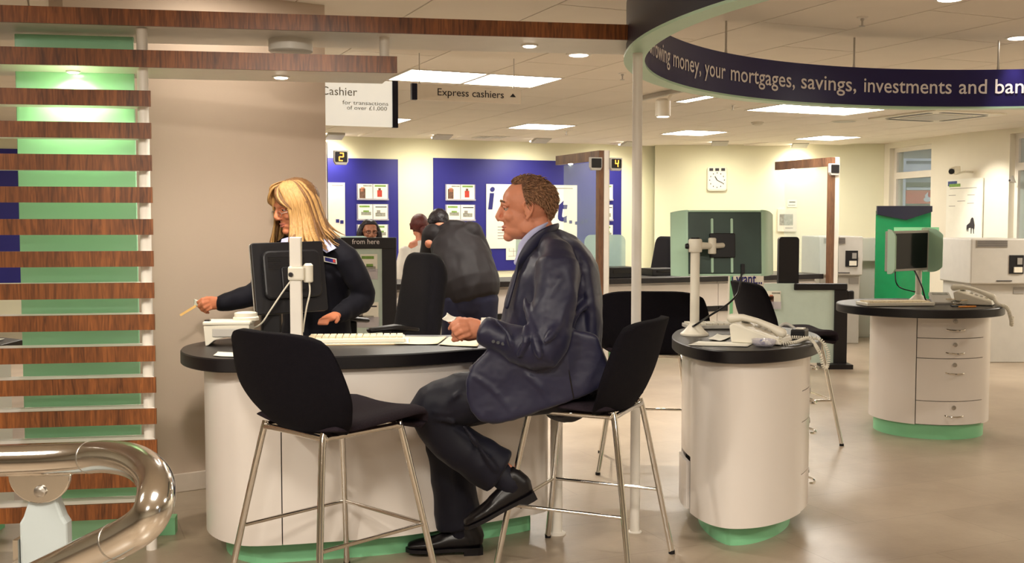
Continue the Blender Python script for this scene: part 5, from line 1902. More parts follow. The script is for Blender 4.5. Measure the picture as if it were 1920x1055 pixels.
cp_ = atPlane(1790, 322, W0 + WN * 0.25, WN)
cw = cp_ - WN * 0.25
root = empty('security_camera', cw, 'white security camera on a bracket above the notice panel', 'security camera')
MB().tube([cw, cw + WN * 0.12 + V((0, 0, 0.0)), cp_ + V((0, 0, -0.03))], 0.014, 10).build('bracket', 'white_plastic', root)
dcam = V((-0.6, -0.75, -0.15)).normalized()
MB().box(cp_ + V((0, 0, 0.02)), (0.24, 0.08, 0.075), axes=(dcam, V((dcam.y, -dcam.x, 0)), dcam.cross(V((dcam.y, -dcam.x, 0))))).build('housing', 'white_plastic', root, bevel=0.01)
MB().lathe(cp_ + dcam * 0.12 + V((0, 0, 0.02)), [(0.034, 0), (0.034, 0.02), (0.02, 0.024)], 16, axis=dcam).build('lens', 'black_plastic', root)
wl = atPlane(1893, 338, W0 + WN * 0.06, WN)
root = empty('wall_sensor', wl, 'small grey wedge sensor on the wall by the second window', 'sensor')
MB().lathe(wl - WN * 0.05, [(0.06, 0), (0.055, 0.02), (0.02, 0.05)], 3, axis=WN).build('case', 'grey_plastic', root)
MB().lathe(wl, [(0.015, 0), (0.012, 0.006)], 10, axis=WN).build('lens', 'ink_dark', root)

# the clock and the wall box on the far wall
FP = V((2.22, 15.72, 0))
FD = V((3.18, -0.32, 0)).normalized()
FN2 = V((FD.y, -FD.x, 0))
qc = wall_rect(1326, 312, 1363, 358, FP, FN2, 0.05)
cc_ = (qc[0] + qc[2]) / 2
ck = empty('wall_clock', cc_, 'white square wall clock high on the far wall', 'clock')
w_, h_ = (qc[3] - qc[0]).length, (qc[0] - qc[1]).length
L = Local(cc_, FD, (0, 0, 1))
L.map(MB().prism(rr_outline(w_, h_, 0.04), -0.05, 0.0)).build('case', 'white_plastic', ck, bevel=0.006)
L.map(MB().prism([(a, b - 0.02) for a, b in rr_outline(w_ * 0.88, h_ * 0.72, 0.02)], 0.0, 0.003)).build('face', 'paper', ck)
for k in range(12):
    t = 2 * math.pi * k / 12
    a, b = 0.105 * math.sin(t), 0.105 * math.cos(t) - 0.02
    L.box(MB(), a, b, 0.004, 0.012, 0.018, 0.002).build('hour_mark', 'ink_dark', ck)
for (ang, ln, wd_) in ((-30, 0.065, 0.014), (118, 0.095, 0.010)):
    t = R(ang)
    Lh = Local(L.p(0, -0.02, 0.006), L.x * math.cos(t) - L.y * math.sin(t), L.x * math.sin(t) + L.y * math.cos(t))
    Lh.box(MB(), 0, ln / 2, 0, wd_, ln, 0.002).build('hand', 'ink_dark', ck)
for s in (-0.085, 0, 0.085):
    L.box(MB(), s, h_ / 2 - 0.045, 0.003, 0.055, 0.04, 0.004).build('date_window', 'ink_dark', ck)
qb = wall_rect(1458, 392, 1494, 434, FP, FN2, 0.04)
root = empty('wall_cabinet', (qb[0] + qb[2]) / 2, 'white wall box with a grey window beside the right till frame', 'wall box')
panel('case', qb, 0.04, 'white_plastic', root)
panel('grey_window', sub_rect(qb, 0.10, 0.22, 0.80, 0.72, 0.003), 0.003, 'photo_grey', root)
panel('label_strip', sub_rect(qb, 0.4, 0.82, 0.8, 0.86, 0.002), 0.002, 'ink_grey', root)
qb = wall_rect(1476, 374, 1494, 388, FP, FN2, 0.02)
root = empty('notice', (qb[0] + qb[2]) / 2, 'tiny white notice above the wall box behind the right till frame', 'notice')
panel('sheet', qb, 0.006, 'paper', root)
panel('text_line', sub_rect(qb, 0.2, 0.25, 0.85, 0.4, 0.001), 0.001, 'ink_dark', root)
panel('text_line', sub_rect(qb, 0.1, 0.7, 0.85, 0.8, 0.001), 0.001, 'ink_grey', root)

# ------------------------------------------------------------------ hanging signs
def hung_sign(name, pa, pb_, z0, z1, label, texts, cap_left=True, wires=()):
    pa, pb_ = V((pa.x, pa.y, 0)), V((pb_.x, pb_.y, 0))
    d = (pb_ - pa).normalized()
    n = V((d.y, -d.x, 0))
    L = (pb_ - pa).length
    root = empty(name, (pa + pb_) / 2 + V((0, 0, z0)), label, 'sign', 'hanging cashier signs')
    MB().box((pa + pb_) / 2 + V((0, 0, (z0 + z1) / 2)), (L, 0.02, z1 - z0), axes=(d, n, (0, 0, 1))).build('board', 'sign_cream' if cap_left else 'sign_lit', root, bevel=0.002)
    e = pa if cap_left else pb_
    MB().box(e + d * (-0.018 if cap_left else 0.018) + V((0, 0, (z0 + z1) / 2)), (0.036, 0.035, (z1 - z0) * 1.02), axes=(d, n, (0, 0, 1))).build('end_cap', 'navy_dark', root)
    for w in wires:
        p = pa + d * w
        MB().tube([p + V((0, 0, z1 - 0.01)), p + V((0, 0, ZC - 0.001))], 0.003, 6).build('wire', 'brushed', root)
        MB().lathe(p + V((0, 0, z1 - 0.004)), [(0.008, 0), (0.008, 0.012)], 8).build('wire_fixing', 'brushed', root)
    for (txt, a, z, size, wd, mt) in texts:
        text_on('lettering', txt, size, pa + d * a + n * 0.0115 + V((0, 0, z)), d, (0, 0, 1), mt, root, width=wd)
    return root, pa, d, n


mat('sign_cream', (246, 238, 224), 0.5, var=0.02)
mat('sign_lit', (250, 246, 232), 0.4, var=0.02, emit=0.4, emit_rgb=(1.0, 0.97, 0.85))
a, b = atY(781, 172, 7.03), atY(976, 178, 7.30)
L = (V((b.x, b.y, 0)) - V((a.x, a.y, 0))).length
fx = lambda u: L * (u - 781) / (976 - 781)
zA, zB = atY(781, 187, 7.03).z, atY(781, 157, 7.03).z
sg, pa, d, n = hung_sign('hanging_sign', a, b, zA, zB, 'cream hanging sign reading Express cashiers with a black arrow', (('Express cashiers', fx(817), zA + 0.034, 0.068, fx(941) - fx(817), 'ink_dark'),), True, (fx(783) + 0.012, fx(963)))
c = pa + d * fx(960) + n * 0.012 + V((0, 0, zA + 0.045))
MB().slab([c + d * -0.022, c + d * 0.022, c + V((0, 0, 0.024))], 0.001).build('arrow', 'ink_dark', sg)
a, b = atY(560, 190, 6.72), atY(735, 195, 6.92)
L = (V((b.x, b.y, 0)) - V((a.x, a.y, 0))).length
fx = lambda u: L * (u - 560) / (735 - 560)
zA, zB = atY(700, 238, 6.9).z, atY(700, 152, 6.9).z
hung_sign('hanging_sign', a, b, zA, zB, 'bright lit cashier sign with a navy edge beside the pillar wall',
          (('Cashier', fx(600), zA + 0.19, 0.075, fx(667) - fx(600), 'ink_grey'), ('for transactions', fx(640), zA + 0.135, 0.036, fx(727) - fx(640), 'ink_grey'), ('of over £1,000', fx(648), zA + 0.103, 0.036, fx(724) - fx(648), 'ink_grey')), False, (fx(724), 0.05))

# ------------------------------------------------------------------ the desk behind the screen at the far left
sd = empty('side_desk', (-2.6, 4.6, 0), 'white desk end with dark top glimpsed between the slats at the left', 'desk')
o_ = [(-3.6, 4.00), (-2.2, 4.24), (-2.08, 4.32), (-2.08, 4.52), (-2.2, 4.60), (-3.6, 4.60)]
MB().prism(o_, 0.75, 0.80).build('worktop', 'black_top', sd, bevel=0.004)
MB().prism(inset(o_, 0.05), 0.09, 0.749).build('body', 'white_laminate', sd, bevel=0.004)
MB().prism(inset(o_, 0.09), 0.0, 0.09).build('plinth', 'mint', sd)
sheet('paper', [V((-2.5, 4.35, TOP)), V((-2.14, 4.38, TOP)), V((-2.15, 4.50, TOP)), V((-2.5, 4.5, TOP))], 'pale sheet on the desk seen between the slats', wave=0.004, seed=3)

# ------------------------------------------------------------------ the street outside the windows
fy = 24.0
S = lambda u, v: atY(u, v, fy)
sb = empty('street_building', (12, fy, 0), 'pale street front with grey window bands seen through the windows', 'building')
MB().box((13, fy + 0.5, 3.0), (18, 1.0, 6.4)).build('wall', 'street_grey', sb)
for (v0, v1, mt) in ((272, 282, 'street_pale'), (288, 302, 'street_pale'), (308, 330, 'street_pale'), (342, 350, 'ink_dark'), (384, 400, 'ink_grey')):
    z0, z1 = S(1700, v1).z, S(1700, v0).z
    MB().box((13, fy - 0.05, (z0 + z1) / 2), (17.5, 0.1, z1 - z0)).build('band', mt, sb)
MB().box(((S(1664, 300).x + S(1690, 300).x) / 2, fy - 0.2, 3.0), (S(1690, 300).x - S(1664, 300).x, 0.2, 6.4)).build('pier', 'street_pale', sb)
rs = empty('shop_sign', V((S(1740, 370).x, fy - 0.3, S(1, 382).z)), 'red shop sign with white flame mark outside the left window', 'sign')
z0, z1 = S(1, 382).z, S(1, 357).z
MB().box((S(1760, 370).x, fy - 0.2, (z0 + z1) / 2), (S(1830, 370).x - S(1690, 370).x, 0.16, z1 - z0)).build('board', 'street_red', rs)
MB().box((S(1760, 370).x, fy - 0.22, z1 + 0.03), (S(1830, 370).x - S(1690, 370).x, 0.2, 0.05)).build('light_strip', 'street_pale', rs)
fl = S(1730, 370)
MB().ell((fl.x, fy - 0.285, fl.z - 0.05), (0.088, 0.012, 0.055), None, 18, 10).build('flame_mark', 'lettering_white', rs)
MB().loft([(fl.x - 0.01, fy - 0.29, fl.z - 0.04), (fl.x - 0.03, fy - 0.29, fl.z + 0.04), (fl.x + 0.0, fy - 0.29, fl.z + 0.10)], [(0.045, 0.010), (0.032, 0.010), (0.008, 0.006)], side=(1, 0, 0), seg=10).build('flame_mark', 'lettering_white', rs)
gr = MB().box((16, 20, -0.15), (20, 30, 0.08)).build('street_ground', 'street_grey')
tag(gr, 'grey street surface outside the windows', 'street', kind='structure')

# ================================================================== STEEL HANDRAIL IN FRONT
rl = empty('handrail', (-0.75, 1.5, 0), 'shiny steel handrail with a looped end in the lower left corner', 'handrail')
path = [atY(-420, 868, 1.66), atY(-100, 865, 1.63), atY(60, 862, 1.60), atY(150, 858, 1.57), atY(205, 856, 1.52), atY(255, 866, 1.44), atY(288, 895, 1.36), atY(292, 935, 1.30),
        atY(275, 975, 1.29), atY(235, 1005, 1.31), atY(160, 1040, 1.36), atY(40, 1098, 1.44), atY(-200, 1215, 1.60), atY(-420, 1330, 1.74)]
MB().tube(curve_pts(path, 10), 0.0235, 28).build('tube', 'steel', rl)
# weld seams where the bends start
cp2 = curve_pts(path, 10)
for k in (33, 93):
    p, t = cp2[k], (cp2[k + 1] - cp2[k - 1]).normalized()
    MB().lathe(p - t * 0.0015, [(0.0238, 0), (0.0241, 0.001), (0.0241, 0.002), (0.0238, 0.003)], 28, axis=t).build('weld', 'brushed', rl)
# half round bracket below the top tube, on a white post
bc = atY(75, 890, 1.60)
zc = bc.z
Lb = Local(bc, (1, 0, 0), (0, 0, 1))
half = [(-0.047, 0.0), (0.047, 0.0)] + [(0.047 * math.cos(R(-a)), 0.047 * math.sin(R(-a)) * 0.92) for a in range(12, 180, 12)]
Lb.map(MB().prism(half, -0.004, 0.004)).build('bracket', 'steel', rl, bevel=0.0015)
Lb.box(MB(), 0, 0.002, -0.004, 0.098, 0.005, 0.02).build('bracket_flange', 'steel', rl, bevel=0.001)
b1 = Lb.p(0.002, -0.024, 0.004)
MB().lathe(b1, [(0.009, 0), (0.009, 0.004), (0.006, 0.006), (0.003, 0.0065)], 12, axis=(0, -1, 0)).build('bolt', 'brushed', rl)
pw = [(-0.018, 0.0), (-0.030, -0.035), (-0.036, -0.045), (-0.036, -0.88), (0.036, -0.88), (0.036, -0.045), (0.030, -0.035), (0.018, 0.0)]
Lw = Local(V((bc.x + 0.002, bc.y + 0.012, bc.z - 0.030)), (1, 0, 0), (0, 0, 1))
zb = Lw.o.z
pw = [(a, b if b > -0.5 else -zb + 0.001) for a, b in pw]
Lw.map(MB().prism(pw, -0.012, 0.012)).build('post', 'rail_post', rl, bevel=0.004)
Lw.box(MB(), -0.041, -0.44, 0.0, 0.008, 0.74, 0.03).build('post_edge', 'steel', rl)

# ================================================================== PEOPLE
class Head:
    """head frame: x forward, y left, z up; origin between the ears"""
    def __init__(s, o, fwd, pitch=0.0, roll=0.0, k=1.0):
        f = V((fwd[0], fwd[1], 0)).normalized()
        lft = V((-f.y, f.x, 0))
        up = V((0, 0, 1))
        c, sn = math.cos(pitch), math.sin(pitch)          # pitch > 0 looks down
        f2, up2 = f * c - up * sn, up * c + f * sn
        c, sn = math.cos(roll), math.sin(roll)
        l3, up3 = lft * c + up2 * sn, up2 * c - lft * sn
        s.o, s.f, s.l, s.u, s.k = V(o), f2, l3, up3, k
        s.R3 = Matrix((f2, l3, up3)).transposed()

    def p(s, x, y, z):
        return s.o + (s.f * x + s.l * y + s.u * z) * s.k

    def ell(s, m, c, r, rot=None):
        m.ell(s.p(*c), [q * s.k for q in r], s.R3 @ rot if rot is not None else s.R3, 24, 14)

    def loft(s, m, pts, rad, side=(0, 1, 0), seg=14):
        rr = [(r * s.k if not isinstance(r, tuple) else (r[0] * s.k, r[1] * s.k)) for r in rad]
        m.loft([s.p(*q) for q in pts], rr, side=s.R3 @ V(side), seg=seg)

    def add_to(s, m, male=True, neck_to=None):
        j = 1.0 if male else 0.9
        s.ell(m, (-0.012, 0, 0.034), (0.098, 0.076, 0.088))
        s.ell(m, (0.030, 0, 0.040), (0.058, 0.066, 0.058))
        s.ell(m, (0.024, 0, -0.022), (0.066, 0.061, 0.080))
        s.ell(m, (0.030, 0, -0.072), (0.056 * j, 0.050 * j, 0.036))
        s.ell(m, (0.070, 0, -0.096), (0.021, 0.023 * j, 0.019))
        s.ell(m, (0.066, 0, -0.064), (0.024, 0.031, 0.028))
        for y in (-1, 1):
            s.ell(m, (0.060, y * 0.038, -0.020), (0.026, 0.022, 0.022))
            s.ell(m, (-0.002, y * 0.050, -0.058), (0.032, 0.012, 0.030))
            s.loft(m, [(0.070, y * 0.050, 0.022), (0.086, y * 0.028, 0.030), (0.088, y * 0.010, 0.026)], [0.008, 0.010, 0.009])
            s.ell(m, (0.094, y * 0.012, -0.031), (0.012, 0.008, 0.008))
            # ear: bowl, rim and lobe
            s.ell(m, (-0.008, y * 0.077, 0.0), (0.017, 0.006, 0.028))
            e = [(0.008, y * 0.078, 0.004), (0.008, y * 0.084, 0.022), (-0.004, y * 0.088, 0.033), (-0.020, y * 0.090, 0.026), (-0.025, y * 0.089, 0.006), (-0.016, y * 0.085, -0.016), (-0.004, y * 0.080, -0.031)]
            m.tube([s.p(*q) for q in curve_pts(e, 4)], [0.0048 * s.k] * 25, 8)
            s.ell(m, (-0.003, y * 0.080, -0.030), (0.008, 0.0045, 0.009))
        s.loft(m, [(0.084, 0, 0.024), (0.097, 0, 0.002), (0.110, 0, -0.022), (0.106, 0, -0.032)], [(0.008, 0.010), (0.010, 0.011), (0.0125, 0.010), (0.010, 0.007)])
        a = s.p(-0.028, 0, -0.05)
        b = V(neck_to) if neck_to is not None else s.p(-0.05, 0, -0.20)
        w = 0.056 if male else 0.047
        m.loft([a, (a + b) / 2, b], [(w * s.k, w * 1.08 * s.k), (w * s.k, w * s.k), (w * 1.15 * s.k, w * 1.1 * s.k)], side=s.l)

    def features(s, parent, smile=False, lips='lips'):
        for y in (-1, 1):
            MB().ell(s.p(0.0705, y * 0.030, 0.0095), [0.0112 * s.k] * 3, s.R3, 14, 10).build('eye', 'eye_white', parent)
            MB().ell(s.p(0.0795, y * 0.030, 0.0090), [0.0040 * s.k, 0.0056 * s.k, 0.0056 * s.k], s.R3, 12, 8).build('iris', 'eye_dark', parent)
            m = MB()
            m.loft([s.p(0.0735, y * 0.044, 0.0125), s.p(0.0815, y * 0.031, 0.0165), s.p(0.0805, y * 0.017, 0.0120)], [0.0035 * s.k, 0.005 * s.k, 0.0035 * s.k], side=s.u, seg=8)
            m.build('eyelid', None, parent).data.materials.append(parent.data.materials[0] if parent.type == 'MESH' else MATS['skin'])
        m = MB()
        dz = 0.004 if smile else 0.0
        m.loft([s.p(0.077, -0.025, -0.060 + dz), s.p(0.089, -0.010, -0.0575), s.p(0.0905, 0, -0.059), s.p(0.089, 0.010, -0.0575), s.p(0.077, 0.025, -0.060 + dz)], [0.0025 * s.k, 0.0046 * s.k, 0.0046 * s.k, 0.0046 * s.k, 0.0025 * s.k], side=s.u, seg=8)
        m.loft([s.p(0.077, -0.023, -0.063 + dz), s.p(0.0885, -0.010, -0.069), s.p(0.090, 0, -0.070), s.p(0.0885, 0.010, -0.069), s.p(0.077, 0.023, -0.063 + dz)], [0.0025 * s.k, 0.005 * s.k, 0.0055 * s.k, 0.005 * s.k, 0.0025 * s.k], side=s.u, seg=8)
        m.build('lips', lips, parent)
        if smile:
            MB().loft([s.p(0.082, -0.016, -0.062), s.p(0.0905, 0, -0.064), s.p(0.082, 0.016, -0.062)], [(0.0035 * s.k, 0.003 * s.k)] * 3, side=s.u, seg=8).build('teeth', 'teeth', parent)

    def cap_hair(s, body_me, mask, thick, parent, material, n=72, rough=0.0, name='hair'):
        """hair grown off the real head surface where mask(dir in head frame) > 0"""
        bm = bmesh.new()
        bm.from_mesh(body_me)
        bvh = BVHTree.FromBMesh(bm)
        bm.free()
        c = s.p(-0.010, 0, 0.02)
        vs, fs = [], []
        rows = n // 2
        for i in range(rows + 1):
            th = math.pi * i / rows
            for k in range(n):
                ph = 2 * math.pi * k / n
                dl = V((math.sin(th) * math.cos(ph), math.sin(th) * math.sin(ph), math.cos(th)))
                d = s.R3 @ dl
                hit = bvh.ray_cast(c + d * 0.4, -d, 0.4)
                r = (hit[0] - c).length if hit[0] is not None else 0.09 * s.k
                r = min(r, 0.125 * s.k)
                q = mask(dl)
                nz = noise.noise(dl * 22) * rough
                vs.append(c + d * (r - 0.026 * (1 - q) ** 2 - 0.002 * (1 - q) + thick * q + nz * q))
        for i in range(rows):
            for k in range(n):
                k2 = (k + 1) % n
                fs.append((i * n + k, (i + 1) * n + k, (i + 1) * n + k2, i * n + k2))
        m = MB()
        m.add(vs, fs)
        m.sm = True
        return m.build(name, material, parent, auto=False)


def sstep(a, b, x):
    t = min(1, max(0, (x - a) / (b - a)))
    return t * t * (3 - 2 * t)


def person_root(p, label):
    return empty('person', p, label, 'person')


def part_mesh(name, mb, voxel, smooth, material, parent, fold=None):
    me = remesh(mb, voxel, smooth)
    if fold:
        for f in (fold if isinstance(fold, (list, tuple)) else [fold]):
            displace(me, f)
    return link_mesh(name, me, material, parent, True), me


def head_only(hd, male, neck):
    m = MB()
    hd.add_to(m, male, neck)
    return remesh(m, 0.006, 3)


def shoe(heel, toe, up, parent, k=1.0):
    """leather shoe from heel point to toe point on its sole; up = away from the sole"""
    h, t = V(heel), V(toe)
    d = (t - h).normalized()
    L = (t - h).length
    up = (V(up) - d * V(up).dot(d)).normalized()
    sd = d.cross(up)
    P = lambda a, b, c=0.0: h + d * (a * L) + up * b + sd * c
    m = MB()
    m.loft([P(0.10, 0.040), P(0.25, 0.042), P(0.45, 0.038), P(0.65, 0.030), P(0.82, 0.026), P(0.93, 0.022)], [(0.034, 0.036), (0.036, 0.040), (0.038, 0.034), (0.046, 0.026), (0.044, 0.020), (0.032, 0.015)], side=sd, seg=18)
    m.loft([P(0.12, 0.05), P(0.20, 0.095)], [(0.036, 0.045), (0.038, 0.048)], side=sd, seg=18)
    m.loft([P(0.30, 0.06), P(0.52, 0.048)], [(0.030, 0.03), (0.034, 0.022)], side=sd, seg=18)
    o, me = part_mesh('shoe', m, 0.005, 5, 'leather_black', parent)
    s = MB()
    out = [(0.0, 0.026), (0.06, 0.034), (0.25, 0.036), (0.45, 0.035), (0.68, 0.046), (0.85, 0.043), (0.95, 0.030), (1.0, 0.010)]
    poly = [P(a, 0.0, w) for a, w in out] + [P(a, 0.0, -w) for a, w in out[::-1]]
    n = len(poly)
    s.add(poly + [q + up * 0.014 for q in poly], [tuple(range(n - 1, -1, -1)), tuple(range(n, 2 * n))] + [(i, (i + 1) % n, n + (i + 1) % n, n + i) for i in range(n)])
    s.build('sole', 'black_plastic', o)
    hb = [P(a, -0.016, w) for a, w in out[:3]] + [P(a, -0.016, -w) for a, w in out[:3][::-1]]
    n = len(hb)
    MB().add(hb + [q + up * 0.016 for q in hb], [tuple(range(n - 1, -1, -1)), tuple(range(n, 2 * n))] + [(i, (i + 1) % n, n + (i + 1) % n, n + i) for i in range(n)]).build('heel', 'black_plastic', o)
    return o


# ------------------------------------------------------------------ the seated man in the suit
YM = 4.0
M = lambda u, v, dy=0.0: atY(u, v, YM + dy)
man = person_root(V((0.10, 4.0, 0)), 'man in a dark blue suit sitting on the bar stool, holding a slip')
HM = Head(V((0.054, 4.0, 1.3425)), (-1, 0.03), R(2), 0, 1.0)

body = MB()
HM.add_to(body, True, M(1026, 458))
body.loft([M(1030, 470), M(1035, 500), M(1038, 560), M(1036, 640), M(1045, 715)], [(0.07, 0.06), (0.15, 0.09), (0.15, 0.12), (0.14, 0.12), (0.15, 0.12)], side=(0, 1, 0), capk=0.2)
for s in (-1, 1):
    body.loft([M(1040, 492, s * 0.17), M(1022, 655, s * 0.27)] + [M(905, 619, -0.20) if s < 0 else M(905, 622, 0.02)], [0.045, 0.04, 0.028])
body.loft([M(1045, 725, -0.10), M(805, 762, -0.12), M(948, 888, -0.10), M(955, 915, -0.10)], [0.075, 0.05, 0.04, 0.035])
body.loft([M(1045, 725, 0.10), M(825, 775, 0.13), M(868, 985, 0.13), M(862, 1010, 0.13)], [0.075, 0.05, 0.04, 0.035])


def hand(m, pts):
    for (pp, rr) in pts:
        m.loft(pp, rr, side=(0, 0, 1), seg=12)


# near (left) hand closed on the slip
body.loft([M(905, 618, -0.20), M(893, 616, -0.205), M(880, 615, -0.212), M(868, 614, -0.215)], [(0.028, 0.022), (0.036, 0.022), (0.040, 0.021), (0.036, 0.016)], side=(0, 0, 1), seg=16)
hand(body, [([M(874, 602, -0.222), M(859, 601, -0.238), M(848, 607, -0.236), M(843, 616, -0.214)], [0.0105, 0.0100, 0.0092, 0.0078]),
            ([M(874, 610, -0.232), M(860, 611, -0.252), M(850, 617, -0.246), M(852, 625, -0.220)], [0.0105, 0.0104, 0.0095, 0.0080]),
            ([M(876, 618, -0.236), M(864, 621, -0.254), M(855, 626, -0.244), M(859, 632, -0.220)], [0.0100, 0.0098, 0.0090, 0.0078]),
            ([M(880, 627, -0.232), M(869, 630, -0.244), M(862, 633, -0.234), M(866, 637, -0.214)], [0.0090, 0.0086, 0.0080, 0.0070]),
            ([M(890, 607, -0.190), M(872, 600, -0.178), M(856, 600, -0.190), M(843, 603, -0.206)], [0.0140, 0.0120, 0.0105, 0.0085])])
# far (right) hand behind it
body.loft([M(905, 622, 0.02), M(880, 622, -0.04), M(866, 620, -0.06)], [(0.026, 0.022), (0.036, 0.02), (0.034, 0.017)], side=(0, 0, 1), seg=16)
for k in range(4):
    z = 606 + 9 * k
    hand(body, [([M(868, z, -0.06), M(852, z + 2, -0.085), M(850, z + 4, -0.12), M(858, z + 4, -0.135)], [0.010, 0.0098, 0.009, 0.0078])])
hand(body, [([M(882, 606, -0.05), M(862, 598, -0.075), M(846, 600, -0.12)], [0.013, 0.011, 0.009])])
body_o, body_me = part_mesh('body', body, 0.0042, 4, 'skin', man)
hair_src = head_only(HM, True, M(1026, 458))
HM.features(body_o)


def man_mask(d):
    # d in head frame: front hairline high, temples receding, nape low; thin crown
    az = math.degrees(math.atan2(abs(d.y), d.x))        # 0 front, 180 back
    el = math.degrees(math.asin(max(-1, min(1, d.z))))
    if az < 40:
        line = 52 - az * 0.05
    elif az < 66:
        line = 50 + (az - 40) * 0.15
    elif az < 84:
        line = 54 - (az - 66) * 3.0
    elif az < 104:
        line = 0 - (az - 84) * 0.2 + (13 if 92 < az < 104 else 0)
    elif az < 150:
        line = 8 - (az - 104) * 0.82
    else:
        line = -30
    return sstep(line - 4, line + 5, el)


HM.cap_hair(hair_src, man_mask, 0.010, man, 'hair_brown', 120, 0.008)
random.seed(77)
bmh = bmesh.new()
bmh.from_mesh(hair_src)
bvh_m = BVHTree.FromBMesh(bmh)
bmh.free()
tuft = MB()
cnt = 0
while cnt < 1500:
    th, phh = math.acos(random.uniform(-0.75, 1)), random.uniform(0, 2 * math.pi)
    dl = V((math.sin(th) * math.cos(phh), math.sin(th) * math.sin(phh), math.cos(th)))
    if man_mask(dl) < 0.7:
        continue
    cnt += 1
    if dl.z > 0.72 and dl.x < 0.25 and random.random() < 0.72:      # thin on the crown
        continue
    c0 = HM.p(-0.010, 0, 0.02)
    d = HM.R3 @ dl
    hit = bvh_m.ray_cast(c0 + d * 0.3, -d, 0.3)
    if hit[0] is None:
        continue
    p0 = hit[0] + d * 0.006
    flow = HM.R3 @ V((-0.9 if dl.z > 0.5 else -0.5, 0.15 * dl.y, -0.15 if dl.z > 0.5 else -0.8))
    flow = flow - d * flow.dot(d)
    flow = flow.normalized() + V((random.uniform(-.4, .4), random.uniform(-.4, .4), random.uniform(-.4, .4)))
    ln = random.uniform(0.012, 0.022)
    p1 = p0 + flow * ln * 0.5 + d * 0.0055
    p2 = p0 + flow * ln + d * random.uniform(0.0, 0.005)
    tuft.tube([p0, p1, p2], [0.0018, 0.0017, 0.0005], 4)
to = tuft.build('hair_strands', 'hair_strand_brown', bpy.data.objects[[o.name for o in man.children if o.name.startswith('hair')][0]], auto=False)
to['kind'] = 'stuff'
m = MB()
for y in (-1, 1):
    HM.loft(m, [(0.080, y * 0.050, 0.033), (0.093, y * 0.032, 0.0395), (0.095, y * 0.014, 0.036)], [0.0025, 0.004, 0.003], seg=8)
m.build('eyebrows', 'hair_brown', man)

# jacket
jk = MB()
jk.loft([M(1034, 456), M(1037, 480), M(1037, 520), M(1033, 570), M(1028, 630), M(1032, 680), M(1040, 712)],
        [(0.075, 0.075), (0.170, 0.110), (0.198, 0.150), (0.196, 0.172), (0.190, 0.182), (0.200, 0.184), (0.205, 0.180)], side=(0, 1, 0), seg=28, capk=0.15)
jk.ell(M(1072, 530), (0.09, 0.165, 0.14))
jk.ell(M(1078, 620), (0.085, 0.165, 0.17))
for s in (-1, 1):
    sh = M(1046, 494, s * 0.165)
    el = M(1020, 655, -0.262) if s < 0 else M(1000, 655, 0.26)
    wr = M(908, 620, -0.205) if s < 0 else M(915, 622, 0.03)
    up = [sh, sh.lerp(el, 0.33) + V((0.008, s * 0.008, 0)), sh.lerp(el, 0.7) + V((0.004, s * 0.004, 0)), el, el.lerp(wr, 0.45) + V((0, 0, -0.008)), wr]
    jk.loft(curve_pts(up, 3), [(0.074, 0.076)] * 2 + [(0.073, 0.078)] * 2 + [(0.070, 0.076)] * 4 + [(0.068, 0.072)] * 3 + [(0.062, 0.066)] * 2 + [(0.056, 0.054)] * 3, side=(0, 1, 0), seg=22, capk=0.25)
    jk.loft([M(1030, 456, s * 0.05), M(1042, 474, s * 0.12), M(1048, 494, s * 0.17)], [0.042, 0.056, 0.064], side=(0, 1, 0))
jk.ell(M(1066, 492), (0.085, 0.15, 0.075))
jk.loft(curve_pts([M(1046, 448), M(1068, 462), M(1088, 486), M(1098, 525), M(1102, 570), M(1102, 620), M(1098, 670), M(1092, 700)], 2), [(0.075, 0.035), (0.095, 0.037), (0.115, 0.04), (0.13, 0.042), (0.15, 0.045)] + [(0.165, 0.05)] * 9 + [(0.15, 0.05)], side=(0, 1, 0))
# skirt of the jacket over the near thigh and behind
flap = [(886, 684), (877, 712), (875, 745), (883, 770), (900, 787), (925, 792), (965, 785), (1010, 770), (1060, 755), (1110, 735), (1150, 708), (1138, 680), (1118, 630), (1040, 610), (930, 640)]
for (dy0, dy1) in ((-0.236, -0.19), (0.19, 0.225)):
    n = len(flap)
    ctr = (1000, 700)
    vs = [M(u, v, dy0) for (u, v) in flap] + [M(u, v, dy1) for (u, v) in flap] + [M(*ctr, dy0), M(*ctr, dy1)]
    fs = [(i, (i + 1) % n, n + (i + 1) % n, n + i) for i in range(n)] + [(2 * n, (i + 1) % n, i) for i in range(n)] + [(2 * n + 1, n + i, n + (i + 1) % n) for i in range(n)]
    jk.add(vs, fs)
jk.loft([M(1075, 690, 0), M(1112, 712, 0), M(1130, 708, 0)], [(0.20, 0.06), (0.20, 0.045), (0.19, 0.02)], side=(0, 1, 0), capk=0.3)
for s in (-1, 1):
    jk.loft([M(1010, 688, s * 0.115), M(935, 706, s * 0.12), M(897, 722, s * 0.12)], [(0.105, 0.085), (0.102, 0.080), (0.098, 0.075)], side=(0, 1, 0), capk=0.15)
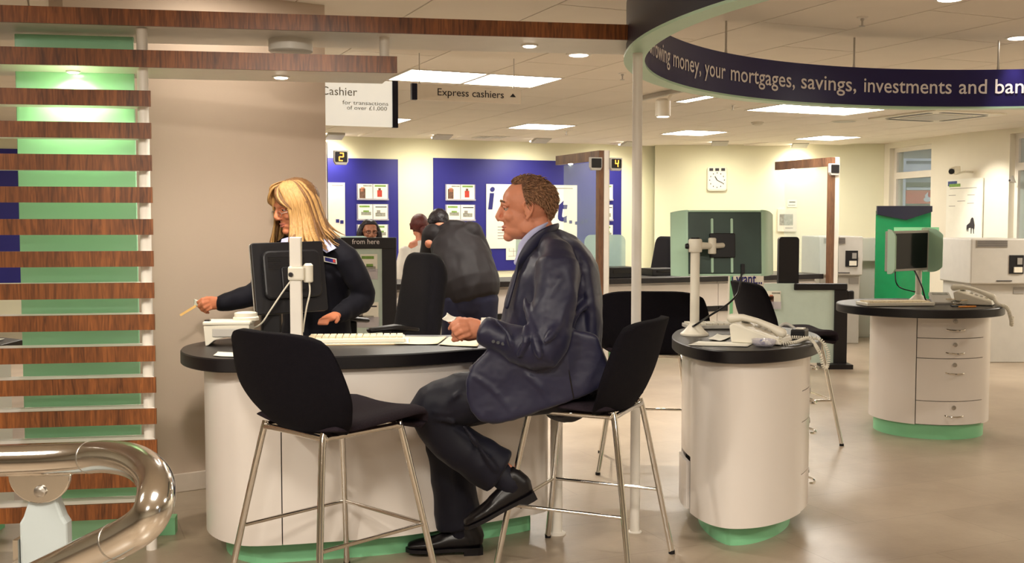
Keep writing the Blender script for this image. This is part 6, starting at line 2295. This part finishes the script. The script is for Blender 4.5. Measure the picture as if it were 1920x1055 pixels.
# modelled folds on the near sleeve and back
fold_lines = [([(1052, 520, -0.262), (1030, 560, -0.272), (1000, 610, -0.262)], 0.011), ([(985, 560, -0.20), (1000, 620, -0.30), (1012, 668, -0.345)], 0.012),
              ([(1060, 560, -0.262), (1046, 610, -0.300), (1022, 640, -0.355)], 0.012), ([(930, 600, -0.262), (950, 622, -0.296), (960, 650, -0.300)], 0.009), ([(985, 612, -0.29), (985, 640, -0.325), (972, 668, -0.31)], 0.010),
              ([(1110, 560, -0.13), (1080, 590, -0.19), (1060, 640, -0.2)], 0.013), ([(1118, 620, -0.12), (1085, 650, -0.19), (1055, 690, -0.205)], 0.013), ([(1085, 500, -0.15), (1075, 540, -0.20), (1068, 600, -0.21)], 0.014),
              ([(890, 705, -0.236), (925, 730, -0.236), (960, 772, -0.232)], 0.008), ([(985, 700, -0.236), (1010, 722, -0.236), (1030, 755, -0.232)], 0.008)]
for pts, r in fold_lines:
    jk.loft(curve_pts([M(u, v, dy) for (u, v, dy) in pts], 4), [r * 0.6] + [r] * 7 + [r * 0.6], side=(0, 1, 0), seg=10)
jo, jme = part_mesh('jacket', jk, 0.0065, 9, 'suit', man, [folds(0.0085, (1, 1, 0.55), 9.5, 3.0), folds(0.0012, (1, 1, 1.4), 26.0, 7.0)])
# collar, shirt
cl_ = [(M(950, 575, -0.115), 0.010), (M(962, 530, -0.10), 0.016), (M(972, 500, -0.09), 0.019), (M(985, 474, -0.085), 0.019), (M(1003, 452, -0.082), 0.022), (M(1026, 436, -0.064), 0.025), (M(1043, 430, 0.0), 0.026), (M(1026, 436, 0.064), 0.025), (M(1003, 452, 0.082), 0.022), (M(985, 474, 0.085), 0.019), (M(972, 500, 0.085), 0.019), (M(950, 575, 0.10), 0.010)]
m = MB()
cpts = curve_pts([p for p, r in cl_], 4)
rad = []
for i in range(len(cpts)):
    f = i / (len(cpts) - 1) * (len(cl_) - 1)
    a = int(min(f, len(cl_) - 2))
    r = cl_[a][1] * (1 - (f - a)) + cl_[a + 1][1] * (f - a)
    rad.append((r, 0.008))
m.loft(cpts, rad, side=(0.35, 0, 1), seg=12)
m.build('collar', 'suit', jo, auto=False)
m = MB()
sp = curve_pts([M(966, 492, -0.05), M(978, 466, -0.066), M(996, 444, -0.066), M(1016, 430, -0.055), M(1030, 423, 0.0), M(1016, 430, 0.055), M(996, 444, 0.066), M(978, 466, 0.066), M(966, 492, 0.05)], 4)
m.loft(sp, [(0.020, 0.005)] * len(sp), side=(0.35, 0, 1), seg=10)
m.loft([M(992, 466, 0), M(985, 510, 0), M(975, 560, 0)], [(0.07, 0.03), (0.08, 0.04), (0.05, 0.03)], side=(0, 1, 0))
m.build('shirt', 'shirt_blue', man, auto=False)
m = MB()
m.loft([M(909, 619, -0.205), M(900, 618, -0.205)], [(0.046, 0.042), (0.044, 0.040)], side=(0, 0, 1), seg=18, cap=False)
m.build('shirt_cuff', 'shirt_white', man)
MB().tube([M(1066, 690, -0.240), M(1070, 715, -0.242), M(1076, 748, -0.238)], 0.0022, 6).build('side_vent', 'leather_black', jo)
for k in range(3):
    MB().lathe(M(925 + 9 * k, 640 + 2.2 * k, -0.272 - 0.004 * k), [(0.006, 0), (0.006, 0.003)], 10, axis=(0, -1, 0.2)).build('cuff_button', 'black_plastic', jo)
# trousers
tr = MB()
tr.loft([M(1045, 668), M(1050, 710), M(1060, 735)], [(0.17, 0.13), (0.185, 0.14), (0.18, 0.11)], side=(0, 1, 0))
kn = M(803, 763, -0.13)
tr.loft(curve_pts([M(1040, 722, -0.10), M(930, 738, -0.12), M(845, 750, -0.13), M(806, 770, -0.13), M(830, 812, -0.12), M(885, 853, -0.11), M(935, 884, -0.105)], 3),
        [0.098] * 3 + [0.094] * 3 + [0.086] * 2 + [0.078] * 2 + [0.072] * 3 + [(0.072, 0.080)] * 3 + [(0.07, 0.086)] * 3, side=(0, 1, 0), seg=22, capk=0.12)
tr.loft(curve_pts([M(1040, 722, 0.10), M(930, 742, 0.12), M(850, 762, 0.13), M(828, 790, 0.13), M(845, 880, 0.13), M(862, 985, 0.13)], 3),
        [0.098] * 3 + [0.094] * 3 + [0.084] * 3 + [0.078] * 3 + [(0.075, 0.084)] * 2 + [(0.075, 0.090)] * 2, side=(0, 1, 0), seg=22, capk=0.12)
for pts, r in (([(862, 735, -0.215), (850, 745, -0.222), (838, 760, -0.20)], 0.008), ([(845, 775, -0.205), (815, 772, -0.21), (795, 776, -0.18)], 0.008), ([(850, 790, -0.20), (825, 785, -0.205), (800, 790, -0.17)], 0.007), ([(870, 800, -0.20), (900, 840, -0.19), (930, 880, -0.18)], 0.008)):
    tr.loft(curve_pts([M(*p) for p in pts], 3), [r] * 7, side=(0, 1, 0), seg=8)
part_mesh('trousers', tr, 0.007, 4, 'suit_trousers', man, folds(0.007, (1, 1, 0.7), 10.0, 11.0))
MB().loft([M(862, 965, 0.13), M(860, 1000, 0.13)], [0.048, 0.046]).build('sock', 'suit_trousers', man)
MB().loft([M(935, 885, -0.105), M(957, 906, -0.105)], [0.049, 0.048]).build('sock', 'suit_trousers', man)
shoe(V((M(905, 1040, 0.13).x, 4.13, 0.016)), V((M(762, 1040, 0.13).x, 4.10, 0.016)), (0, 0, 1), man)
shoe(M(1003, 925, -0.10), M(872, 992, -0.13), (-0.45, -0.05, 0.9), man)
sheet('paper_slip', [M(829, 602, -0.235), M(838, 591, -0.20), M(856, 599, -0.20), M(846, 608, -0.235)], "small crumpled white slip held in the suited man's fingers", wave=0.008, seed=21, lift=0.0)

# ------------------------------------------------------------------ the woman behind the desk
W = lambda u, v, Y=4.98: atY(u, v, Y)
wom = person_root(V((-0.95, 5.05, 0)), 'woman with long blond hair and glasses in a dark uniform behind the desk')
HW = Head(W(554, 389, 4.93), (-0.80, -0.60), R(14), R(-3), 0.97)
bw = MB()
HW.add_to(bw, False, W(578, 448, 5.0))
bw.loft([W(578, 448, 5.0), W(582, 480, 5.0), W(588, 540, 5.02), W(592, 610, 5.05), W(592, 650, 5.08)], [(0.07, 0.06), (0.15, 0.09), (0.13, 0.09), (0.12, 0.085), (0.14, 0.1)], side=(0.9, -0.3, 0))
bw.loft([W(512, 472, 5.04), W(494, 540, 4.93), W(414, 569, 4.80)], [0.04, 0.035, 0.024])
bw.loft([W(652, 482, 4.92), W(682, 562, 4.95), W(636, 588, 4.82)], [0.04, 0.035, 0.024])
bw.loft([W(570, 650, 5.08), V((-1.02, 5.08, 0.42)), V((-1.02, 5.08, 0.10))], [0.07, 0.05, 0.04])
bw.loft([W(612, 650, 5.08), V((-0.86, 5.06, 0.42)), V((-0.86, 5.06, 0.10))], [0.07, 0.05, 0.04])
# right hand stretched to the left, pinching a stick
h = lambda u, v, Y: atY(u, v, Y)
bw.loft([h(414, 569, 4.80), h(405, 568, 4.785), h(395, 568, 4.77), h(386, 567, 4.755)], [(0.022, 0.019), (0.030, 0.017), (0.032, 0.016), (0.028, 0.013)], side=(0, 0, 1), seg=16)
for (pp, rr) in (([h(390, 560, 4.755), h(379, 561, 4.73), h(371, 566, 4.73), h(372, 571, 4.745)], [0.0095, 0.009, 0.008, 0.0072]),
                 ([h(389, 566, 4.745), h(378, 569, 4.715), h(372, 574, 4.72), h(377, 578, 4.74)], [0.0095, 0.009, 0.008, 0.0072]),
                 ([h(391, 572, 4.745), h(382, 577, 4.72), h(378, 581, 4.73), h(384, 583, 4.75)], [0.009, 0.0088, 0.008, 0.007]),
                 ([h(395, 578, 4.75), h(387, 582, 4.735), h(385, 585, 4.745), h(391, 586, 4.76)], [0.0082, 0.008, 0.0072, 0.0065]),
                 ([h(400, 562, 4.79), h(388, 559, 4.785), h(377, 563, 4.765), h(370, 568, 4.75)], [0.0125, 0.0105, 0.0092, 0.0078])):
    bw.loft(pp, rr, side=(0, 0, 1), seg=12)
# left hand resting behind the monitor
bw.loft([h(636, 588, 4.82), h(622, 594, 4.76), h(612, 598, 4.73)], [(0.022, 0.019), (0.034, 0.016), (0.03, 0.013)], side=(1, 0, 0), seg=14)
for k in range(4):
    bw.loft([h(606 + 5 * k, 597, 4.735), h(600 + 5 * k, 601, 4.69), h(598 + 5 * k, 607, 4.665)], [0.009, 0.0085, 0.0072], side=(1, 0, 0), seg=10)
bw.loft([h(630, 592, 4.77), h(634, 598, 4.73), h(630, 604, 4.70)], [0.011, 0.010, 0.008], side=(1, 0, 0), seg=10)
wo, wme = part_mesh('body', bw, 0.0042, 4, 'skin_warm', wom)
HW.features(wo)
wsrc = head_only(HW, False, W(578, 448, 5.0))


def wom_mask(d):
    az = math.degrees(math.atan2(abs(d.y), d.x))
    el = math.degrees(math.asin(max(-1, min(1, d.z))))
    line = 40 if az < 50 else (40 - (az - 50) * 1.6 if az < 90 else -45)
    return sstep(line - 5, line + 5, el)


hr = HW.cap_hair(wsrc, wom_mask, 0.018, wom, 'hair_blond_dark', 72, 0.004)
random.seed(12)
m1, m2h = MB(), MB()


def strand(m, pts, w, th=0.006):
    c = curve_pts(pts, 5)
    n = len(c)
    rad = []
    for i in range(n):
        t = i / (n - 1)
        e = (0.35 + 0.65 * sstep(0, 0.18, t)) * (1 - 0.75 * sstep(0.72, 1.0, t))
        rad.append((w * e, th * e))
    ctr = HW.o
    sd = (c[n // 2] - ctr).cross(V((0, 0, 1)))
    m.loft(c, rad, side=sd, seg=8)


for layer in range(3):
    for k in range(46):
        phi = -132 + 264 * k / 45 + random.uniform(-3, 3)      # measured from the back of the head
        a = R(phi)
        dx, dy = -math.cos(a), math.sin(a)                      # dy > 0 : her left, on the right of the picture
        ro = 1.0 + 0.03 * layer + random.uniform(-0.02, 0.02)
        rx, ry = 0.098 * ro, 0.084 * ro
        fl = (0.050 if dy > 0.1 else 0.026) + random.uniform(-0.015, 0.02)
        end = -0.175 + random.uniform(-0.03, 0.025)
        front = max(0.0, (abs(phi) - 95) / 37)
        x0 = 0.028 - 0.02 * (1 - front)
        pts = [HW.p(x0 + dx * 0.02, dy * 0.02, 0.126 + 0.004 * layer), HW.p(x0 + dx * rx * 0.7, dy * ry * 0.72, 0.106 + 0.004 * layer),
               HW.p(0.0 + dx * rx * 1.06, dy * ry * 1.10, 0.045), HW.p(-0.005 + dx * (rx + 0.014), dy * (ry + 0.020), -0.03)]
        base = HW.p(-0.005 + dx * (rx + 0.02), dy * (ry + 0.026), -0.05)
        o1 = HW.R3 @ V((dx, dy, 0))
        o1.z = 0
        pts += [base + o1 * (fl * 0.30) + V((0, 0, -0.05)), base + o1 * (fl * 0.85) + V((0, 0, end + 0.07))]
        if phi > 40 or random.random() < 0.5:
            pts.append(base + o1 * (fl * 1.45) + V((random.uniform(-.01, .01), 0, end + 0.045)))
        strand(m1 if random.random() < 0.72 else m2h, pts, random.uniform(0.008, 0.014), 0.0055)
for k in range(26):                                            # fringe swept to both sides
    s = -1 if k % 2 else 1
    t = random.uniform(0, 1)
    pts = [HW.p(0.045 + 0.015 * t, s * 0.006, 0.125), HW.p(0.085 - 0.01 * t, s * (0.018 + 0.02 * t), 0.112 - 0.01 * t), HW.p(0.104 - 0.022 * t, s * (0.038 + 0.026 * t), 0.078 - 0.02 * t),
           HW.p(0.100 - 0.035 * t, s * (0.062 + 0.020 * t), 0.046 - 0.03 * t), HW.p(0.070 - 0.03 * t, s * (0.086 + 0.006 * t), 0.018 - 0.05 * t)]
    strand(m1 if k % 3 else m2h, pts, random.uniform(0.007, 0.012), 0.005)
o = m1.build('hair_strands', 'hair_blond', hr, auto=False)
o['kind'] = 'stuff'
o = m2h.build('hair_strands', 'hair_blond_dark', hr, auto=False)
o['kind'] = 'stuff'
# glasses
gl = None
for s in (-1, 1):
    ring = [HW.p(0.100, s * 0.032 + 0.0195 * math.cos(t * 6.2832 / 20), -0.006 + 0.0125 * math.sin(t * 6.2832 / 20)) for t in range(21)]
    m = MB().tube(ring, 0.0012, 6, caps=False)
    m.tube([HW.p(0.098, s * 0.052, -0.002), HW.p(0.06, s * 0.076, 0.002), HW.p(-0.01, s * 0.082, 0.010)], 0.0011, 6)
    if s > 0:
        m.tube([HW.p(0.100, -0.0125, -0.003), HW.p(0.106, 0, 0.0), HW.p(0.100, 0.0125, -0.003)], 0.0011, 6)
    m.build('glasses', 'brushed', wom)
# uniform jacket
uj = MB()
sv = V((0.9, -0.3, 0))
uj.loft([W(580, 452, 5.01), W(583, 476, 5.01), W(588, 515, 5.01), W(592, 560, 5.03), W(594, 605, 5.05), W(592, 660, 5.08)],
        [(0.09, 0.07), (0.185, 0.095), (0.19, 0.125), (0.168, 0.118), (0.170, 0.115), (0.195, 0.14)], side=sv, seg=26)
uj.loft([W(575, 458, 5.02), W(540, 464, 5.04), W(510, 478, 5.04)], [0.05, 0.055, 0.058])
uj.loft([W(585, 458, 5.0), W(628, 468, 4.94), W(652, 488, 4.92)], [0.05, 0.056, 0.060])
uj.loft(curve_pts([W(510, 478, 5.04), W(497, 512, 4.99), W(489, 545, 4.93), W(452, 559, 4.865), W(416, 568, 4.80)], 3), [0.058] * 4 + [0.056] * 4 + [0.048] * 2 + [0.041] * 2 + [0.036], side=(0, 1, 0))
uj.loft(curve_pts([W(652, 488, 4.92), W(672, 525, 4.93), W(680, 558, 4.95), W(655, 578, 4.88), W(636, 589, 4.82)], 3), [0.058] * 4 + [0.056] * 4 + [0.050] * 2 + [0.042] * 2 + [0.037], side=(0, 1, 0))
part_mesh('jacket', uj, 0.0065, 5, 'uniform', wom, folds(0.006, (1, 1, 0.7), 11.0, 20.0))
tw_ = MB()
tw_.loft([W(592, 650, 5.08), W(592, 690, 5.08)], [(0.19, 0.13), (0.18, 0.13)], side=sv)
tw_.loft([W(570, 680, 5.08), V((-1.03, 5.08, 0.35)), V((-1.03, 5.10, 0.06))], [0.10, 0.085, 0.085])
tw_.loft([W(614, 680, 5.08), V((-0.85, 5.06, 0.35)), V((-0.85, 5.08, 0.06))], [0.10, 0.085, 0.085])
part_mesh('trousers', tw_, 0.009, 4, 'uniform', wom, folds(0.006, (1, 1, 0.6), 10.0, 4.0))
for x in (-1.03, -0.85):
    shoe(V((x + 0.03, 5.13, 0.016)), V((x - 0.08, 4.91, 0.016)), (0, 0, 1), wom)
# shirt with pointed collar
sm = MB()
fx_ = V((-0.45, -0.88, 0)).normalized()
sm.loft([W(572, 444, 4.985), W(568, 462, 4.935), W(572, 500, 4.90)], [(0.058, 0.05), (0.062, 0.045), (0.03, 0.03)], side=sv, seg=18)
sh_o = sm.build('shirt', 'shirt_blue', wom, auto=False)
for quad in ([W(602, 436, 4.88), W(586, 454, 4.85), W(612, 474, 4.83), W(630, 465, 4.84)], [W(556, 440, 4.88), W(528, 448, 4.87), W(524, 468, 4.86), W(550, 474, 4.84)]):
    m = MB()
    n = fx_
    vs = [q for q in quad] + [q - n * 0.004 for q in quad]
    m.add(vs, [(0, 1, 2, 3), (7, 6, 5, 4), (0, 4, 5, 1), (1, 5, 6, 2), (2, 6, 7, 3), (3, 7, 4, 0)]).build('collar_flap', 'shirt_blue', sh_o)
bq = [W(601, 479, 4.868), W(602, 489, 4.868), W(631, 495, 4.835), W(630, 485, 4.835)]
m = MB().slab(bq, 0.004)
bd = m.build('name_badge', 'white_plastic', wom)
MB().slab(sub_rect(bq, 0.28, 0.12, 0.97, 0.85, 0.001), 0.0008).build('badge_face', 'ink_navy', bd)
MB().slab(sub_rect(bq, 0.80, 0.2, 0.95, 0.75, 0.002), 0.0008).build('badge_mark', 'photo_red', bd)
# the stick she holds out
st_ = MB()
a, b = h(371, 571, 4.74), h(338, 591, 4.68)
dd = (b - a).normalized()
st_.box((a + b) / 2, ((b - a).length, 0.004, 0.010), axes=(dd, V((0, 1, 0)), dd.cross(V((0, 1, 0)))))
mat('pale_wood', (214, 170, 96), 0.5, var=0.08, scale=40)
so = st_.build('wooden_stick', 'pale_wood')
tag(so, "flat pale wooden stick held in the blond woman's outstretched hand", 'stick')
sheet('paper_slip', [h(363, 574, 4.735), h(364, 563, 4.735), h(377, 566, 4.725), h(377, 577, 4.725)], "scrap of white paper pinched in the blond woman's hand", wave=0.006, seed=31, lift=0.0)

# ------------------------------------------------------------------ people at the tills
def simple_mask(front=40, nape=-50):
    def f(d):
        az = math.degrees(math.atan2(abs(d.y), d.x))
        el = math.degrees(math.asin(max(-1, min(1, d.z))))
        line = front if az < 45 else (front - (az - 45) * 1.5 if az < 85 else nape)
        return sstep(line - 6, line + 6, el)
    return f


# man in the black jacket, bent over the counter, back to the camera
Yj = 8.9
J = lambda u, v, dy=0.0: atY(u, v, Yj + dy)
bm_ = person_root(V((J(880, 540).x, Yj, 0)), 'man in a black jacket bending over the till counter, back turned')
HJ = Head(J(822, 420, 0.40), (-0.55, 0.83), R(34), R(10), 1.0)
b = MB()
HJ.add_to(b, True, J(842, 438, 0.30))
b.loft([J(845, 440, 0.28), J(862, 475, 0.15), J(880, 540, 0.0)], [(0.12, 0.08), (0.17, 0.10), (0.15, 0.10)], side=(1, 0, 0))
for (hx, fx2) in ((852, 850), (908, 912)):
    b.loft([J(hx, 560, 0.0), J(hx, 630, 0.02), J(fx2, 695, 0.03)], [0.075, 0.055, 0.04])
for (s, u) in ((-1, 806), (1, 900)):
    b.loft([J(u, 455, 0.24), J(u - 4, 500, 0.42), J(u - 20, 512, 0.62)], [0.045, 0.04, 0.03])
    b.ell(J(u - 24, 512, 0.70), (0.04, 0.07, 0.022))
    for k in range(4):
        b.loft([J(u - 32 + 5 * k, 512, 0.75), J(u - 32 + 5 * k, 514, 0.82)], [0.009, 0.007], seg=8)
    b.loft([J(u - 14, 512, 0.70), J(u - 10, 512, 0.76)], [0.010, 0.008], seg=8)
bo, bme = part_mesh('body', b, 0.006, 3, 'skin', bm_)
src = head_only(HJ, True, J(842, 438, 0.30))
HJ.features(bo)
HJ.cap_hair(src, simple_mask(35, -40), 0.012, bm_, 'hair_black', 64, 0.006)
k = MB()
k.loft([J(845, 436, 0.29), J(853, 450, 0.24), J(866, 490, 0.12), J(878, 530, 0.02), J(882, 545, 0.0)], [(0.13, 0.10), (0.215, 0.13), (0.25, 0.155), (0.262, 0.165), (0.255, 0.16)], side=(1, 0, 0), seg=26)
k.loft([J(812, 438, 0.28), J(803, 475, 0.32), J(800, 510, 0.48)], [0.085, 0.075, 0.06])
k.loft([J(884, 436, 0.24), J(906, 475, 0.26), J(890, 512, 0.5)], [0.095, 0.08, 0.06])
k.loft([J(822, 434, 0.30), J(846, 424, 0.26), J(868, 424, 0.27)], [0.045, 0.055, 0.04])
part_mesh('jacket', k, 0.010, 4, 'jacket_black', bm_, folds(0.013, (1, 1, 0.6), 7.0, 2.0))
k = MB()
k.loft([J(880, 530, 0.0), J(880, 565, 0.0)], [(0.225, 0.14), (0.225, 0.14)], side=(1, 0, 0))
k.loft([J(854, 560, 0.0), J(852, 630, 0.02), J(850, 698, 0.03)], [0.125, 0.105, 0.095])
k.loft([J(906, 560, 0.0), J(908, 630, 0.02), J(912, 698, 0.03)], [0.125, 0.105, 0.095])
part_mesh('trousers', k, 0.012, 4, 'trouser_navy', bm_, folds(0.009, (1, 1, 0.5), 7.0, 8.0))
for u in (850, 912):
    x = J(u, 700).x
    shoe(V((x, Yj - 0.08, 0.016)), V((x - 0.03, Yj + 0.20, 0.016)), (0, 0, 1), bm_)


def cashier(Y, u, v, fwd, label, skin, hair, top, smile=False, glasses=False, pitch=0.0):
    C = lambda a, b_, dy=0.0: atY(a, b_, Y + dy)
    hd = Head(C(u, v), fwd, pitch, 0, 0.97)
    r = person_root(V((hd.o.x, Y, 0)), label)
    f = V((fwd[0], fwd[1], 0)).normalized()
    l = V((-f.y, f.x, 0))
    O = V((hd.o.x, Y, 0)) - f * 0.05
    zn = hd.o.z - 0.19
    b = MB()
    hd.add_to(b, False, O + V((0, 0, zn)))
    b.loft([O + V((0, 0, zn)), O + V((0, 0, zn - 0.25)), O + V((0, 0, 0.52))], [(0.13, 0.07), (0.13, 0.09), (0.15, 0.11)], side=l)
    for s in (-1, 1):
        sh = O + l * (s * 0.17) + V((0, 0, zn - 0.05))
        el = O + l * (s * 0.21) + V((0, 0, zn - 0.30)) + f * 0.05
        hn = O + l * (s * 0.10) + V((0, 0, max(0.80, zn - 0.30))) + f * 0.30
        b.loft([sh, el, hn], [0.04, 0.035, 0.025])
        b.ell(hn + f * 0.05, (0.045, 0.035, 0.018), Matrix((f, l, V((0, 0, 1)))).transposed())
        for q in range(4):
            p0 = hn + f * 0.08 + l * (0.018 * (q - 1.5))
            b.loft([p0, p0 + f * 0.05], [0.008, 0.007], seg=8)
        b.loft([hn + f * 0.03 - l * s * 0.03, hn + f * 0.07 - l * s * 0.045], [0.009, 0.008], seg=8)
        b.loft([O + l * (s * 0.09) + V((0, 0, 0.50)), O + l * (s * 0.10) + f * 0.38 + V((0, 0, 0.48)), O + l * (s * 0.10) + f * 0.36 + V((0, 0, 0.06))], [0.075, 0.055, 0.045])
    bo, bme = part_mesh('body', b, 0.006, 3, skin, r)
    src = head_only(hd, False, O + V((0, 0, zn)))
    hd.features(bo, smile)
    k = MB()
    k.loft([O + V((0, 0, zn + 0.0)), O + V((0, 0, zn - 0.10)), O + V((0, 0, zn - 0.28)), O + V((0, 0, 0.50))], [(0.10, 0.07), (0.185, 0.105), (0.16, 0.12), (0.18, 0.14)], side=l, seg=24)
    for s in (-1, 1):
        sh = O + l * (s * 0.16) + V((0, 0, zn - 0.06))
        el = O + l * (s * 0.21) + V((0, 0, zn - 0.30)) + f * 0.05
        hn = O + l * (s * 0.10) + V((0, 0, max(0.80, zn - 0.30))) + f * 0.27
        k.loft([sh, el, hn], [0.06, 0.055, 0.04])
    part_mesh('blouse', k, 0.010, 4, top, r, folds(0.006, (1, 1, 0.7), 9.0, 5.0))
    k = MB()
    for s in (-1, 1):
        k.loft([O + l * (s * 0.09) + V((0, 0, 0.50)), O + l * (s * 0.10) + f * 0.38 + V((0, 0, 0.48)), O + l * (s * 0.10) + f * 0.36 + V((0, 0, 0.07))], [0.10, 0.08, 0.075])
    part_mesh('trousers', k, 0.012, 4, 'uniform', r)
    hh = hd.cap_hair(src, simple_mask(38, -50), 0.016, r, hair, 56, 0.004)
    if glasses:
        m = MB()
        for s in (-1, 1):
            m.tube([hd.p(0.100, s * 0.032 + 0.021 * math.cos(t * 6.2832 / 16), 0.006 + 0.014 * math.sin(t * 6.2832 / 16)) for t in range(17)], 0.0022, 6, caps=False)
            m.tube([hd.p(0.098, s * 0.053, 0.008), hd.p(0.0, s * 0.084, 0.010)], 0.002, 6)
        m.build('glasses', 'leather_black', r)
    return r, hd, hh, O, f, l


r, hd, hh, O, f, l = cashier(10.75, 786, 425, (-0.35, 0.94), 'woman with an auburn ponytail and white blouse left of the bending man', 'skin', 'hair_auburn', 'shirt_white')
m = MB()
m.ell(hd.p(-0.11, -0.02, -0.035), (0.04, 0.04, 0.04))
m.loft([hd.p(-0.115, -0.02, -0.02), hd.p(-0.145, -0.035, -0.07), hd.p(-0.135, -0.045, -0.13), hd.p(-0.125, -0.035, -0.19)], [0.032, 0.045, 0.038, 0.012], seg=14)
o_, me_ = part_mesh('ponytail', m, 0.006, 4, 'hair_auburn', r, folds(0.008, (2, 2, 0.5), 16.0, 1.0))
r, hd, hh, O, f, l = cashier(10.35, 693, 436, (0.35, -0.94), 'smiling dark haired cashier with glasses looking over the from here stand', 'skin_brown', 'hair_black', 'shirt_white', True, True)
m = MB()
for s in (-1, 1):
    m.loft([hd.p(-0.02, s * 0.07, 0.06), hd.p(-0.015, s * 0.092, 0.0), hd.p(-0.02, s * 0.10, -0.08), hd.p(-0.03, s * 0.10, -0.16)], [0.03, 0.034, 0.036, 0.02], seg=12)
part_mesh('hair_length', m, 0.006, 4, 'hair_black', r)
